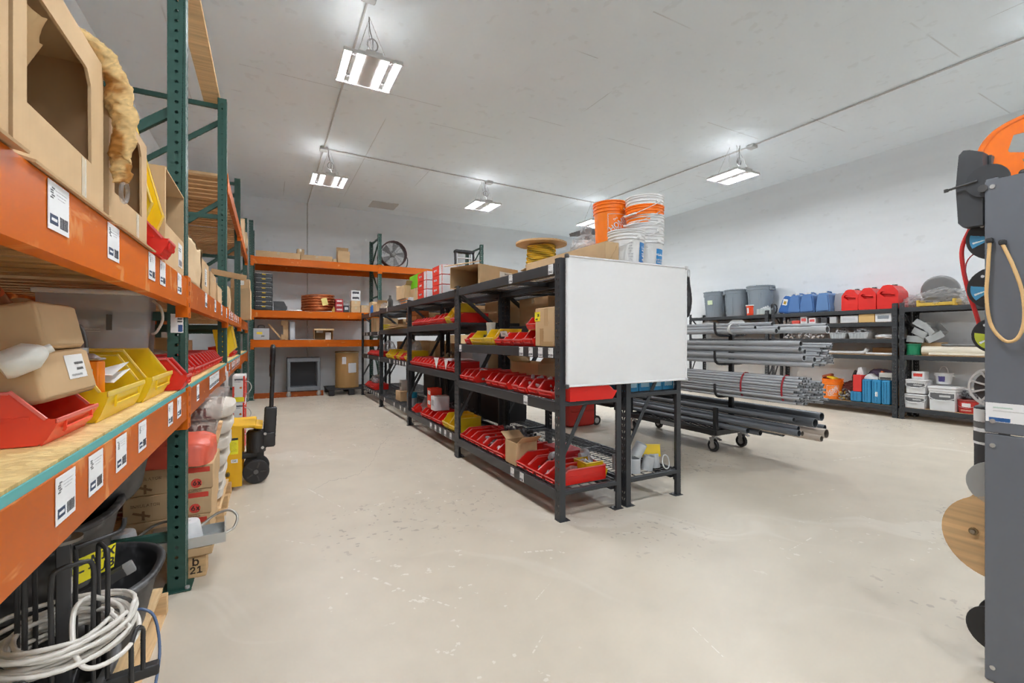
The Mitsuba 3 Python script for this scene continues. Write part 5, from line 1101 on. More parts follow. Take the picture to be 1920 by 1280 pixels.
# red wheeled tool box on the floor beyond
k = Kit(); k.add('body', B().box((0, 0, .19), (.46, .34, .36), (.50, .035, .025), bev=.03).box((0, -.172, .24), (.40, .02, .04), (.42, .03, .02), bev=.006), 'satin'); k.add('lid', B().box((0, 0, .40), (.47, .35, .07), (.50, .035, .025), bev=.02), 'satin')
for y in (-.13, .13): k.add('wheel', B().cyl(.07, 0, .04, (.03, .03, .03), 20, mv(.27, y + .02, .07) @ FNY_M).cyl(.04, -.004, .044, (.5, .5, .5), 14, mv(.27, y + .02, .07) @ FNY_M), 'satin', 'black wheel')
k.add('corner_trim', B().box((.235, 0, .22), (.05, .30, .38), (.03, .03, .03), bev=.012), 'satin'); place(k, 'wheeled_tool_box', 'red wheeled tool box on the floor beyond the shelving', 'tool box', mv(3.98, 5.45, 0))
# ---------------------------------------------------------------- goods on top of the charcoal shelving
ZTOP = 1.804
k = Kit(); t = .007; b = B(); w_, d_, h_ = .62, .44, .23      # open ended carton: long axis turned towards the wall
b.box((0, 0, t / 2), (w_, d_, t), (.3, 0)).box((0, -d_ / 2, h_ / 2), (w_, t, h_), (.18, 0)).box((0, d_ / 2, h_ / 2), (w_, t, h_), (.3, 0)).box((0, 0, h_), (w_, d_, t), (.15, 0)).box((w_ / 2, 0, h_ / 2), (t, d_, h_), (.25, 0))
b.box((-w_ / 2 - .03, 0, h_ + .02), (.12, d_, t), (.2, 0), rot=mv(ry=-16)).box((-w_ / 2 - .004, -d_ / 2 - .006, h_ / 2), (.02, .03, h_), (.1, 0))
k.add('body', b, 'card')
L = B().box((.10, -d_ / 2 - .0042, .11), (.20, .001, .15), (.74, .74, .74)); text(L, 'BRONZE', .018, (.12, .12, .12), mv(.08, -d_ / 2 - .0048, .155) @ FNY_M, bold=True)
for i in range(6): L.box((.09 - .01 * (i % 2), -d_ / 2 - .0048, .14 - .016 * i), (.15 - .03 * (i % 3), .0006, .004), (.4, .4, .42))
k.add('shipping_label', L, 'satin', 'white shipping label')
place(k, 'cardboard_box', 'open ended carton with white label on top of the black shelving', 'box', mv(2.12, 4.60, ZTOP, rz=22))
# wooden rope spool standing on its flange
k = Kit(); 
for z in (0, .505): k.add('flange', B().cyl(.285, z, z + .020, (.3, 0), 40), 'wood')
k.add('core', B().cyl(.10, .016, .505, (.4, 0), 24), 'wood')
pts = []
for i in range(24 * 22): a = i / 24 * 2 * PI; tt = i / 24; rad = .150 + .035 * (1 - tt / 22) ** 1.5 + .006 * math.sin(a * 2 + tt * 3); pts.append((rad * math.cos(a), rad * math.sin(a), .032 + .455 * tt / 22 + .004 * math.sin(a * 3)))
rb_ = B().tube(pts, .0092, (.62, .40, .04), 7); rb_.C[-1] = rb_.C[-1] * (.35 + 1.1 * np.abs(np.sin(np.arange(len(rb_.C[-1])) * .37)))[:, None]; k.add('rope', rb_, 'matte', 'twisted yellow rope')
place(k, 'rope_spool', 'wooden spool of yellow rope on top of the black shelving', 'spool', mv(2.69, 4.33, ZTOP))
# long kraft carton
k = Kit(); k.add('body', B().box((0, 0, .100), (.135, 1.2, .20), (.22, 0), bev=.005), 'card'); k.add('flap', B().box((-.02, .64, .15), (.12, .10, .006), (.2, 0), rot=mv(rx=-8)), 'card')
k.add('end_crease', B().box((.0, -.6015, .10), (.005, .003, .18), (.55, 0), rot=mv(ry=30)), 'card')
place(k, 'cardboard_box', 'long brown carton lying on the shelving top behind the whiteboard edge', 'box', mv(2.313, 3.30, ZTOP))
place(carton_kit(.80, .40, .293, .35, None), 'cardboard_box', 'carton under the orange bucket and the tied clear bag on the shelving top', 'box', mv(2.735, 3.43, ZTOP + .002))
def bucket(r1, h, c, lid=None, ribs=3, ear=WHITE, handle=WHITE, hang=1, r0f=.87):
    """pail: open top, ribs under the rim, wire handle with grip; z=0 bottom"""
    k = Kit(); r0 = r1 * r0f; rr = lambda z: r0 + (r1 - r0) * z / h
    P = [(0, 0), (r0 - .006, 0), (r0, .006)]
    for i in range(ribs):
        z = h * (.74 + .085 * i); P += [(rr(z), z), (rr(z) + .009, z + .003), (rr(z) + .009, z + .009), (rr(z), z + .013)]
    P += [(r1, h - .012), (r1 + .008, h - .008), (r1 + .008, h), (r1 - .004, h), (r0 - .004, .008), (0, .008)]
    k.add('body', B().lathe(P, c, 40), 'plastic')
    z = h * .80
    for s_ in (-1, 1): k.add('handle_ear', B().cyl(.018, 0, .016, ear, 14, mv(0, s_ * (rr(z)), z, rx=-90 * s_)), 'plastic')
    a0 = math.radians(25 if hang > 0 else -25); R_ = max(rr(z), r1) + .020
    q = [(hang * R_ * math.sin(a), R_ * math.cos(a), z - .55 * R_ * math.sin(a) * 1.0) for a in np.linspace(0, PI, 25)]
    k.add('bail', B().tube(q, .0035, handle, 6), 'plastic'); k.add('grip', B().tube(q[9:16], .010, handle, 8), 'plastic')
    if lid: k.add('lid', B().lathe([(0, h + .004), (r1 - .02, h + .004), (r1 - .012, h + .012), (r1 + .012, h + .012), (r1 + .013, h - .012), (r1 + .006, h - .012)], lid, 40), 'plastic')
    return k
OR = (.88, .20, .01)
def curved_label(r0, r1, z0, z1, a0, a1, c, n=14, off=.0012):
    P = [((r + off) * math.cos(a), (r + off) * math.sin(a), z) for a in np.linspace(math.radians(a0), math.radians(a1), n + 1) for r, z in ((r0, z0), (r1, z1))]
    return B().raw(P, [[2 * i, 2 * i + 2, 2 * i + 3, 2 * i + 1] for i in range(n)], c)
def wrap_text(b, s, h, c, r0, zc, adeg, tilt=0, rot=0, off=.002, bold=True, cone=0.0):
    """lettering bent round a pail: centred at angle adeg, rot turns it in its own plane"""
    m = meshkit.text_mesh(s, h, .0006, bold); v = np.array(m.vertices); v[:, 0] -= v[:, 0].max() / 2; v[:, 1] -= h / 2
    a = math.radians(rot); x, y = v[:, 0] * math.cos(a) - v[:, 1] * math.sin(a), v[:, 0] * math.sin(a) + v[:, 1] * math.cos(a)
    th = math.radians(adeg) + x / r0; rr = r0 + cone * y + off + v[:, 2]
    return b.flat(np.stack([rr * np.cos(th), rr * np.sin(th), zc + y], 1), m.faces, c)
def depot_logo(k, r1, h, adeg):
    """white outlined square with slanting stencil lettering"""
    r0 = r1 * .87; cone = (r1 - r0) / h; L = B(); zc = h * .42; rm = r0 + cone * zc; s_ = h * .26
    for (x0, x1, y0, y1) in ((-s_, s_, s_ - .004, s_), (-s_, s_, -s_, -s_ + .004), (-s_, -s_ + .004, -s_, s_), (s_ - .004, s_, -s_, s_)):
        L.V += curved_label(rm + cone * y0, rm + cone * y1, zc + y0, zc + y1, adeg + math.degrees(x0 / rm), adeg + math.degrees(x1 / rm), WHITE, 8, .002).V; L.F.append(np.asarray([[0, 0, 0]])[:0] + 0)
        v, n8 = L.V[-1], 8; L.F[-1] = np.array([[2 * i, 2 * i + 2, 2 * i + 3] for i in range(n8)] + [[2 * i, 2 * i + 3, 2 * i + 1] for i in range(n8)]) + L.n; L.C.append(np.broadcast_to(np.array(WHITE), (len(v), 3))); L.n += len(v)
    for s2, hh, dz, dx in (('THE', .017, .052, -.03), ('HOME', .046, .012, -.005), ('DEPOT', .040, -.034, .01)): wrap_text(L, s2, hh, WHITE, rm, zc + dz, adeg + math.degrees(dx / rm), rot=38 if s2 != 'THE' else 38, cone=cone)
    k.add('logo_print', L, 'plastic', 'white stencil logo print')
ob = bucket(.150, .37, OR, ear=OR, handle=(.6, .6, .6), hang=1); depot_logo(ob, .150, .37, -100)
place(ob, 'bucket', 'orange bucket with white stencil logo on the shelving top', 'bucket', mv(2.72, 3.20, ZTOP + .298))
wbk = bucket(.142, .31, (.76, .76, .75), hang=-1); rm = .150 * .87
wbk.add('label', curved_label(.1275, .137, .03, .21, -84, -48, (.02, .16, .42)), 'plastic', 'blue printed label')
L = B(); wrap_text(L, 'MUD', .04, (.75, .76, .77), .134, .13, -62, rot=90)
for i in range(9): L.V += []
for i in range(9): wrap_text(L, ['NET WT', 'MIX', 'READY', 'DRY', 'WATER', 'CAULK', 'SEAL', 'COAT', 'AIR'][i], .008, (.2, .2, .22), .134, .20 - .021 * i, -118, bold=False)
wbk.add('lettering', L, 'plastic')
place(wbk, 'bucket', 'white bucket with blue label standing in front of the bucket stack', 'bucket', mv(2.533, 2.79, ZTOP + .003))
# nested stack of buckets, each rim showing above the one below
st = bucket(.150, .33, (.76, .76, .755), hang=-1); st.add('label', curved_label(.1325, .1425, .02, .20, -95, -58, (.02, .20, .48)), 'plastic', 'blue printed label')
L = B(); wrap_text(L, 'READY', .022, (.8, .8, .8), .139, .155, -76); wrap_text(L, 'ROOF & SEAM', .014, (.8, .8, .8), .138, .11, -76); wrap_text(L, 'SEALER', .014, (.8, .8, .8), .137, .09, -76); st.add('lettering', L, 'plastic', 'white lettering')
sx, sy = 2.83, 2.885
place(st, 'bucket', 'white bucket with blue label, lowest of the nested bucket stack', 'bucket', mv(sx, sy, ZTOP + .003))
plain = bucket(.150, .33, (.77, .77, .765), hang=-1)
for i, z in enumerate([.085, .155]): place(plain, 'bucket', f'plain white nested bucket, {["second", "third"][i]} from the bottom of the stack', 'bucket', mv(sx + .004 * i, sy, ZTOP + .003 + z))
place(bucket(.154, .33, OR, ear=OR, handle=(.75, .75, .75), hang=-1), 'bucket', 'orange bucket nested near the top of the white bucket stack', 'bucket', mv(sx - .004, sy + .004, ZTOP + .003 + .235))
place(bucket(.152, .33, (.80, .80, .795), hang=-1), 'bucket', 'white topmost bucket of the nested stack', 'bucket', mv(sx - .006, sy, ZTOP + .003 + .315))
one('paint_tray', B().box((0, 0, .008), (.36, .2, .016), (.76, .76, .76), bev=.004).box((.02, -.102, .012), (.05, .004, .014), (.6, .05, .05)), 'plastic', 'flat white lid with red mark under the bucket stack', 'lid', mv(2.86, 2.80, ZTOP - .014))
v, f = crumple((.30, .32, .17), 101, 4, .25)
k = Kit(); k.add('film', B().raw(v, f, (.8, .8, .8)), 'film'); k.add('contents', B().raw(*crumple((.24, .24, .12), 102, 3, .15), (.72, .72, .72)), 'satin', 'white contents'); v2, f2 = crumple((.12, .10, .14), 103, 3, .3); k.add('tied_top', B().raw(v2 + [.0, 0, .14], f2, (.8, .8, .8)), 'film')
place(k, 'plastic_bag', 'tied clear bag of white goods left of the orange bucket', 'bag', mv(2.72, 3.56, ZTOP + .298))
k = Kit(); k.add('cap', B().prism([(-.16, .0), (.12, .04), (.10, .09), (-.02, .08), (-.17, .03)], 0, .10, (.10, .10, .105), FNY_M), 'satin'); k.add('neck', B().box((.03, -.05, -.12), (.05, .05, .27), (.08, .08, .085), bev=.008), 'satin')
place(k, 'tool_bracket', 'dark grey tool head sticking up behind the tied clear bag', 'tool', mv(2.97, 3.95, 2.34))
one('bracket_stand', B().box((2.92, 3.82, ZTOP + .155), (.06, .3, .30), (.08, .08, .085), bev=.006), 'satin', 'dark box under the grey tool head on the back row', 'box')
# red product boxes, second bay top
def redbox(label, M, w=.36):
    k = Kit(); k.add('body', B().box((0, 0, .06), (.2, w, .118), (.62, .035, .02), bev=.003), 'satin')
    k.add('white_panel', B().box((-.1006, -w * .36, .06), (.001, w * .26, .112), (.70, .71, .73)), 'satin', 'white printed panel')
    for y in (-w / 2 - .0006, w / 2 + .0006): k.add('white_end', B().box((0, y, .06), (.19, .001, .112), (.6, .6, .62)), 'satin', 'white printed end')
    L = B(); text(L, 'legrand', .026, (.8, .75, .75), mv(-.1012, .13, .055) @ FNX_M, bold=True); k.add('lettering', L, 'satin', 'white lettering')
    place(k, 'product_box', label, 'box', M, 'red product boxes')
for i in range(3): redbox(f'red lettered box next to the open carton, {["lowest", "middle", "topmost"][i]} of three', mv(1.95, 5.42, ZTOP + .121 * i))
for i in range(2): redbox(f'red lettered box beside the green box, {["lowest", "second"][i]} of its pile', mv(1.95, 6.05, ZTOP + .121 * i), .40)
redbox('red lettered box topmost beside the green box', mv(1.95, 6.05, ZTOP + .242), .40)
smallbox('product_box', 'bright green glossy box on top of the black shelving', 2.10, 6.75, ZTOP + .22, .55, .3, .20, (.16, .50, .01), rz=-90)
place(carton_kit(.5, .3, .215, .2), 'cardboard_box', 'tan carton under the bright green box', 'box', mv(2.1, 6.75, ZTOP + .003))
place(box_open(.5, .28, .2, .15), 'cardboard_box', 'tan open carton with white tag in front of the green box', 'box', mv(1.99, 7.2, ZTOP + .085))
for i in range(2): smallbox('product_box', f'flat grey box with orange end, {["lower", "upper"][i]} of two on the shelving top', 1.98, 7.05 + .05 * i, ZTOP + .002 + .041 * i, .7, .2, .04, (.55, .57, .60), (.75, .25, .05), rz=-90)
place(carton_kit(.22, .22, .16, .1), 'cardboard_box', 'small pale carton right of the tan open carton', 'box', mv(1.98, 6.42, ZTOP + .002))
place(box_open(.3, .26, .17, .15), 'cardboard_box', 'tan open carton at the far end of the shelving top', 'box', mv(2.05, 9.5, ZTOP - .006))
place(carton_kit(.35, .3, .25, .12), 'cardboard_box', 'tan carton standing at the far end of the shelving top', 'box', mv(2.1, 10.1, ZTOP - .006))
k = Kit(); k.add('body', B().cyl(.05, 0, .13, (.03, .14, .42), 20), 'satin'); k.add('cap', B().cyl(.03, .13, .16, (.03, .14, .42), 16), 'satin'); place(k, 'spray_can', 'blue can at the far end of the shelving top', 'can', mv(1.93, 9.75, ZTOP - .006))
k = Kit(); k.add('body', B().lathe([(0, 0), (.045, 0), (.05, .02), (.05, .15), (.02, .2), (.02, .24), (0, .24)], (.05, .045, .04), 20), 'satin'); k.add('label', curved_label(.05, .05, .04, .13, 150, 210, (.5, .48, .42), 8), 'satin'); place(k, 'dark_bottle', 'dark bottle with pale label on the shelving top', 'bottle', mv(1.95, 8.3, ZTOP + .0))
bag('plastic_bag', (.25, .5, .14), 105, 'crumpled clear bag among cartons at the far shelving top', 'bag', mv(2.0, 8.75, ZTOP), fill=[(.6, .5, .35)])
# strap hanging on the whiteboard corner
k = Kit(); k.add('carabiner', B().tube([(.012 * math.cos(a), 0, .03 * math.sin(a)) for a in np.arange(16) / 16 * 2 * PI], .004, (.6, .6, .6), 6, closed=True, M=mv(3.03, 2.60, 1.80)), 'metal', 'steel carabiner')
k.add('webbing', B().tube(spline([(3.03, 2.61, 1.775), (3.035, 2.61, 1.72), (3.06, 2.62, 1.66), (3.07, 2.62, 1.58), (3.055, 2.62, 1.50), (3.03, 2.62, 1.46), (3.025, 2.62, 1.52), (3.03, 2.62, 1.62), (3.03, 2.615, 1.72)], 6), .022, (.03, .03, .032), 8, flat=.35).add(B().raw(*crumple((.07, .04, .17), 8, 3, .2), (.05, .05, .052)), mv(3.035, 2.625, 1.53)), 'matte', 'grey black webbing')
place(k, 'safety_strap', 'grey webbing strap hanging from the whiteboard corner on a carabiner', 'strap')
one('hanging_twine', B().tube(spline([(3.0, 2.612, 1.70), (3.003, 2.614, 1.5), (3.0, 2.612, 1.3), (3.002, 2.613, 1.1), (3.0, 2.612, .98)], 8), .006, (.40, .03, .03), 6), 'matte', 'thin red cord hanging behind the whiteboard right edge', 'cord')
# ---------------------------------------------------------------- pipe cart and its pipes
k = Kit(); CB = (.018, .018, .019); cx0, cx1, cy0, cy1 = 4.36, 4.95, 3.38, 4.76
k.add('deck_frame', B().box(((cx0 + cx1) / 2, cy0, .225), (cx1 - cx0, .04, .06), CB, bev=.004).box(((cx0 + cx1) / 2, cy1, .225), (cx1 - cx0, .04, .06), CB, bev=.004).box((cx0, (cy0 + cy1) / 2, .225), (.04, cy1 - cy0, .06), CB, bev=.004).box((cx1, (cy0 + cy1) / 2, .225), (.04, cy1 - cy0, .06), CB, bev=.004), 'painted')
pl = sbox(0, 0, cx1 - cx0, cy1 - cy0); hs = []
for i in range(9):
    for j in range(22): hs.append(Point(.06 + i * .06 + (.03 if j % 2 else 0) * (i < 8), .05 + j * .06).buffer(.018, 2))
k.add('perforated_deck', B().prism(pl.difference(unary_union(hs)), 0, .004, CB, mv(cx0, cy0, .252)), 'painted', 'perforated black deck')
k.add('name_plate', B().box((cx0 - .021, 4.05, .225), (.001, .22, .045), (.35, .36, .37)), 'satin', 'light grey name plate')
for x in (cx0 + .05, cx1 - .05):
    for y in (cy0 + .05, cy1 - .05):
        c = B().box((x, y, .188), (.09, .10, .008), (.45, .45, .45)).cyl(.03, .16, .186, (.4, .4, .4), 14, mv(x, y, 0)).box((x - .03, y + .01, .11), (.004, .05, .11), (.5, .5, .5), rot=mv(rx=-12)).box((x + .03, y + .01, .11), (.004, .05, .11), (.5, .5, .5), rot=mv(rx=-12)).box((x, y - .055, .15), (.05, .05, .008), (.55, .55, .55), rot=mv(rx=25))
        p = k.add('caster', c, 'metal')
        M = mv(x, y + .015, .068, ry=90)
        k.add(p + '__wheel', B().lathe([(0, -.02), (.04, -.02), (.042, -.015), (.06, -.02), (.067, -.012), (.068, 0), (.067, .012), (.06, .02), (.042, .015), (.04, .02), (0, .02)], (.02, .02, .021), 28, M).cyl(.036, -.021, .021, (.35, .35, .36), 16, M), 'satin', 'black rubber wheel')
for y in (cy0 + .02, cy1 - .02):
    k.add('mast', B().box((4.655, y, .82), (.04, .05, 1.14), CB, bev=.004), 'painted')
    for x in (cx0 + .03, cx1 - .03): k.add('stake', B().box((x, y, .37), (.04, .045, .26), CB, bev=.004), 'painted')
    for z in (.617, .98, 1.30):
        for s_ in (-1, 1):
            q = spline([(4.655, y, z), (4.655 + s_ * .16, y, z), (4.655 + s_ * .24, y, z + .012), (4.655 + s_ * .275, y, z + .06), (4.655 + s_ * .28, y, z + .15)], 6)
            k.add('hook_arm', B().tube(q, .013, CB, 8), 'painted')
place(k, 'pipe_cart', 'black wheeled cart with curved hooks carrying grey pipes', 'cart')
_pk = {}
def pipe_kit(r, L, c, t=None, bell=0, ci=None):
    key = (r, L, c, bell)
    if key not in _pk:
        b = B(); t = t or max(.002, r * .13); b.pipe(r, t, L, c, 14 if r > .02 else 8, mv(rx=-90), ci=ci or tuple(v * .35 for v in c))
        if bell: b.lathe([(r + .004, 0), (r + .004, .14), (r, .17)], c, 14, mv(rx=-90)).lathe([(r - t, 0), (r + .004, 0)], c, 14, mv(rx=-90))
        q = Kit(); q.parts.append(('', dictof(b, 'plastic' if c[0] < .5 or True else 'metal'), None, None)); _pk[key] = q
    return _pk[key]
SK = 1.1
PV = (.36, .375, .395); PVD = (.15, .165, .185); EM = (.48, .50, .525); TAN = (.55, .47, .40)
r = random.Random(5)
LOAD = []      # (x, near end y, z, radius, colour, bell, label, group, lowest z, x range)
def lay(x, y, z, rr, c, bell, lab, grp, zmin, xr): LOAD.append([x, y, z, rr, c, bell, lab, grp, zmin, xr])
G1, G2, G3, G4 = 'pipes on the top hooks', 'pipes on the second hooks', 'pipes on the third hooks', 'pipes on the cart deck'
LFT, RGT = (4.40, 4.625), (4.685, 4.90)
for (x, y, z, rr, c, bell, lab, xr) in [
    (4.781, 2.45, 1.353, .034, (.50, .515, .53), 1, 'shiny grey pipe reaching farthest on the top hooks', RGT), (4.588, 2.81, 1.373, .024, PV, 0, 'grey pipe ending short on the top hooks, nearer the mast', LFT), (4.742, 2.975, 1.424, .022, PV, 0, 'grey pipe lying highest on the top hooks', RGT),
    (4.80, 2.47, 1.40, .016, EM, 0, 'thin pale pipe above the shiny pipe on the top hooks', RGT), (4.45, 2.75, 1.335, .026, PV, 0, 'grey pipe at the near outer side of the top hooks', LFT), (4.49, 3.0, 1.38, .022, PV, 0, 'grey pipe set far back on the top hooks, outer side', LFT),
    (4.85, 2.50, 1.34, .016, EM, 0, 'thin pale pipe right of the shiny pipe on the top hooks', RGT), (4.86, 2.52, 1.38, .014, EM, 0, 'thin pale pipe at the far right of the top hooks', RGT), (4.53, 2.9, 1.33, .022, PV, 0, 'grey pipe between two others low on the top hooks', LFT)]: lay(x, y, z, rr, c, bell, lab, G1, 1.315, xr)
for (x, y, z, rr, bell, lab, xr) in [(4.435, 2.505, 1.22, .027, 0, 'topmost thick grey pipe on the second hooks', LFT), (4.435, 2.515, 1.165, .027, 0, 'thick grey pipe second from the top on the second hooks', LFT), (4.49, 2.50, 1.144, .024, 0, 'grey pipe set back beside the second thick one', LFT),
    (4.43, 2.475, 1.085, .027, 1, 'belled grey pipe at the front of the second hooks', LFT), (4.54, 2.44, 1.069, .027, 1, 'belled grey pipe reaching past its neighbour on the second hooks', LFT), (4.45, 2.405, 1.019, .022, 0, 'lowest thick grey pipe on the second hooks', LFT)]: lay(x, y, z, rr, PV, bell, lab, G2, .995, xr)
def pack(x0, z0, cols, rows, rr, y0, spread, what, grp, shape, shear, zmin, xr):
    for j in range(rows):
        n = 0
        for i in range(cols):
            if not shape((i + .5) / cols, (j + .5) / rows): continue
            q = (.82, .95, 1.0, 1.1)[(i * 7 + j * 3) % 4]; cc = tuple(v * q for v in EM)
            lay(x0 + (i + .5 * (j % 2)) * 2.03 * rr + shear * j, y0 + r.random() * spread, z0 + j * 1.77 * rr, rr, cc, 0, f'thin steel conduit, {ORD[n]} from left, {ORD[j]} row up, {what}', grp, zmin, xr); n += 1
pack(4.70, 1.01, 6, 10, .0125, 2.42, .10, 'loose bundle on the second hooks', G2, lambda u, v: v < .4 + .8 * u, 0, .995, (4.69, 4.90))
pack(4.395, .648, 7, 10, .0145, 2.49, .08, 'red strapped bundle', 'strapped steel conduits', lambda u, v: (u - .5) ** 2 + (v - .5) ** 2 < .30, .003, .632, (4.38, 4.628))
pack(4.70, .648, 6, 9, .0130, 2.47, .08, 'unstrapped bundle', 'loose steel conduits', lambda u, v: (u - .5) ** 2 + (v - .5) ** 2 < .32, 0, .632, (4.686, 4.90))
for (x, y, z, rr, c, bell, lab) in [(4.833, 2.53, .494, .042, PVD, 0, 'thick dark grey pipe at the far side of the cart deck'), (4.682, 2.51, .447, .046, PVD, 0, 'thickest dark grey pipe on the cart deck'), (4.45, 2.58, .488, .024, PVD, 0, 'dark pipe with open bright end resting on the deck stake'),
    (4.483, 2.555, .406, .024, PVD, 0, 'dark grey pipe under the bright ended one'), (4.44, 2.525, .369, .030, PVD, 0, 'dark grey pipe lowest at the near side of the deck'), (4.731, 2.435, .353, .046, TAN, 0, 'thick tan pipe at the bottom of the cart deck'), (4.58, 2.40, .329, .030, TAN, 0, 'tan pipe reaching nearest at the bottom of the deck'),
    (4.533, 2.545, .352, .028, TAN, 0, 'tan pipe behind the lowest dark grey one'), (4.78, 2.56, .42, .03, PVD, 0, 'dark grey pipe tucked between the thick ones'), (4.85, 2.51, .39, .026, PVD, 0, 'dark grey pipe behind the thick tan one'), (4.54, 3.0, .46, .03, PVD, 0, 'dark grey pipe ending far back on the deck'),
    (4.44, 3.05, .30, .03, PVD, 0, 'dark grey pipe ending short under the deck load'), (4.50, 2.95, .29, .03, PVD, 0, 'dark grey pipe second of the short ones under the load'), (4.65, 2.8, .29, .026, PVD, 0, 'dark grey pipe third of the short ones under the load')]: lay(x, y, z, rr, c, bell, lab, G4, .259, (4.41, 4.90))
# let the circles of each load push one another apart
Q = np.array([[l[0], l[2]] for l in LOAD]); RR = np.array([l[3] + (.005 if l[5] else .0006) for l in LOAD]); lo = np.array([l[9][0] for l in LOAD]); hi = np.array([l[9][1] for l in LOAD]); zf = np.array([l[8] for l in LOAD])
for _ in range(300):
    dq = Q[:, None] - Q[None]; dd = np.hypot(dq[..., 0], dq[..., 1]) + np.eye(len(Q)) * 9; ov = np.maximum(RR[:, None] + RR[None] - dd, 0)
    Q += .25 * (dq / dd[..., None] * ov[..., None]).sum(1); Q[:, 0] = np.clip(Q[:, 0], lo + RR, hi - RR); Q[:, 1] = np.maximum(Q[:, 1], zf + RR)
for l, q in zip(LOAD, Q): place(pipe_kit(l[3], 3.05, l[4], bell=l[5]), 'pipe', l[6], 'pipe', mv(q[0], l[1], q[1], rz=-SK), l[7])
ss = np.array([q for l, q in zip(LOAD, Q) if l[7] == 'strapped steel conduits']); ST = [*((ss.max(0) + ss.min(0)) / 2), *((ss.max(0) - ss.min(0)) / 2 + .0145)]
for j, yo in enumerate((.18, .62)):
    q = []
    for a in np.linspace(0, 2 * PI, 28, endpoint=False): q.append((ST[0] + (ST[2] + .006) * math.cos(a) + .02 * yo, 2.50 + yo + .02 * math.cos(a), ST[1] + (ST[3] + .006) * math.sin(a)))
    one('red_strap', B().tube(q, .004, (.35, .02, .03), 6, closed=True, flat=2.2), 'satin', ['red strap nearer the pipe ends around the conduit bundle', 'red strap farther from the pipe ends around the conduit bundle'][j], 'strap')
one('white_tape', B().tube([(4.50 + .095 * math.cos(a), 3.25 + .01 * math.sin(a), 1.37 + .060 * math.sin(a)) for a in np.arange(20) / 20 * 2 * PI], .003, (.75, .75, .75), 5, closed=True, flat=6), 'satin', 'white tape wrapped round the pipes by the top hook', 'tape')
# ---------------------------------------------------------------- goods on the right wall shelving
RT, RT2 = 1.751, 1.756
def garbage(label, y, x=9.11, h=.58, r1=.245, turn=0):
    k = Kit(); c = (.20, .235, .27); b = B()
    b.lathe([(0, 0), (r1 * .80, 0), (r1 * .82, .01), (r1 * .97, h - .09), (r1 * 1.0, h - .085), (r1 * 1.0, h - .03), (r1 * 1.05, h - .025), (r1 * 1.06, h - .005), (r1 * 1.03, h), (r1 * .96, h), (r1 * .8, .02), (0, .02)], c, 40)
    for j in range(6):
        a = j * PI / 3 + .5; ca, sa = math.cos(a), math.sin(a)
        b.box((0, 0, 0), (.012, .05, h * .68), c, mv((r1 * .905) * ca, (r1 * .905) * sa, h * .40, rz=math.degrees(a), ry=4.5), bev=.005)
    k.add('body', b, 'satin')
    for s_ in (-1, 1): k.add('handle', B().box((0, s_ * (r1 * 1.04), h - .09), (.14, .05, .03), c, bev=.008).box((-.06, s_ * (r1 * 1.02), h - .065), (.02, .045, .07), c, bev=.006).box((.06, s_ * (r1 * 1.02), h - .065), (.02, .045, .07), c, bev=.006), 'satin')
    place(k, 'storage_bin', label, 'bin', mv(x, y, RT, rz=turn))
garbage('grey round bin with pale green note, leftmost of three on the right wall shelf', 7.06)
garbage('grey round bin in the middle of three on the right wall shelf', 6.52, turn=40)
garbage('largest grey round bin, rightmost of three, behind the red pail', 5.97, h=.61, r1=.255)
one('paper_note', B().box((0, 0, 0), (.002, .13, .10), (.58, .68, .48)), 'satin', 'pale green note on the leftmost grey round bin', 'note', mv(8.872, 7.02, RT + .33, ry=-5))
k = bucket(.115, .21, (.66, .06, .02), ear=WHITE, handle=WHITE, ribs=1); L = curved_label(.103, .111, .04, .17, 150, 178, (.72, .72, .72)); k.add('label', L, 'plastic', 'white printed patch'); k.add('rim', B().lathe([(.118, .196), (.127, .196), (.127, .216), (.112, .216)], (.72, .70, .70), 32), 'plastic', 'white rim')
place(k, 'bucket', 'small red pail in front of the grey round bins', 'bucket', mv(8.97, 6.06, RT))
k = Kit(); b = B().box((0, 0, .06), (.24, .30, .12), (.42, .46, .46), bev=.008)
for y in (-.08, 0, .08): b.box((-.122, y, .06), (.006, .012, .11), (.34, .38, .38))
k.add('tray', b, 'satin'); k.add('contents', heap((.2, .26, .06), 30, 5, GF).xf(mv(0, 0, .10)), 'satin', kind='stuff'); place(k, 'parts_tray', 'grey tray of fittings right of the red pail', 'tray', mv(8.98, 5.745, RT))
def jerry(label, y, c, tilt=0, x=9.06, w=.27, h=.35, grp=None):
    k = Kit(); t = w / 2
    prof = [(-t * .98, .01), (-t * .9, 0), (t * .9, 0), (t * .98, .01), (t, .04), (t * .72, h * .88), (t * .5, h * .97), (-t * .5, h * .97), (-t * .72, h * .88), (-t, .04)]
    b = B().prism(prof, -.16, .16, c, FX_M).prism([(p[0] * .86, .02 + p[1] * .9) for p in prof], -.185, .185, c, FX_M)
    k.add('body', b, 'plastic'); k.add('cap', B().cyl(.035, 0, .035, (.75, .75, .75), 18, mv(-.10, 0, h * .965)), 'plastic'); k.add('carry_handle', B().tube(spline([(-.05, 0, h * .94), (-.04, 0, h * 1.05), (.1, 0, h * 1.05), (.13, 0, h * .94)], 5), .014, c, 8), 'plastic')
    place(k, 'water_can', label, 'water can', mv(x, y, RT, rx=tilt), grp)
BL = (.03, .11, .34); BL2 = (.075, .165, .37)
jerry('dark blue water can with picture label, leftmost on the shelf', 5.33, BL, 14)
one('picture_label', B().box((0, 0, 0), (.002, .09, .12), (.7, .72, .74)).box((-.0012, 0, -.01), (.001, .05, .06), (.35, .22, .03)), 'satin', 'white picture label on the dark blue water can', 'label', mv(8.872, 5.31, RT + .22, rx=14))
jerry('pale blue water can, second from the left', 5.13, BL2, 3, x=9.03, w=.25)
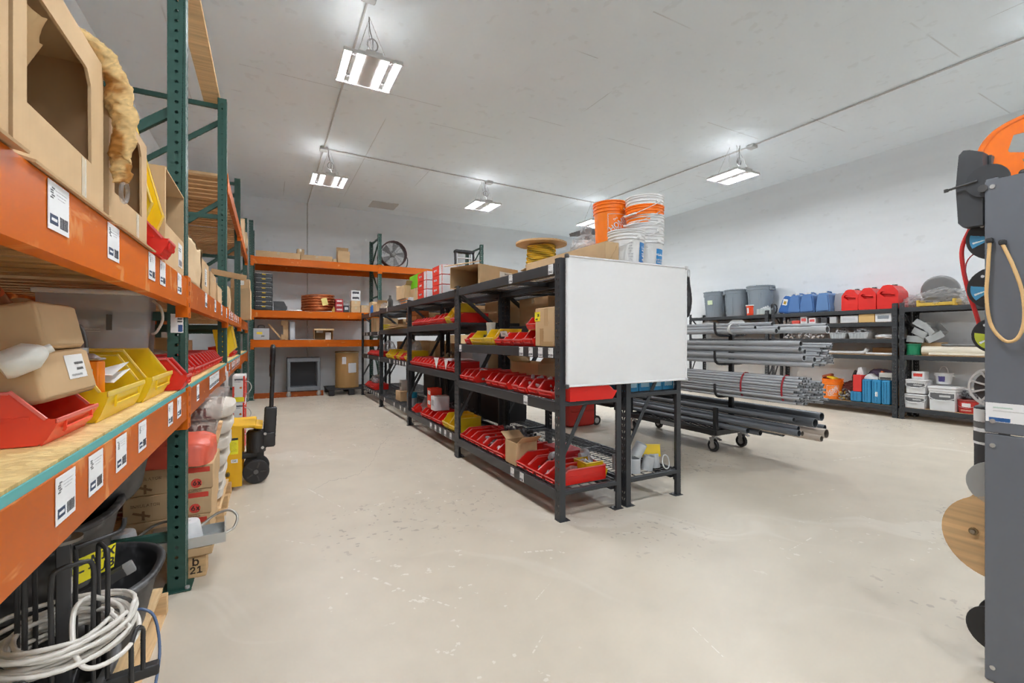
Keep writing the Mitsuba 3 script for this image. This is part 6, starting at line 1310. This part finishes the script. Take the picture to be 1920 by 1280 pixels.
jerry('pale blue water can, third from the left', 4.90, BL2, w=.27, x=9.03)
jerry('blue water can nearest the red fuel cans', 4.625, (.10, .20, .40), w=.25, x=9.03)
one('grey_water_can', B().prism([(-.10, 0), (.10, 0), (.105, .05), (.07, .32), (-.07, .32), (-.105, .05)], -.15, .15, (.33, .36, .40), FX_M), 'plastic', 'greyish see through water can behind the last blue one', 'water can', mv(9.16, 4.42, RT))
def fuelcan(label, y, w=.255, h=.36, x=9.03):
    k = Kit(); t = w / 2
    prof = [(-t * .95, 0), (t * .95, 0), (t, .02), (t, h * .66), (t * .93, h * .74), (t * .45, h * .97), (t * .2, h), (-t * .2, h), (-t * .45, h * .97), (-t * .93, h * .74), (-t, h * .66), (-t, .02)]
    m = trimesh.creation.extrude_polygon(Polygon(prof), .34, engine='earcut'); m.apply_translation((0, 0, -.17)); m.apply_transform(FX_M)
    cut = trimesh.creation.extrude_polygon(Polygon([(-t * .75, h * .50), (t * .3, h * .50), (t * .75, h * .66), (t * .55, h * .74), (-t * .6, h * .62)]), .10, engine='earcut'); cut.apply_translation((0, 0, -.20)); cut.apply_transform(FX_M)
    try: m = trimesh.boolean.difference([m, cut], engine='manifold')
    except Exception: pass
    k.add('body', B().tm(m, (.66, .022, .018)), 'plastic'); k.add('front_grip', B().box((-.166, -t * .1, h * .64), (.02, w * .62, .02), (.66, .022, .018), rot=mv(rx=10), bev=.006), 'plastic')
    k.add('spout_cap', B().cyl(.035, 0, .045, (.05, .05, .05), 16, mv(.08, 0, h * .93)), 'plastic')
    place(k, 'fuel_can', label, 'fuel can', mv(x, y, RT))
fuelcan('red fuel can, leftmost of three on the right wall shelf', 4.19); fuelcan('red fuel can in the middle of three', 3.93, h=.365); fuelcan('largest red fuel can, rightmost of three', 3.645, w=.29, h=.385)
# upper shallow shelf
def gbox(y0, y1, z, h, c, lab, pr=None, x=9.0, d=.3, cat='box'): smallbox('product_box', lab, x, (y0 + y1) / 2, z, abs(y1 - y0), d, h, c, pr, rz=-90)
Z53, Z26, Z99, Z18 = 1.537, 1.266, .994, .189
gbox(4.06, 4.33, Z53, .125, (.60, .60, .61), 'pale grey box on the shallow shelf under the red fuel cans', (.5, .5, .52)); gbox(3.82, 4.05, Z53, .14, (.62, .40, .16), 'tan box on the shallow shelf between two white boxes'); gbox(3.585, 3.81, Z53, .14, (.68, .68, .69), 'white box with dark picture next to the post', (.2, .22, .25))
for i, (y, w, h, c) in enumerate([(4.95, .12, .14, (.68, .65, .66)), (4.80, .12, .11, (.66, .60, .61)), (5.1, .14, .07, (.60, .08, .06)), (4.6, .10, .11, (.06, .06, .065)), (4.45, .11, .12, (.45, .45, .46))]): gbox(y - w / 2, y + w / 2, Z53, h, c, ['white and red carton', 'pale pinkish carton', 'low red carton', 'black small carton', 'grey small carton'][i] + ' on the shallow shelf under the blue water cans', (.6, .1, .1) if i < 2 else None)
hp(9.0, 5.25, Z53, .25, .35, .10, 40, 300, GF, 'heap of grey hardware at the left of the shallow shelf')
one('grey_case', B().prism([(-.19, 0), (.19, 0), (.19, .06), (.10, .13), (-.13, .13), (-.19, .08)], -.12, .12, (.50, .52, .54), FX_M), 'satin', 'pale grey case below the largest grey round bin', 'case', mv(8.98, 6.35, Z53))
one('white_bag', B().raw(*crumple((.3, .45, .16), 202, 3, .3), (.62, .62, .62)), 'satin', 'crumpled white sack below the leftmost grey round bin', 'sack', mv(9.0, 7.1, Z53))
for i, (y0, y1) in enumerate([(4.24, 4.50), (3.90, 4.20)]):
    k = Kit(); b = B(); w = y1 - y0
    b.prism([(-w / 2 + .02, 0), (w / 2 - .02, 0), (w / 2, .10), (-w / 2, .10)], -.14, .14, (.40, .42, .43), FX_M); b.box((0, 0, .10), (.30, w + .02, .012), (.46, .48, .49), bev=.003)
    for y in np.linspace(-w / 2 + .03, w / 2 - .03, 6): b.box((-.142, y, .05), (.008, .008, .09), (.34, .36, .37))
    k.add('tray', b, 'satin'); k.add('contents', heap((.24, w * .9, .06), 30, 210 + i, GF).xf(mv(0, 0, .105)), 'satin', kind='stuff'); place(k, 'parts_tray', ['ribbed grey tray of fittings farther from the post', 'ribbed grey tray of fittings nearer the post'][i], 'tray', mv(8.98, (y0 + y1) / 2, Z26))
one('white_bag', B().raw(*crumple((.25, .35, .08), 204, 3, .3), (.66, .66, .66)), 'satin', 'flat crumpled white bag by the post', 'bag', mv(8.98, 3.70, Z26))
hp(9.0, 5.0, Z26, .3, .8, .10, 70, 305, GF, 'heap of grey hardware behind the pipe ends')
# the half height shelf: pipe, elbow, brown box
b = B().tube([(8.93, 5.4, Z99 + .03), (8.93, 4.06, Z99 + .03)], .027, (.55, .56, .57), 12).tube(spline([(8.93, 4.08, Z99 + .03), (8.93, 4.0, Z99 + .04), (8.93, 3.95, Z99 + .10)], 5), .034, (.58, .59, .6), 12)
one('drain_pipe', b, 'plastic', 'pale grey pipe with raised elbow on the half height shelf', 'pipe')
one('drain_pipe', B().tube([(8.90, 3.96, Z99 + .02), (8.90, 3.57, Z99 + .02)], .02, (.62, .63, .64), 12), 'plastic', 'short white pipe beside the raised elbow', 'pipe')
gbox(3.62, 3.92, Z99, .12, (.22, .10, .03), 'dark brown box at the back of the half height shelf', x=9.16)
# bottom: bucket, power tools, cases
k = bucket(.160, .355, OR, ear=OR, handle=(.7, .55, .45), hang=1); depot_logo(k, .160, .355, 207)
place(k, 'bucket', 'orange bucket with white stencil logo on the bottom right wall shelf', 'bucket', mv(8.995, 4.525, Z18))
k = Kit(); k.add('yellow_tool', B().box((0, 0, 0), (.18, .12, .03), (.75, .50, .02), rot=mv(rx=20), bev=.008).box((.05, .1, .03), (.1, .16, .05), (.30, .06, .02), rot=mv(rx=-18), bev=.01), 'satin'); place(k, 'hand_tool', 'yellow and brown tool sticking out of the orange bucket', 'tool', mv(8.98, 4.52, Z18 + .37))
k = Kit(); k.add('bag', B().raw(*crumple((.30, .42, .34), 220, 4, .18), (.10, .025, .02)), 'matte'); k.add('tool_handle', B().tube(spline([(0, -.05, .30), (-.05, -.07, .42), (-.03, -.10, .52)], 5), .028, (.04, .03, .03), 8).box((-.02, -.13, .40), (.05, .04, .2), (.5, .5, .5), rot=mv(rx=18)), 'satin'); place(k, 'tool_bag', 'dark red tool bag with a black handle sticking up', 'bag', mv(9.12, 4.29, Z18))
hp(8.93, 4.27, Z18, .18, .22, .20, 50, 306, [(.42, .26, .03), (.2, .13, .05), (.35, .34, .33), (.1, .09, .09)], 'heap of brass and steel hardware between bucket and blue cases')
def bluecase(y0, y1, z, h, lab, c=(.03, .22, .42)):
    w = y1 - y0; k = Kit(); k.add('shell', B().box((0, 0, h / 2), (.30, w, h), c, bev=.018).box((-.152, -w * .12, h / 2), (.006, .006, h * .86), tuple(v * .6 for v in c)).box((-.152, w * .2, h / 2), (.006, .006, h * .86), tuple(v * .6 for v in c)), 'plastic')
    k.add('side_ridge', B().box((-.15, 0, h / 2), (.008, w * .22, h * .8), c, bev=.003), 'plastic'); return place(k, 'tool_case', lab, 'case', mv(8.985, (y0 + y1) / 2, z))
bluecase(4.005, 4.175, Z18, .175, 'low blue case lying under the red case'); bluecase(3.865, 3.998, Z18, .395, 'upright blue case, left of three'); bluecase(3.728, 3.860, Z18, .395, 'upright blue case with white sticker, middle of three'); bluecase(3.600, 3.722, Z18, .395, 'upright blue case beside the post, right of three')
one('white_sticker', B().box((0, 0, 0), (.002, .035, .075), (.78, .78, .78)), 'satin', 'white sticker on the middle upright blue case', 'sticker', mv(8.8315, 3.785, Z18 + .16))
gbox(4.005, 4.13, Z18 + .178, .28, (.62, .035, .03), 'upright red case on top of the low blue case', x=8.99)
k = Kit(); k.add('body', B().prism([(-.06, 0), (.05, 0), (.02, .12), (-.03, .13)], -.07, .07, (.62, .62, .63), FX_M).box((-.02, -.02, .05), (.02, .02, .06), (.1, .1, .1)), 'satin'); place(k, 'white_tool', 'white plastic tool standing on the red case', 'tool', mv(8.98, 4.06, Z18 + .46))
k = Kit(); k.add('body', B().prism([(-.10, 0), (.10, 0), (.08, .05), (.03, .09), (-.04, .04), (-.10, .04)], -.09, .09, (.62, .62, .63), FX_M), 'satin'); place(k, 'white_tool', 'white low tool lying on the left upright blue case', 'tool', mv(8.98, 3.89, Z18 + .397))
k = Kit(); k.add('body', B().box((0, 0, .06), (.2, .19, .12), (.45, .43, .40), bev=.01).box((-.102, 0, .03), (.004, .15, .035), (.05, .05, .05)).box((-.05, .06, .13), (.06, .03, .03), (.5, .12, .05)), 'satin'); place(k, 'small_machine', 'beige and black small machine on the right upright blue cases', 'machine', mv(8.98, 3.68, Z18 + .397))
one('purple_bag', B().raw(*crumple((.25, .4, .17), 230, 3, .2), (.14, .10, .16)), 'matte', 'dark purple bag behind the small machine', 'bag', mv(9.16, 3.85, Z18 + .40))
one('tall_carton', B().box((9.16, 3.85, Z18 + .2), (.16, .45, .395), (.6, 0), bev=.004), 'card', 'dark carton behind the upright blue cases', 'box')
# second unit
k = Kit(); k.add('disc', B().lathe([(.0, -.02), (.20, -.03), (.235, -.02), (.24, 0), (.235, .02), (.2, .02), (0, .01)], (.36, .37, .38), 40, mv(0, 0, .24, ry=80)), 'metal'); k.add('hub', B().cyl(.05, -.06, .0, (.3, .3, .3), 18, mv(0, 0, .24, ry=80)), 'metal'); k.add('base', B().box((0, 0, .02), (.2, .3, .04), (.05, .05, .05), bev=.01), 'satin')
place(k, 'round_heater', 'grey round disc heater standing on the right wall shelf', 'heater', mv(9.12, 3.07, RT2))
one('plastic_film', B().raw(*crumple((.34, .75, .30), 240, 4, .35, freq=4), (.8, .8, .8)), 'film', 'crumpled clear film heaped over the round heater', 'film', mv(8.99, 3.02, RT2))
k = Kit(); fy = (.55, .36, .06)
k.add('frame', B().box((0, .21, .05), (.24, .03, .10), fy, bev=.004).box((0, -.21, .05), (.24, .03, .10), fy, bev=.004).box((-.11, 0, .03), (.02, .42, .05), fy, bev=.004).box((.11, 0, .03), (.02, .42, .05), fy, bev=.004), 'satin'); place(k, 'wooden_tray', 'yellow wooden tray frame under the clear film', 'tray', mv(8.96, 3.04, RT2))
one('plastic_film', B().raw(*crumple((.3, .30, .22), 241, 4, .35, freq=4), (.8, .8, .8)), 'film', 'clear film bunch hanging at the right end of the shelf top', 'film', mv(8.95, 2.60, RT2))
one('plastic_film', B().raw(*crumple((.22, .2, .17), 242, 3, .35, freq=4), (.8, .8, .8)), 'film', 'small clear film bunch next to the largest red fuel can', 'film', mv(8.98, 3.40, RT2))
Z00 = 1.007
for i, (y, z, ry_, rx_, rz_) in enumerate([(3.33, .0, 0, 4, 10), (3.25, .13, 0, 28, -12), (3.30, .27, 8, 38, 20), (3.10, .05, 0, -30, 30), (3.14, .21, 0, 48, -20)]):
    k = Kit(); b = B(); b.box((0, 0, .005), (.24, .2, .008), (.33, .34, .34)).box((0, .10, .05), (.24, .006, .10), (.36, .37, .37)).box((0, -.10, .05), (.24, .006, .10), (.36, .37, .37)).box((.12, 0, .05), (.006, .2, .10), (.36, .37, .37)).box((-.12, 0, .05), (.006, .2, .10), (.36, .37, .37)); k.add('body', b, 'satin')
    place(k, 'parts_tray', 'grey metal tray in the tumbled heap, ' + ORD[i] + ' from its bottom', 'tray', mv(9.03, y, Z00 + .20 + z * .8, rx=rx_, ry=ry_, rz=rz_))
one('carton_low', B().box((9.12, 3.22, Z00 + .10), (.24, .40, .20), (.4, 0), bev=.004), 'card', 'carton under the tumbled grey trays', 'box')
k = Kit(); k.add('wire', B().cyl(.085, .015, .165, (.01, .20, .09), 28), 'satin', 'green wire windings'); k.add('flange', B().cyl(.10, 0, .014, (.02, .12, .07), 28), 'satin'); k.add('flange', B().cyl(.10, .166, .18, (.02, .14, .08), 28), 'satin'); place(k, 'wire_spool', 'green wire spool at the left end of the cream pipes', 'spool', mv(8.93, 3.33, Z00))
for (x, y0, y1, z, rr, lab) in [(8.95, 3.22, 1.7, .072, .070, 'thick cream pipe lying along the right wall shelf'), (8.88, 3.12, 1.7, .022, .022, 'thin cream pipe in front of the thick one')]:
    one('drain_pipe', B().pipe(rr, .004, y0 - y1, (.68, .62, .50), 24, mv(x, y1, Z00 + z, rx=-90)), 'plastic', lab, 'pipe')
one('metal_strip', B().box((9.06, 2.5, Z00 + .165), (.10, 1.2, .03), (.35, .36, .36), bev=.003).box((9.14, 2.5, Z00 + .075), (.08, 1.2, .15), (.3, .3, .3), bev=.003), 'metal', 'grey metal channel lying behind the cream pipes', 'channel')
def white_tub(y0, y1, z, h, lab, d=.28, x=8.985):
    w = y1 - y0; k = Kit(); b = B(); M = FX_M
    b.prism([(-w * .44, 0), (w * .44, 0), (w * .47, h * .78), (-w * .47, h * .78)], -d / 2, d / 2, (.66, .66, .66), M); k.add('body', b, 'plastic')
    k.add('lid', B().box((0, 0, h * .90), (d + .03, w * 1.04, h * .10), (.70, .70, .70), bev=.008).box((0, 0, h * .80), (d + .015, w * .99, h * .10), (.64, .64, .64), bev=.005), 'plastic')
    k.add('printed_band', B().box((-d / 2 - .0008, 0, h * .56), (.001, w * .86, h * .26), (.11, .11, .115)).box((-d / 2 - .0014, -w * .1, h * .58), (.001, w * .4, h * .08), (.5, .5, .5)), 'satin', 'dark printed band')
    k.add('bail', B().tube(spline([(-d * .3, w * .48, h * .72), (-d / 2 - .012, w * .46, h * .52), (-d / 2 - .02, 0, h * .40), (-d / 2 - .012, -w * .46, h * .52), (-d * .3, -w * .48, h * .72)], 5), .004, (.72, .72, .72), 6).box((-d / 2 - .02, 0, h * .40), (.016, .09, .016), (.7, .7, .7), bev=.004), 'plastic')
    place(k, 'lidded_tub', lab, 'tub', mv(x, (y0 + y1) / 2, z))
white_tub(3.155, 3.42, Z18, .225, 'small white lidded tub, lower of two at the left'); white_tub(3.145, 3.405, Z18 + .228, .225, 'small white lidded tub, upper of two at the left'); white_tub(2.80, 3.12, Z18, .38, 'large white lidded tub beside the red paint pail')
white_tub(2.62, 2.90, Z18, .36, 'white lidded tub at the back behind the red paint pail', x=9.20, d=.2)
k = Kit(); k.add('body', B().lathe([(0, 0), (.095, 0), (.10, .01), (.112, .155), (.112, .17), (0, .17)], (.45, .03, .025), 32), 'satin'); k.add('lid', B().lathe([(0, .172), (.11, .172), (.118, .178), (.118, .19), (.105, .192), (.10, .184), (0, .184)], (.35, .08, .07), 32), 'satin'); k.add('label', curved_label(.1065, .112, .09, .145, 160, 210, (.75, .70, .70), 10).add(curved_label(.103, .105, .03, .05, 150, 215, (.62, .30, .25), 10)), 'satin', 'pale lettering patch'); k.add('bail', B().tube([(-.122 * math.sin(a), .118 * math.cos(a), .15 - .07 * math.sin(a)) for a in np.linspace(0, PI, 18)], .003, (.7, .7, .7), 6), 'metal'); place(k, 'paint_pail', 'red paint pail with pale lettering on the bottom right wall shelf', 'pail', mv(8.97, 2.71, Z18))
k = bucket(.10, .17, (.68, .68, .68), ribs=1); k.add('label', curved_label(.094, .099, .04, .12, 160, 205, (.06, .05, .18), 8), 'plastic', 'dark blue label'); k.add('raised_bail', B().tube([(0, .05 * math.cos(a), .17 + .10 * math.sin(a)) for a in np.linspace(0, PI, 16)], .005, (.72, .72, .72), 6), 'plastic'); place(k, 'bucket', 'small white pail with dark blue label and raised handle', 'bucket', mv(9.09, 3.02, Z18 + .385))
smallbox('product_box', 'white box with red stripe on top of the upper small tub', 8.99, 3.27, Z18 + .445, .16, .16, .12, (.66, .66, .66), (.55, .05, .04), rz=-90)
hp(9.02, 2.72, Z18 + .20, .16, .2, .12, 40, 310, DF, 'heap of dark clamps behind the red paint pail')
# wire fence of cords left by unit
one('black_cord_coil', B().tube([(8.93 + .05 * math.sin(a * .5), 5.58 + .04 * math.cos(a), RT + .02 + .09 * (1 + math.sin(a)) ) for a in np.linspace(0, 5 * PI, 60)], .012, (.03, .03, .03), 6), 'satin', 'black cord coil between the grey tray and the dark blue water can', 'cord')
# ---------------------------------------------------------------- wire reel rack at the right edge
px, py = 2.36, .668
GP = (.125, .135, .155)
k = Kit(); D_, W_ = .62, 1.25
k.add('side_panel', B().box((px + .012, py - D_ / 2, .459), (.024, D_, .914), GP, bev=.003), 'painted', 'lower grey steel side panel')
k.add('side_panel', B().box((px + .012, py - D_ / 2, 1.388), (.024, D_, .932), GP, bev=.003), 'painted', 'upper grey steel side panel')
k.add('side_panel', B().box((px + W_, py - D_ / 2, .93), (.024, D_, 1.85), GP, bev=.003), 'painted')
for z in (.02, 1.845): k.add('cross_rail', B().box((px + W_ / 2, py - .02, z), (W_, .035, .035), GP, bev=.003), 'painted'); k.add('cross_rail', B().box((px + W_ / 2, py - D_ + .02, z), (W_, .035, .035), GP, bev=.003), 'painted')
k.add('top_shelf', B().box((px + W_ / 2, py - D_ / 2, 1.85), (W_, D_ - .02, .012), GP), 'painted')
for z in (.055, .875, .965, 1.83): k.add('screw', B().cyl(.008, 0, .004, (.6, .6, .6), 12, mv(px, py - .022, z, ry=-90)), 'metal')
SPY = .655
RODS = [1.652, 1.461, 1.281, 1.083, .718, .511, .165]
for z in RODS: k.add('rod', B().cyl(.008, 0, W_ - .03, (.35, .35, .36), 10, mv(px + .02, SPY - .012, z, ry=90)), 'metal')
L = B().box((px - .0006, .585, .998), (.001, .16, .07), (.80, .80, .81)).box((px - .0014, .628, .972), (.001, .055, .014), (.03, .10, .28)).box((px - .0014, .62, 1.016), (.001, .05, .005), (.5, .6, .55)).box((px - .0014, .60, 1.004), (.001, .09, .004), (.6, .6, .6))
for i in range(8): L.box((px - .0014, .555 - .006 * i, .972), (.001, .0025 + .0015 * (i % 2), .022), (.05, .05, .05))
k.add('price_tag', L, 'satin', 'long white and blue price tag')
place(k, 'reel_rack', 'grey steel wire reel rack at the right edge, seen end on', 'rack')
def spool(label, x, z, r, w, cf, cw, rb=.55, holes=0, lab=None, mat='satin', fm='satin', spokes=0):
    k = Kit(); M = mv(x, SPY, z, ry=90)
    for zz_ in (0, w):
        b = B()
        if spokes:
            b.lathe([(r * .90, zz_), (r, zz_), (r, zz_ + .006), (r * .90, zz_ + .006), (r * .90, zz_)], cf, 36, M).lathe([(.018, zz_), (r * .34, zz_), (r * .34, zz_ + .006), (.018, zz_ + .006), (.018, zz_)], cf, 24, M)
            for j in range(spokes): b.box((r * .62 * math.cos(j * 2 * PI / spokes), r * .62 * math.sin(j * 2 * PI / spokes), zz_ + .003), (r * .62, r * .09, .005), cf, M, rot=math.degrees(j * 2 * PI / spokes))
        else: b.lathe([(.018, zz_), (r - .003, zz_), (r, zz_ + .002), (r, zz_ + .006), (r - .003, zz_ + .008), (.018, zz_ + .008), (.018, zz_)], cf, 40, M)
        for j in range(holes): a = j * 2 * PI / holes + .4; b.cyl(r * .07, zz_ - .001, zz_, (.6, .6, .6), 10, M @ mv(r * .72 * math.cos(a), r * .72 * math.sin(a), 0))
        k.add('flange', b, fm)
    k.add('windings', B().cyl(r * rb, .008, w, cw, 28, M), 'satin')
    if lab:
        P = B(); a = np.linspace(*lab[1:3], 8); q = [(rr_ * math.cos(t), rr_ * math.sin(t), -.0012) for t in np.radians(a) for rr_ in (r * .32, r * .86)]
        P.raw(q, [[2 * i, 2 * i + 2, 2 * i + 3, 2 * i + 1] for i in range(7)], lab[0], M); P.raw([(p[0] * .9, p[1] * .9, -.002) for p in q[4:8]], [[0, 2, 3, 1]], (.75, .8, .82), M); k.add('flange_label', P, 'satin', 'coloured paper label')
    place(k, 'wire_reel', label, 'reel')
BK = (.02, .02, .021)
spool('black wire reel with blue label, topmost on the rack', 2.42, 1.652, .084, .09, BK, (.35, .02, .02), holes=3, lab=((.06, .26, .45), 62, 105))
spool('black wire reel with blue label, second from the top', 2.42, 1.461, .081, .09, BK, (.3, .02, .02), holes=3, lab=((.06, .26, .45), 50, 100))
spool('black wire reel with lime label, third from the top', 2.42, 1.281, .068, .09, BK, (.05, .05, .05), holes=3, lab=((.45, .50, .05), 30, 100))
spool('clear spoked wire reel on the rack', 2.42, 1.083, .078, .10, (.50, .48, .47), (.05, .045, .045), rb=.8, spokes=10)
spool('grey flanged wire reel below the spoked one', 2.42, .718, .084, .12, (.30, .30, .29), (.2, .19, .18))
spool('black wire reel lowest on the rack', 2.42, .165, .084, .12, BK, (.04, .04, .04))
k = Kit(); M = mv(2.42, SPY, .511, ry=90)
for zz_ in (0, .16): k.add('flange', B().lathe([(.012, zz_), (.156, zz_), (.156, zz_ + .012), (.012, zz_ + .012), (.012, zz_)], (.42, 0), 48, M), 'wood')
k.add('windings', B().cyl(.10, .012, .16, (.3, .3, .3), 28, M), 'satin'); k.add('bolt', B().cyl(.014, -.008, .0, (.25, .18, .1), 12, M @ mv(-.01, .06, 0)).cyl(.008, -.014, -.006, (.3, .25, .2), 8, M @ mv(-.01, .06, 0)), 'metal')
place(k, 'wire_reel', 'round plywood cable reel, largest on the rack', 'reel')
for i, z in enumerate(RODS): spool('wire reel inside the rack, ' + ORD[i] + ' rod from the top', 2.75, z, .07, .10, [(.02, .02, .021), (.3, .3, .3)][i % 2], [(.3, .02, .02), (.05, .05, .05), (.1, .2, .4)][i % 3])
k = Kit(); M = mv(2.53, .695, 0); k.add('body', B().lathe([(0, .70), (.05, .70), (.05, .995), (.045, 1.0), (0, 1.0)], (.03, .03, .032), 24, M), 'satin'); k.add('label', curved_label(.0503, .0503, .85, .99, 90, 215, (.62, .62, .62), 14).add(curved_label(.0508, .0508, .86, .90, 95, 210, (.05, .05, .05), 12)).add(curved_label(.0508, .0508, .915, .94, 110, 190, (.1, .1, .1), 10)).xf(M), 'satin', 'white label with dark print'); k.add('ribs', B().lathe([(.0505, .72), (.054, .722), (.054, .728), (.0505, .73)], (.03, .03, .03), 24, M), 'satin')
place(k, 'cable_canister', 'dark upright canister with striped label behind the reels', 'canister')
one('canister_bracket', B().box((2.53, .67, .69), (.12, .14, .016), (.12, .12, .13), bev=.003), 'painted', 'small dark bracket carrying the canister', 'bracket')
# air hose reel hung on the rack
k = Kit(); hc = (.050, .053, .058)
prof = [(.700, 1.70), (.735, 1.70), (.750, 1.72), (.757, 1.86), (.748, 1.985), (.735, 2.0), (.715, 1.995), (.68, 1.975), (.68, 1.70)]
k.add('case', B().prism([(p[0], p[1]) for p in prof][::-1], 0, .05, hc, mv(2.385, 0, 0) @ FX_M).prism([(.67, 1.70), (.72, 1.705), (.722, 1.98), (.67, 1.97)], .05, .30, (.06, .063, .068), mv(2.385, 0, 0) @ FX_M), 'satin')
k.add('swivel', B().cyl(.06, -.012, .0, (.04, .042, .046), 28, mv(2.385, .665, 1.86, ry=90)).cyl(.014, -.03, .0, (.07, .07, .07), 14, mv(2.385, .672, 1.83, ry=90)), 'satin')
k.add('tie_rod', B().tube([(2.372, .69, 1.867), (2.368, .78, 1.853)], .0045, (.05, .05, .05), 8).box((2.368, .78, 1.853), (.008, .012, .012), (.05, .05, .05)), 'satin')
k.add('mount', B().box((2.53, .60, 1.93), (.04, .15, .03), (.3, .3, .3)), 'metal')
place(k, 'hose_reel', 'dark grey hose reel case hanging at the rack top', 'hose reel')
one('air_hose', B().tube(spline([(2.47, .735, 1.72), (2.475, .765, 1.64), (2.48, .765, 1.56), (2.49, .752, 1.46), (2.50, .735, 1.38), (2.51, .722, 1.31), (2.515, .715, 1.28)], 8), .0075, (.55, .03, .03), 10).box((2.515, .712, 1.27), (.02, .02, .03), (.04, .04, .04)), 'plastic', 'red air hose hanging from the dark hose reel', 'hose')
one('loose_wire', B().tube(spline([(2.44, .70, 1.62), (2.44, .738, 1.58), (2.44, .745, 1.53), (2.44, .735, 1.49), (2.44, .705, 1.46)], 6), .0022, (.3, .02, .03), 6), 'plastic', 'thin red wire hanging between the top two reels', 'wire')
# tan loop of tubing on its clips
lp = spline([(2.345, .650, 1.625), (2.342, .654, 1.52), (2.34, .657, 1.42), (2.34, .645, 1.32), (2.338, .610, 1.262), (2.338, .578, 1.27), (2.34, .562, 1.33), (2.34, .566, 1.43), (2.342, .590, 1.53), (2.345, .617, 1.612)], 8)
k = Kit(); k.add('tubing', B().tube(lp, .0058, (.68, .44, .20), 10), 'plastic')
for y, z in ((.650, 1.63), (.617, 1.617)): k.add('clip', B().box((2.347, y, z), (.022, .018, .018), (.03, .03, .03), bev=.003), 'satin')
place(k, 'tubing_loop', 'tan loop of tubing hanging from two black clips on the rack panel', 'tubing')
# orange moulded guard on the rack top
def guard(u, v):
    a = math.radians(-10 + 200 * u); r_ = .17 + .02 * v
    y = .47 + .225 * math.cos(a) * (1 - .10 * v); x = 2.60 + .21 * math.sin(a) * .9 + .04 * v
    z = 1.885 + .155 * math.sin(math.radians(20 + 140 * u)) * (.35 + v) + .03 * math.sin(6 * u)
    return (x, y, z)
def shell(holes):
    """dished orange plate leaning back, pierced by rounded holes"""
    out = Polygon([(-.26, .0), (-.25, .07), (-.20, .14), (-.12, .19), (-.03, .215), (-.02, .25), (.12, .255), (.24, .22), (.28, .10), (.26, -.03), (.10, -.06), (-.10, -.05), (-.22, -.04)]).buffer(.015).buffer(-.0)
    g = out.difference(unary_union(holes)); m = trimesh.creation.extrude_polygon(g, .005, engine='earcut'); m = m.subdivide().subdivide().subdivide()
    v = np.array(m.vertices); v[:, 2] += .35 * (v[:, 0] ** 2) + .55 * np.maximum(0, .10 - v[:, 1]) ** 2 - .03 * np.exp(-((v[:, 0] - .02) ** 2 + (v[:, 1] - .04) ** 2) / .006)
    return v, m.faces
hh = [Polygon([(-.17, .06), (-.11, .05), (-.08, .09), (-.10, .13), (-.15, .12)]).buffer(.008), Polygon([(.0, .10), (.07, .10), (.09, .15), (.03, .17)]).buffer(.008), Point(-.03, .0).buffer(.018), Point(.12, .02).buffer(.02)]
v, f = shell(hh)
k = Kit(); OG = (.80, .16, .012); k.add('shell', B().raw(v, f, OG), 'gloss')
rim = [(-.262, .0), (-.255, .075), (-.205, .15), (-.125, .20), (-.03, .228)]; k.add('rolled_edge', B().tube(spline([(p[0], p[1], .35 * p[0] ** 2 + .55 * max(0, .10 - p[1]) ** 2) for p in rim], 5), .010, OG, 8), 'gloss')
M = np.eye(4); ex = np.array([.55, -.82, 0]); ex /= np.linalg.norm(ex); ez_ = np.array([0, .0, 1.]); n_ = np.cross(ex, ez_)
M[:3, 0], M[:3, 1], M[:3, 2] = ex, ez_ * .96 + n_ * -.25, n_; M[:3, 3] = (2.60, .495, 1.93)
place(k, 'orange_shell', 'glossy orange moulded shell with holes on top of the wire rack', 'plastic shell', M)
for i, (y, x) in enumerate([(.55, 2.47), (.44, 2.50), (.33, 2.52)]):
    k = Kit(); k.add('body', B().box((0, 0, .02), (.10, .09, .04), (.04, .04, .042), bev=.006), 'satin'); k.add('lens', B().box((-.02, 0, .043), (.05, .05, .006), (.55, .56, .57), bev=.002).box((-.02, 0, .047), (.034, .034, .003), (.06, .06, .06)), 'chrome', 'shiny square lens'); place(k, 'work_light', ['black and chrome work light nearest the rack edge', 'black and chrome work light in the middle', 'black and chrome work light farthest from the rack edge'][i], 'light', mv(x, y, 1.857, ry=-18))
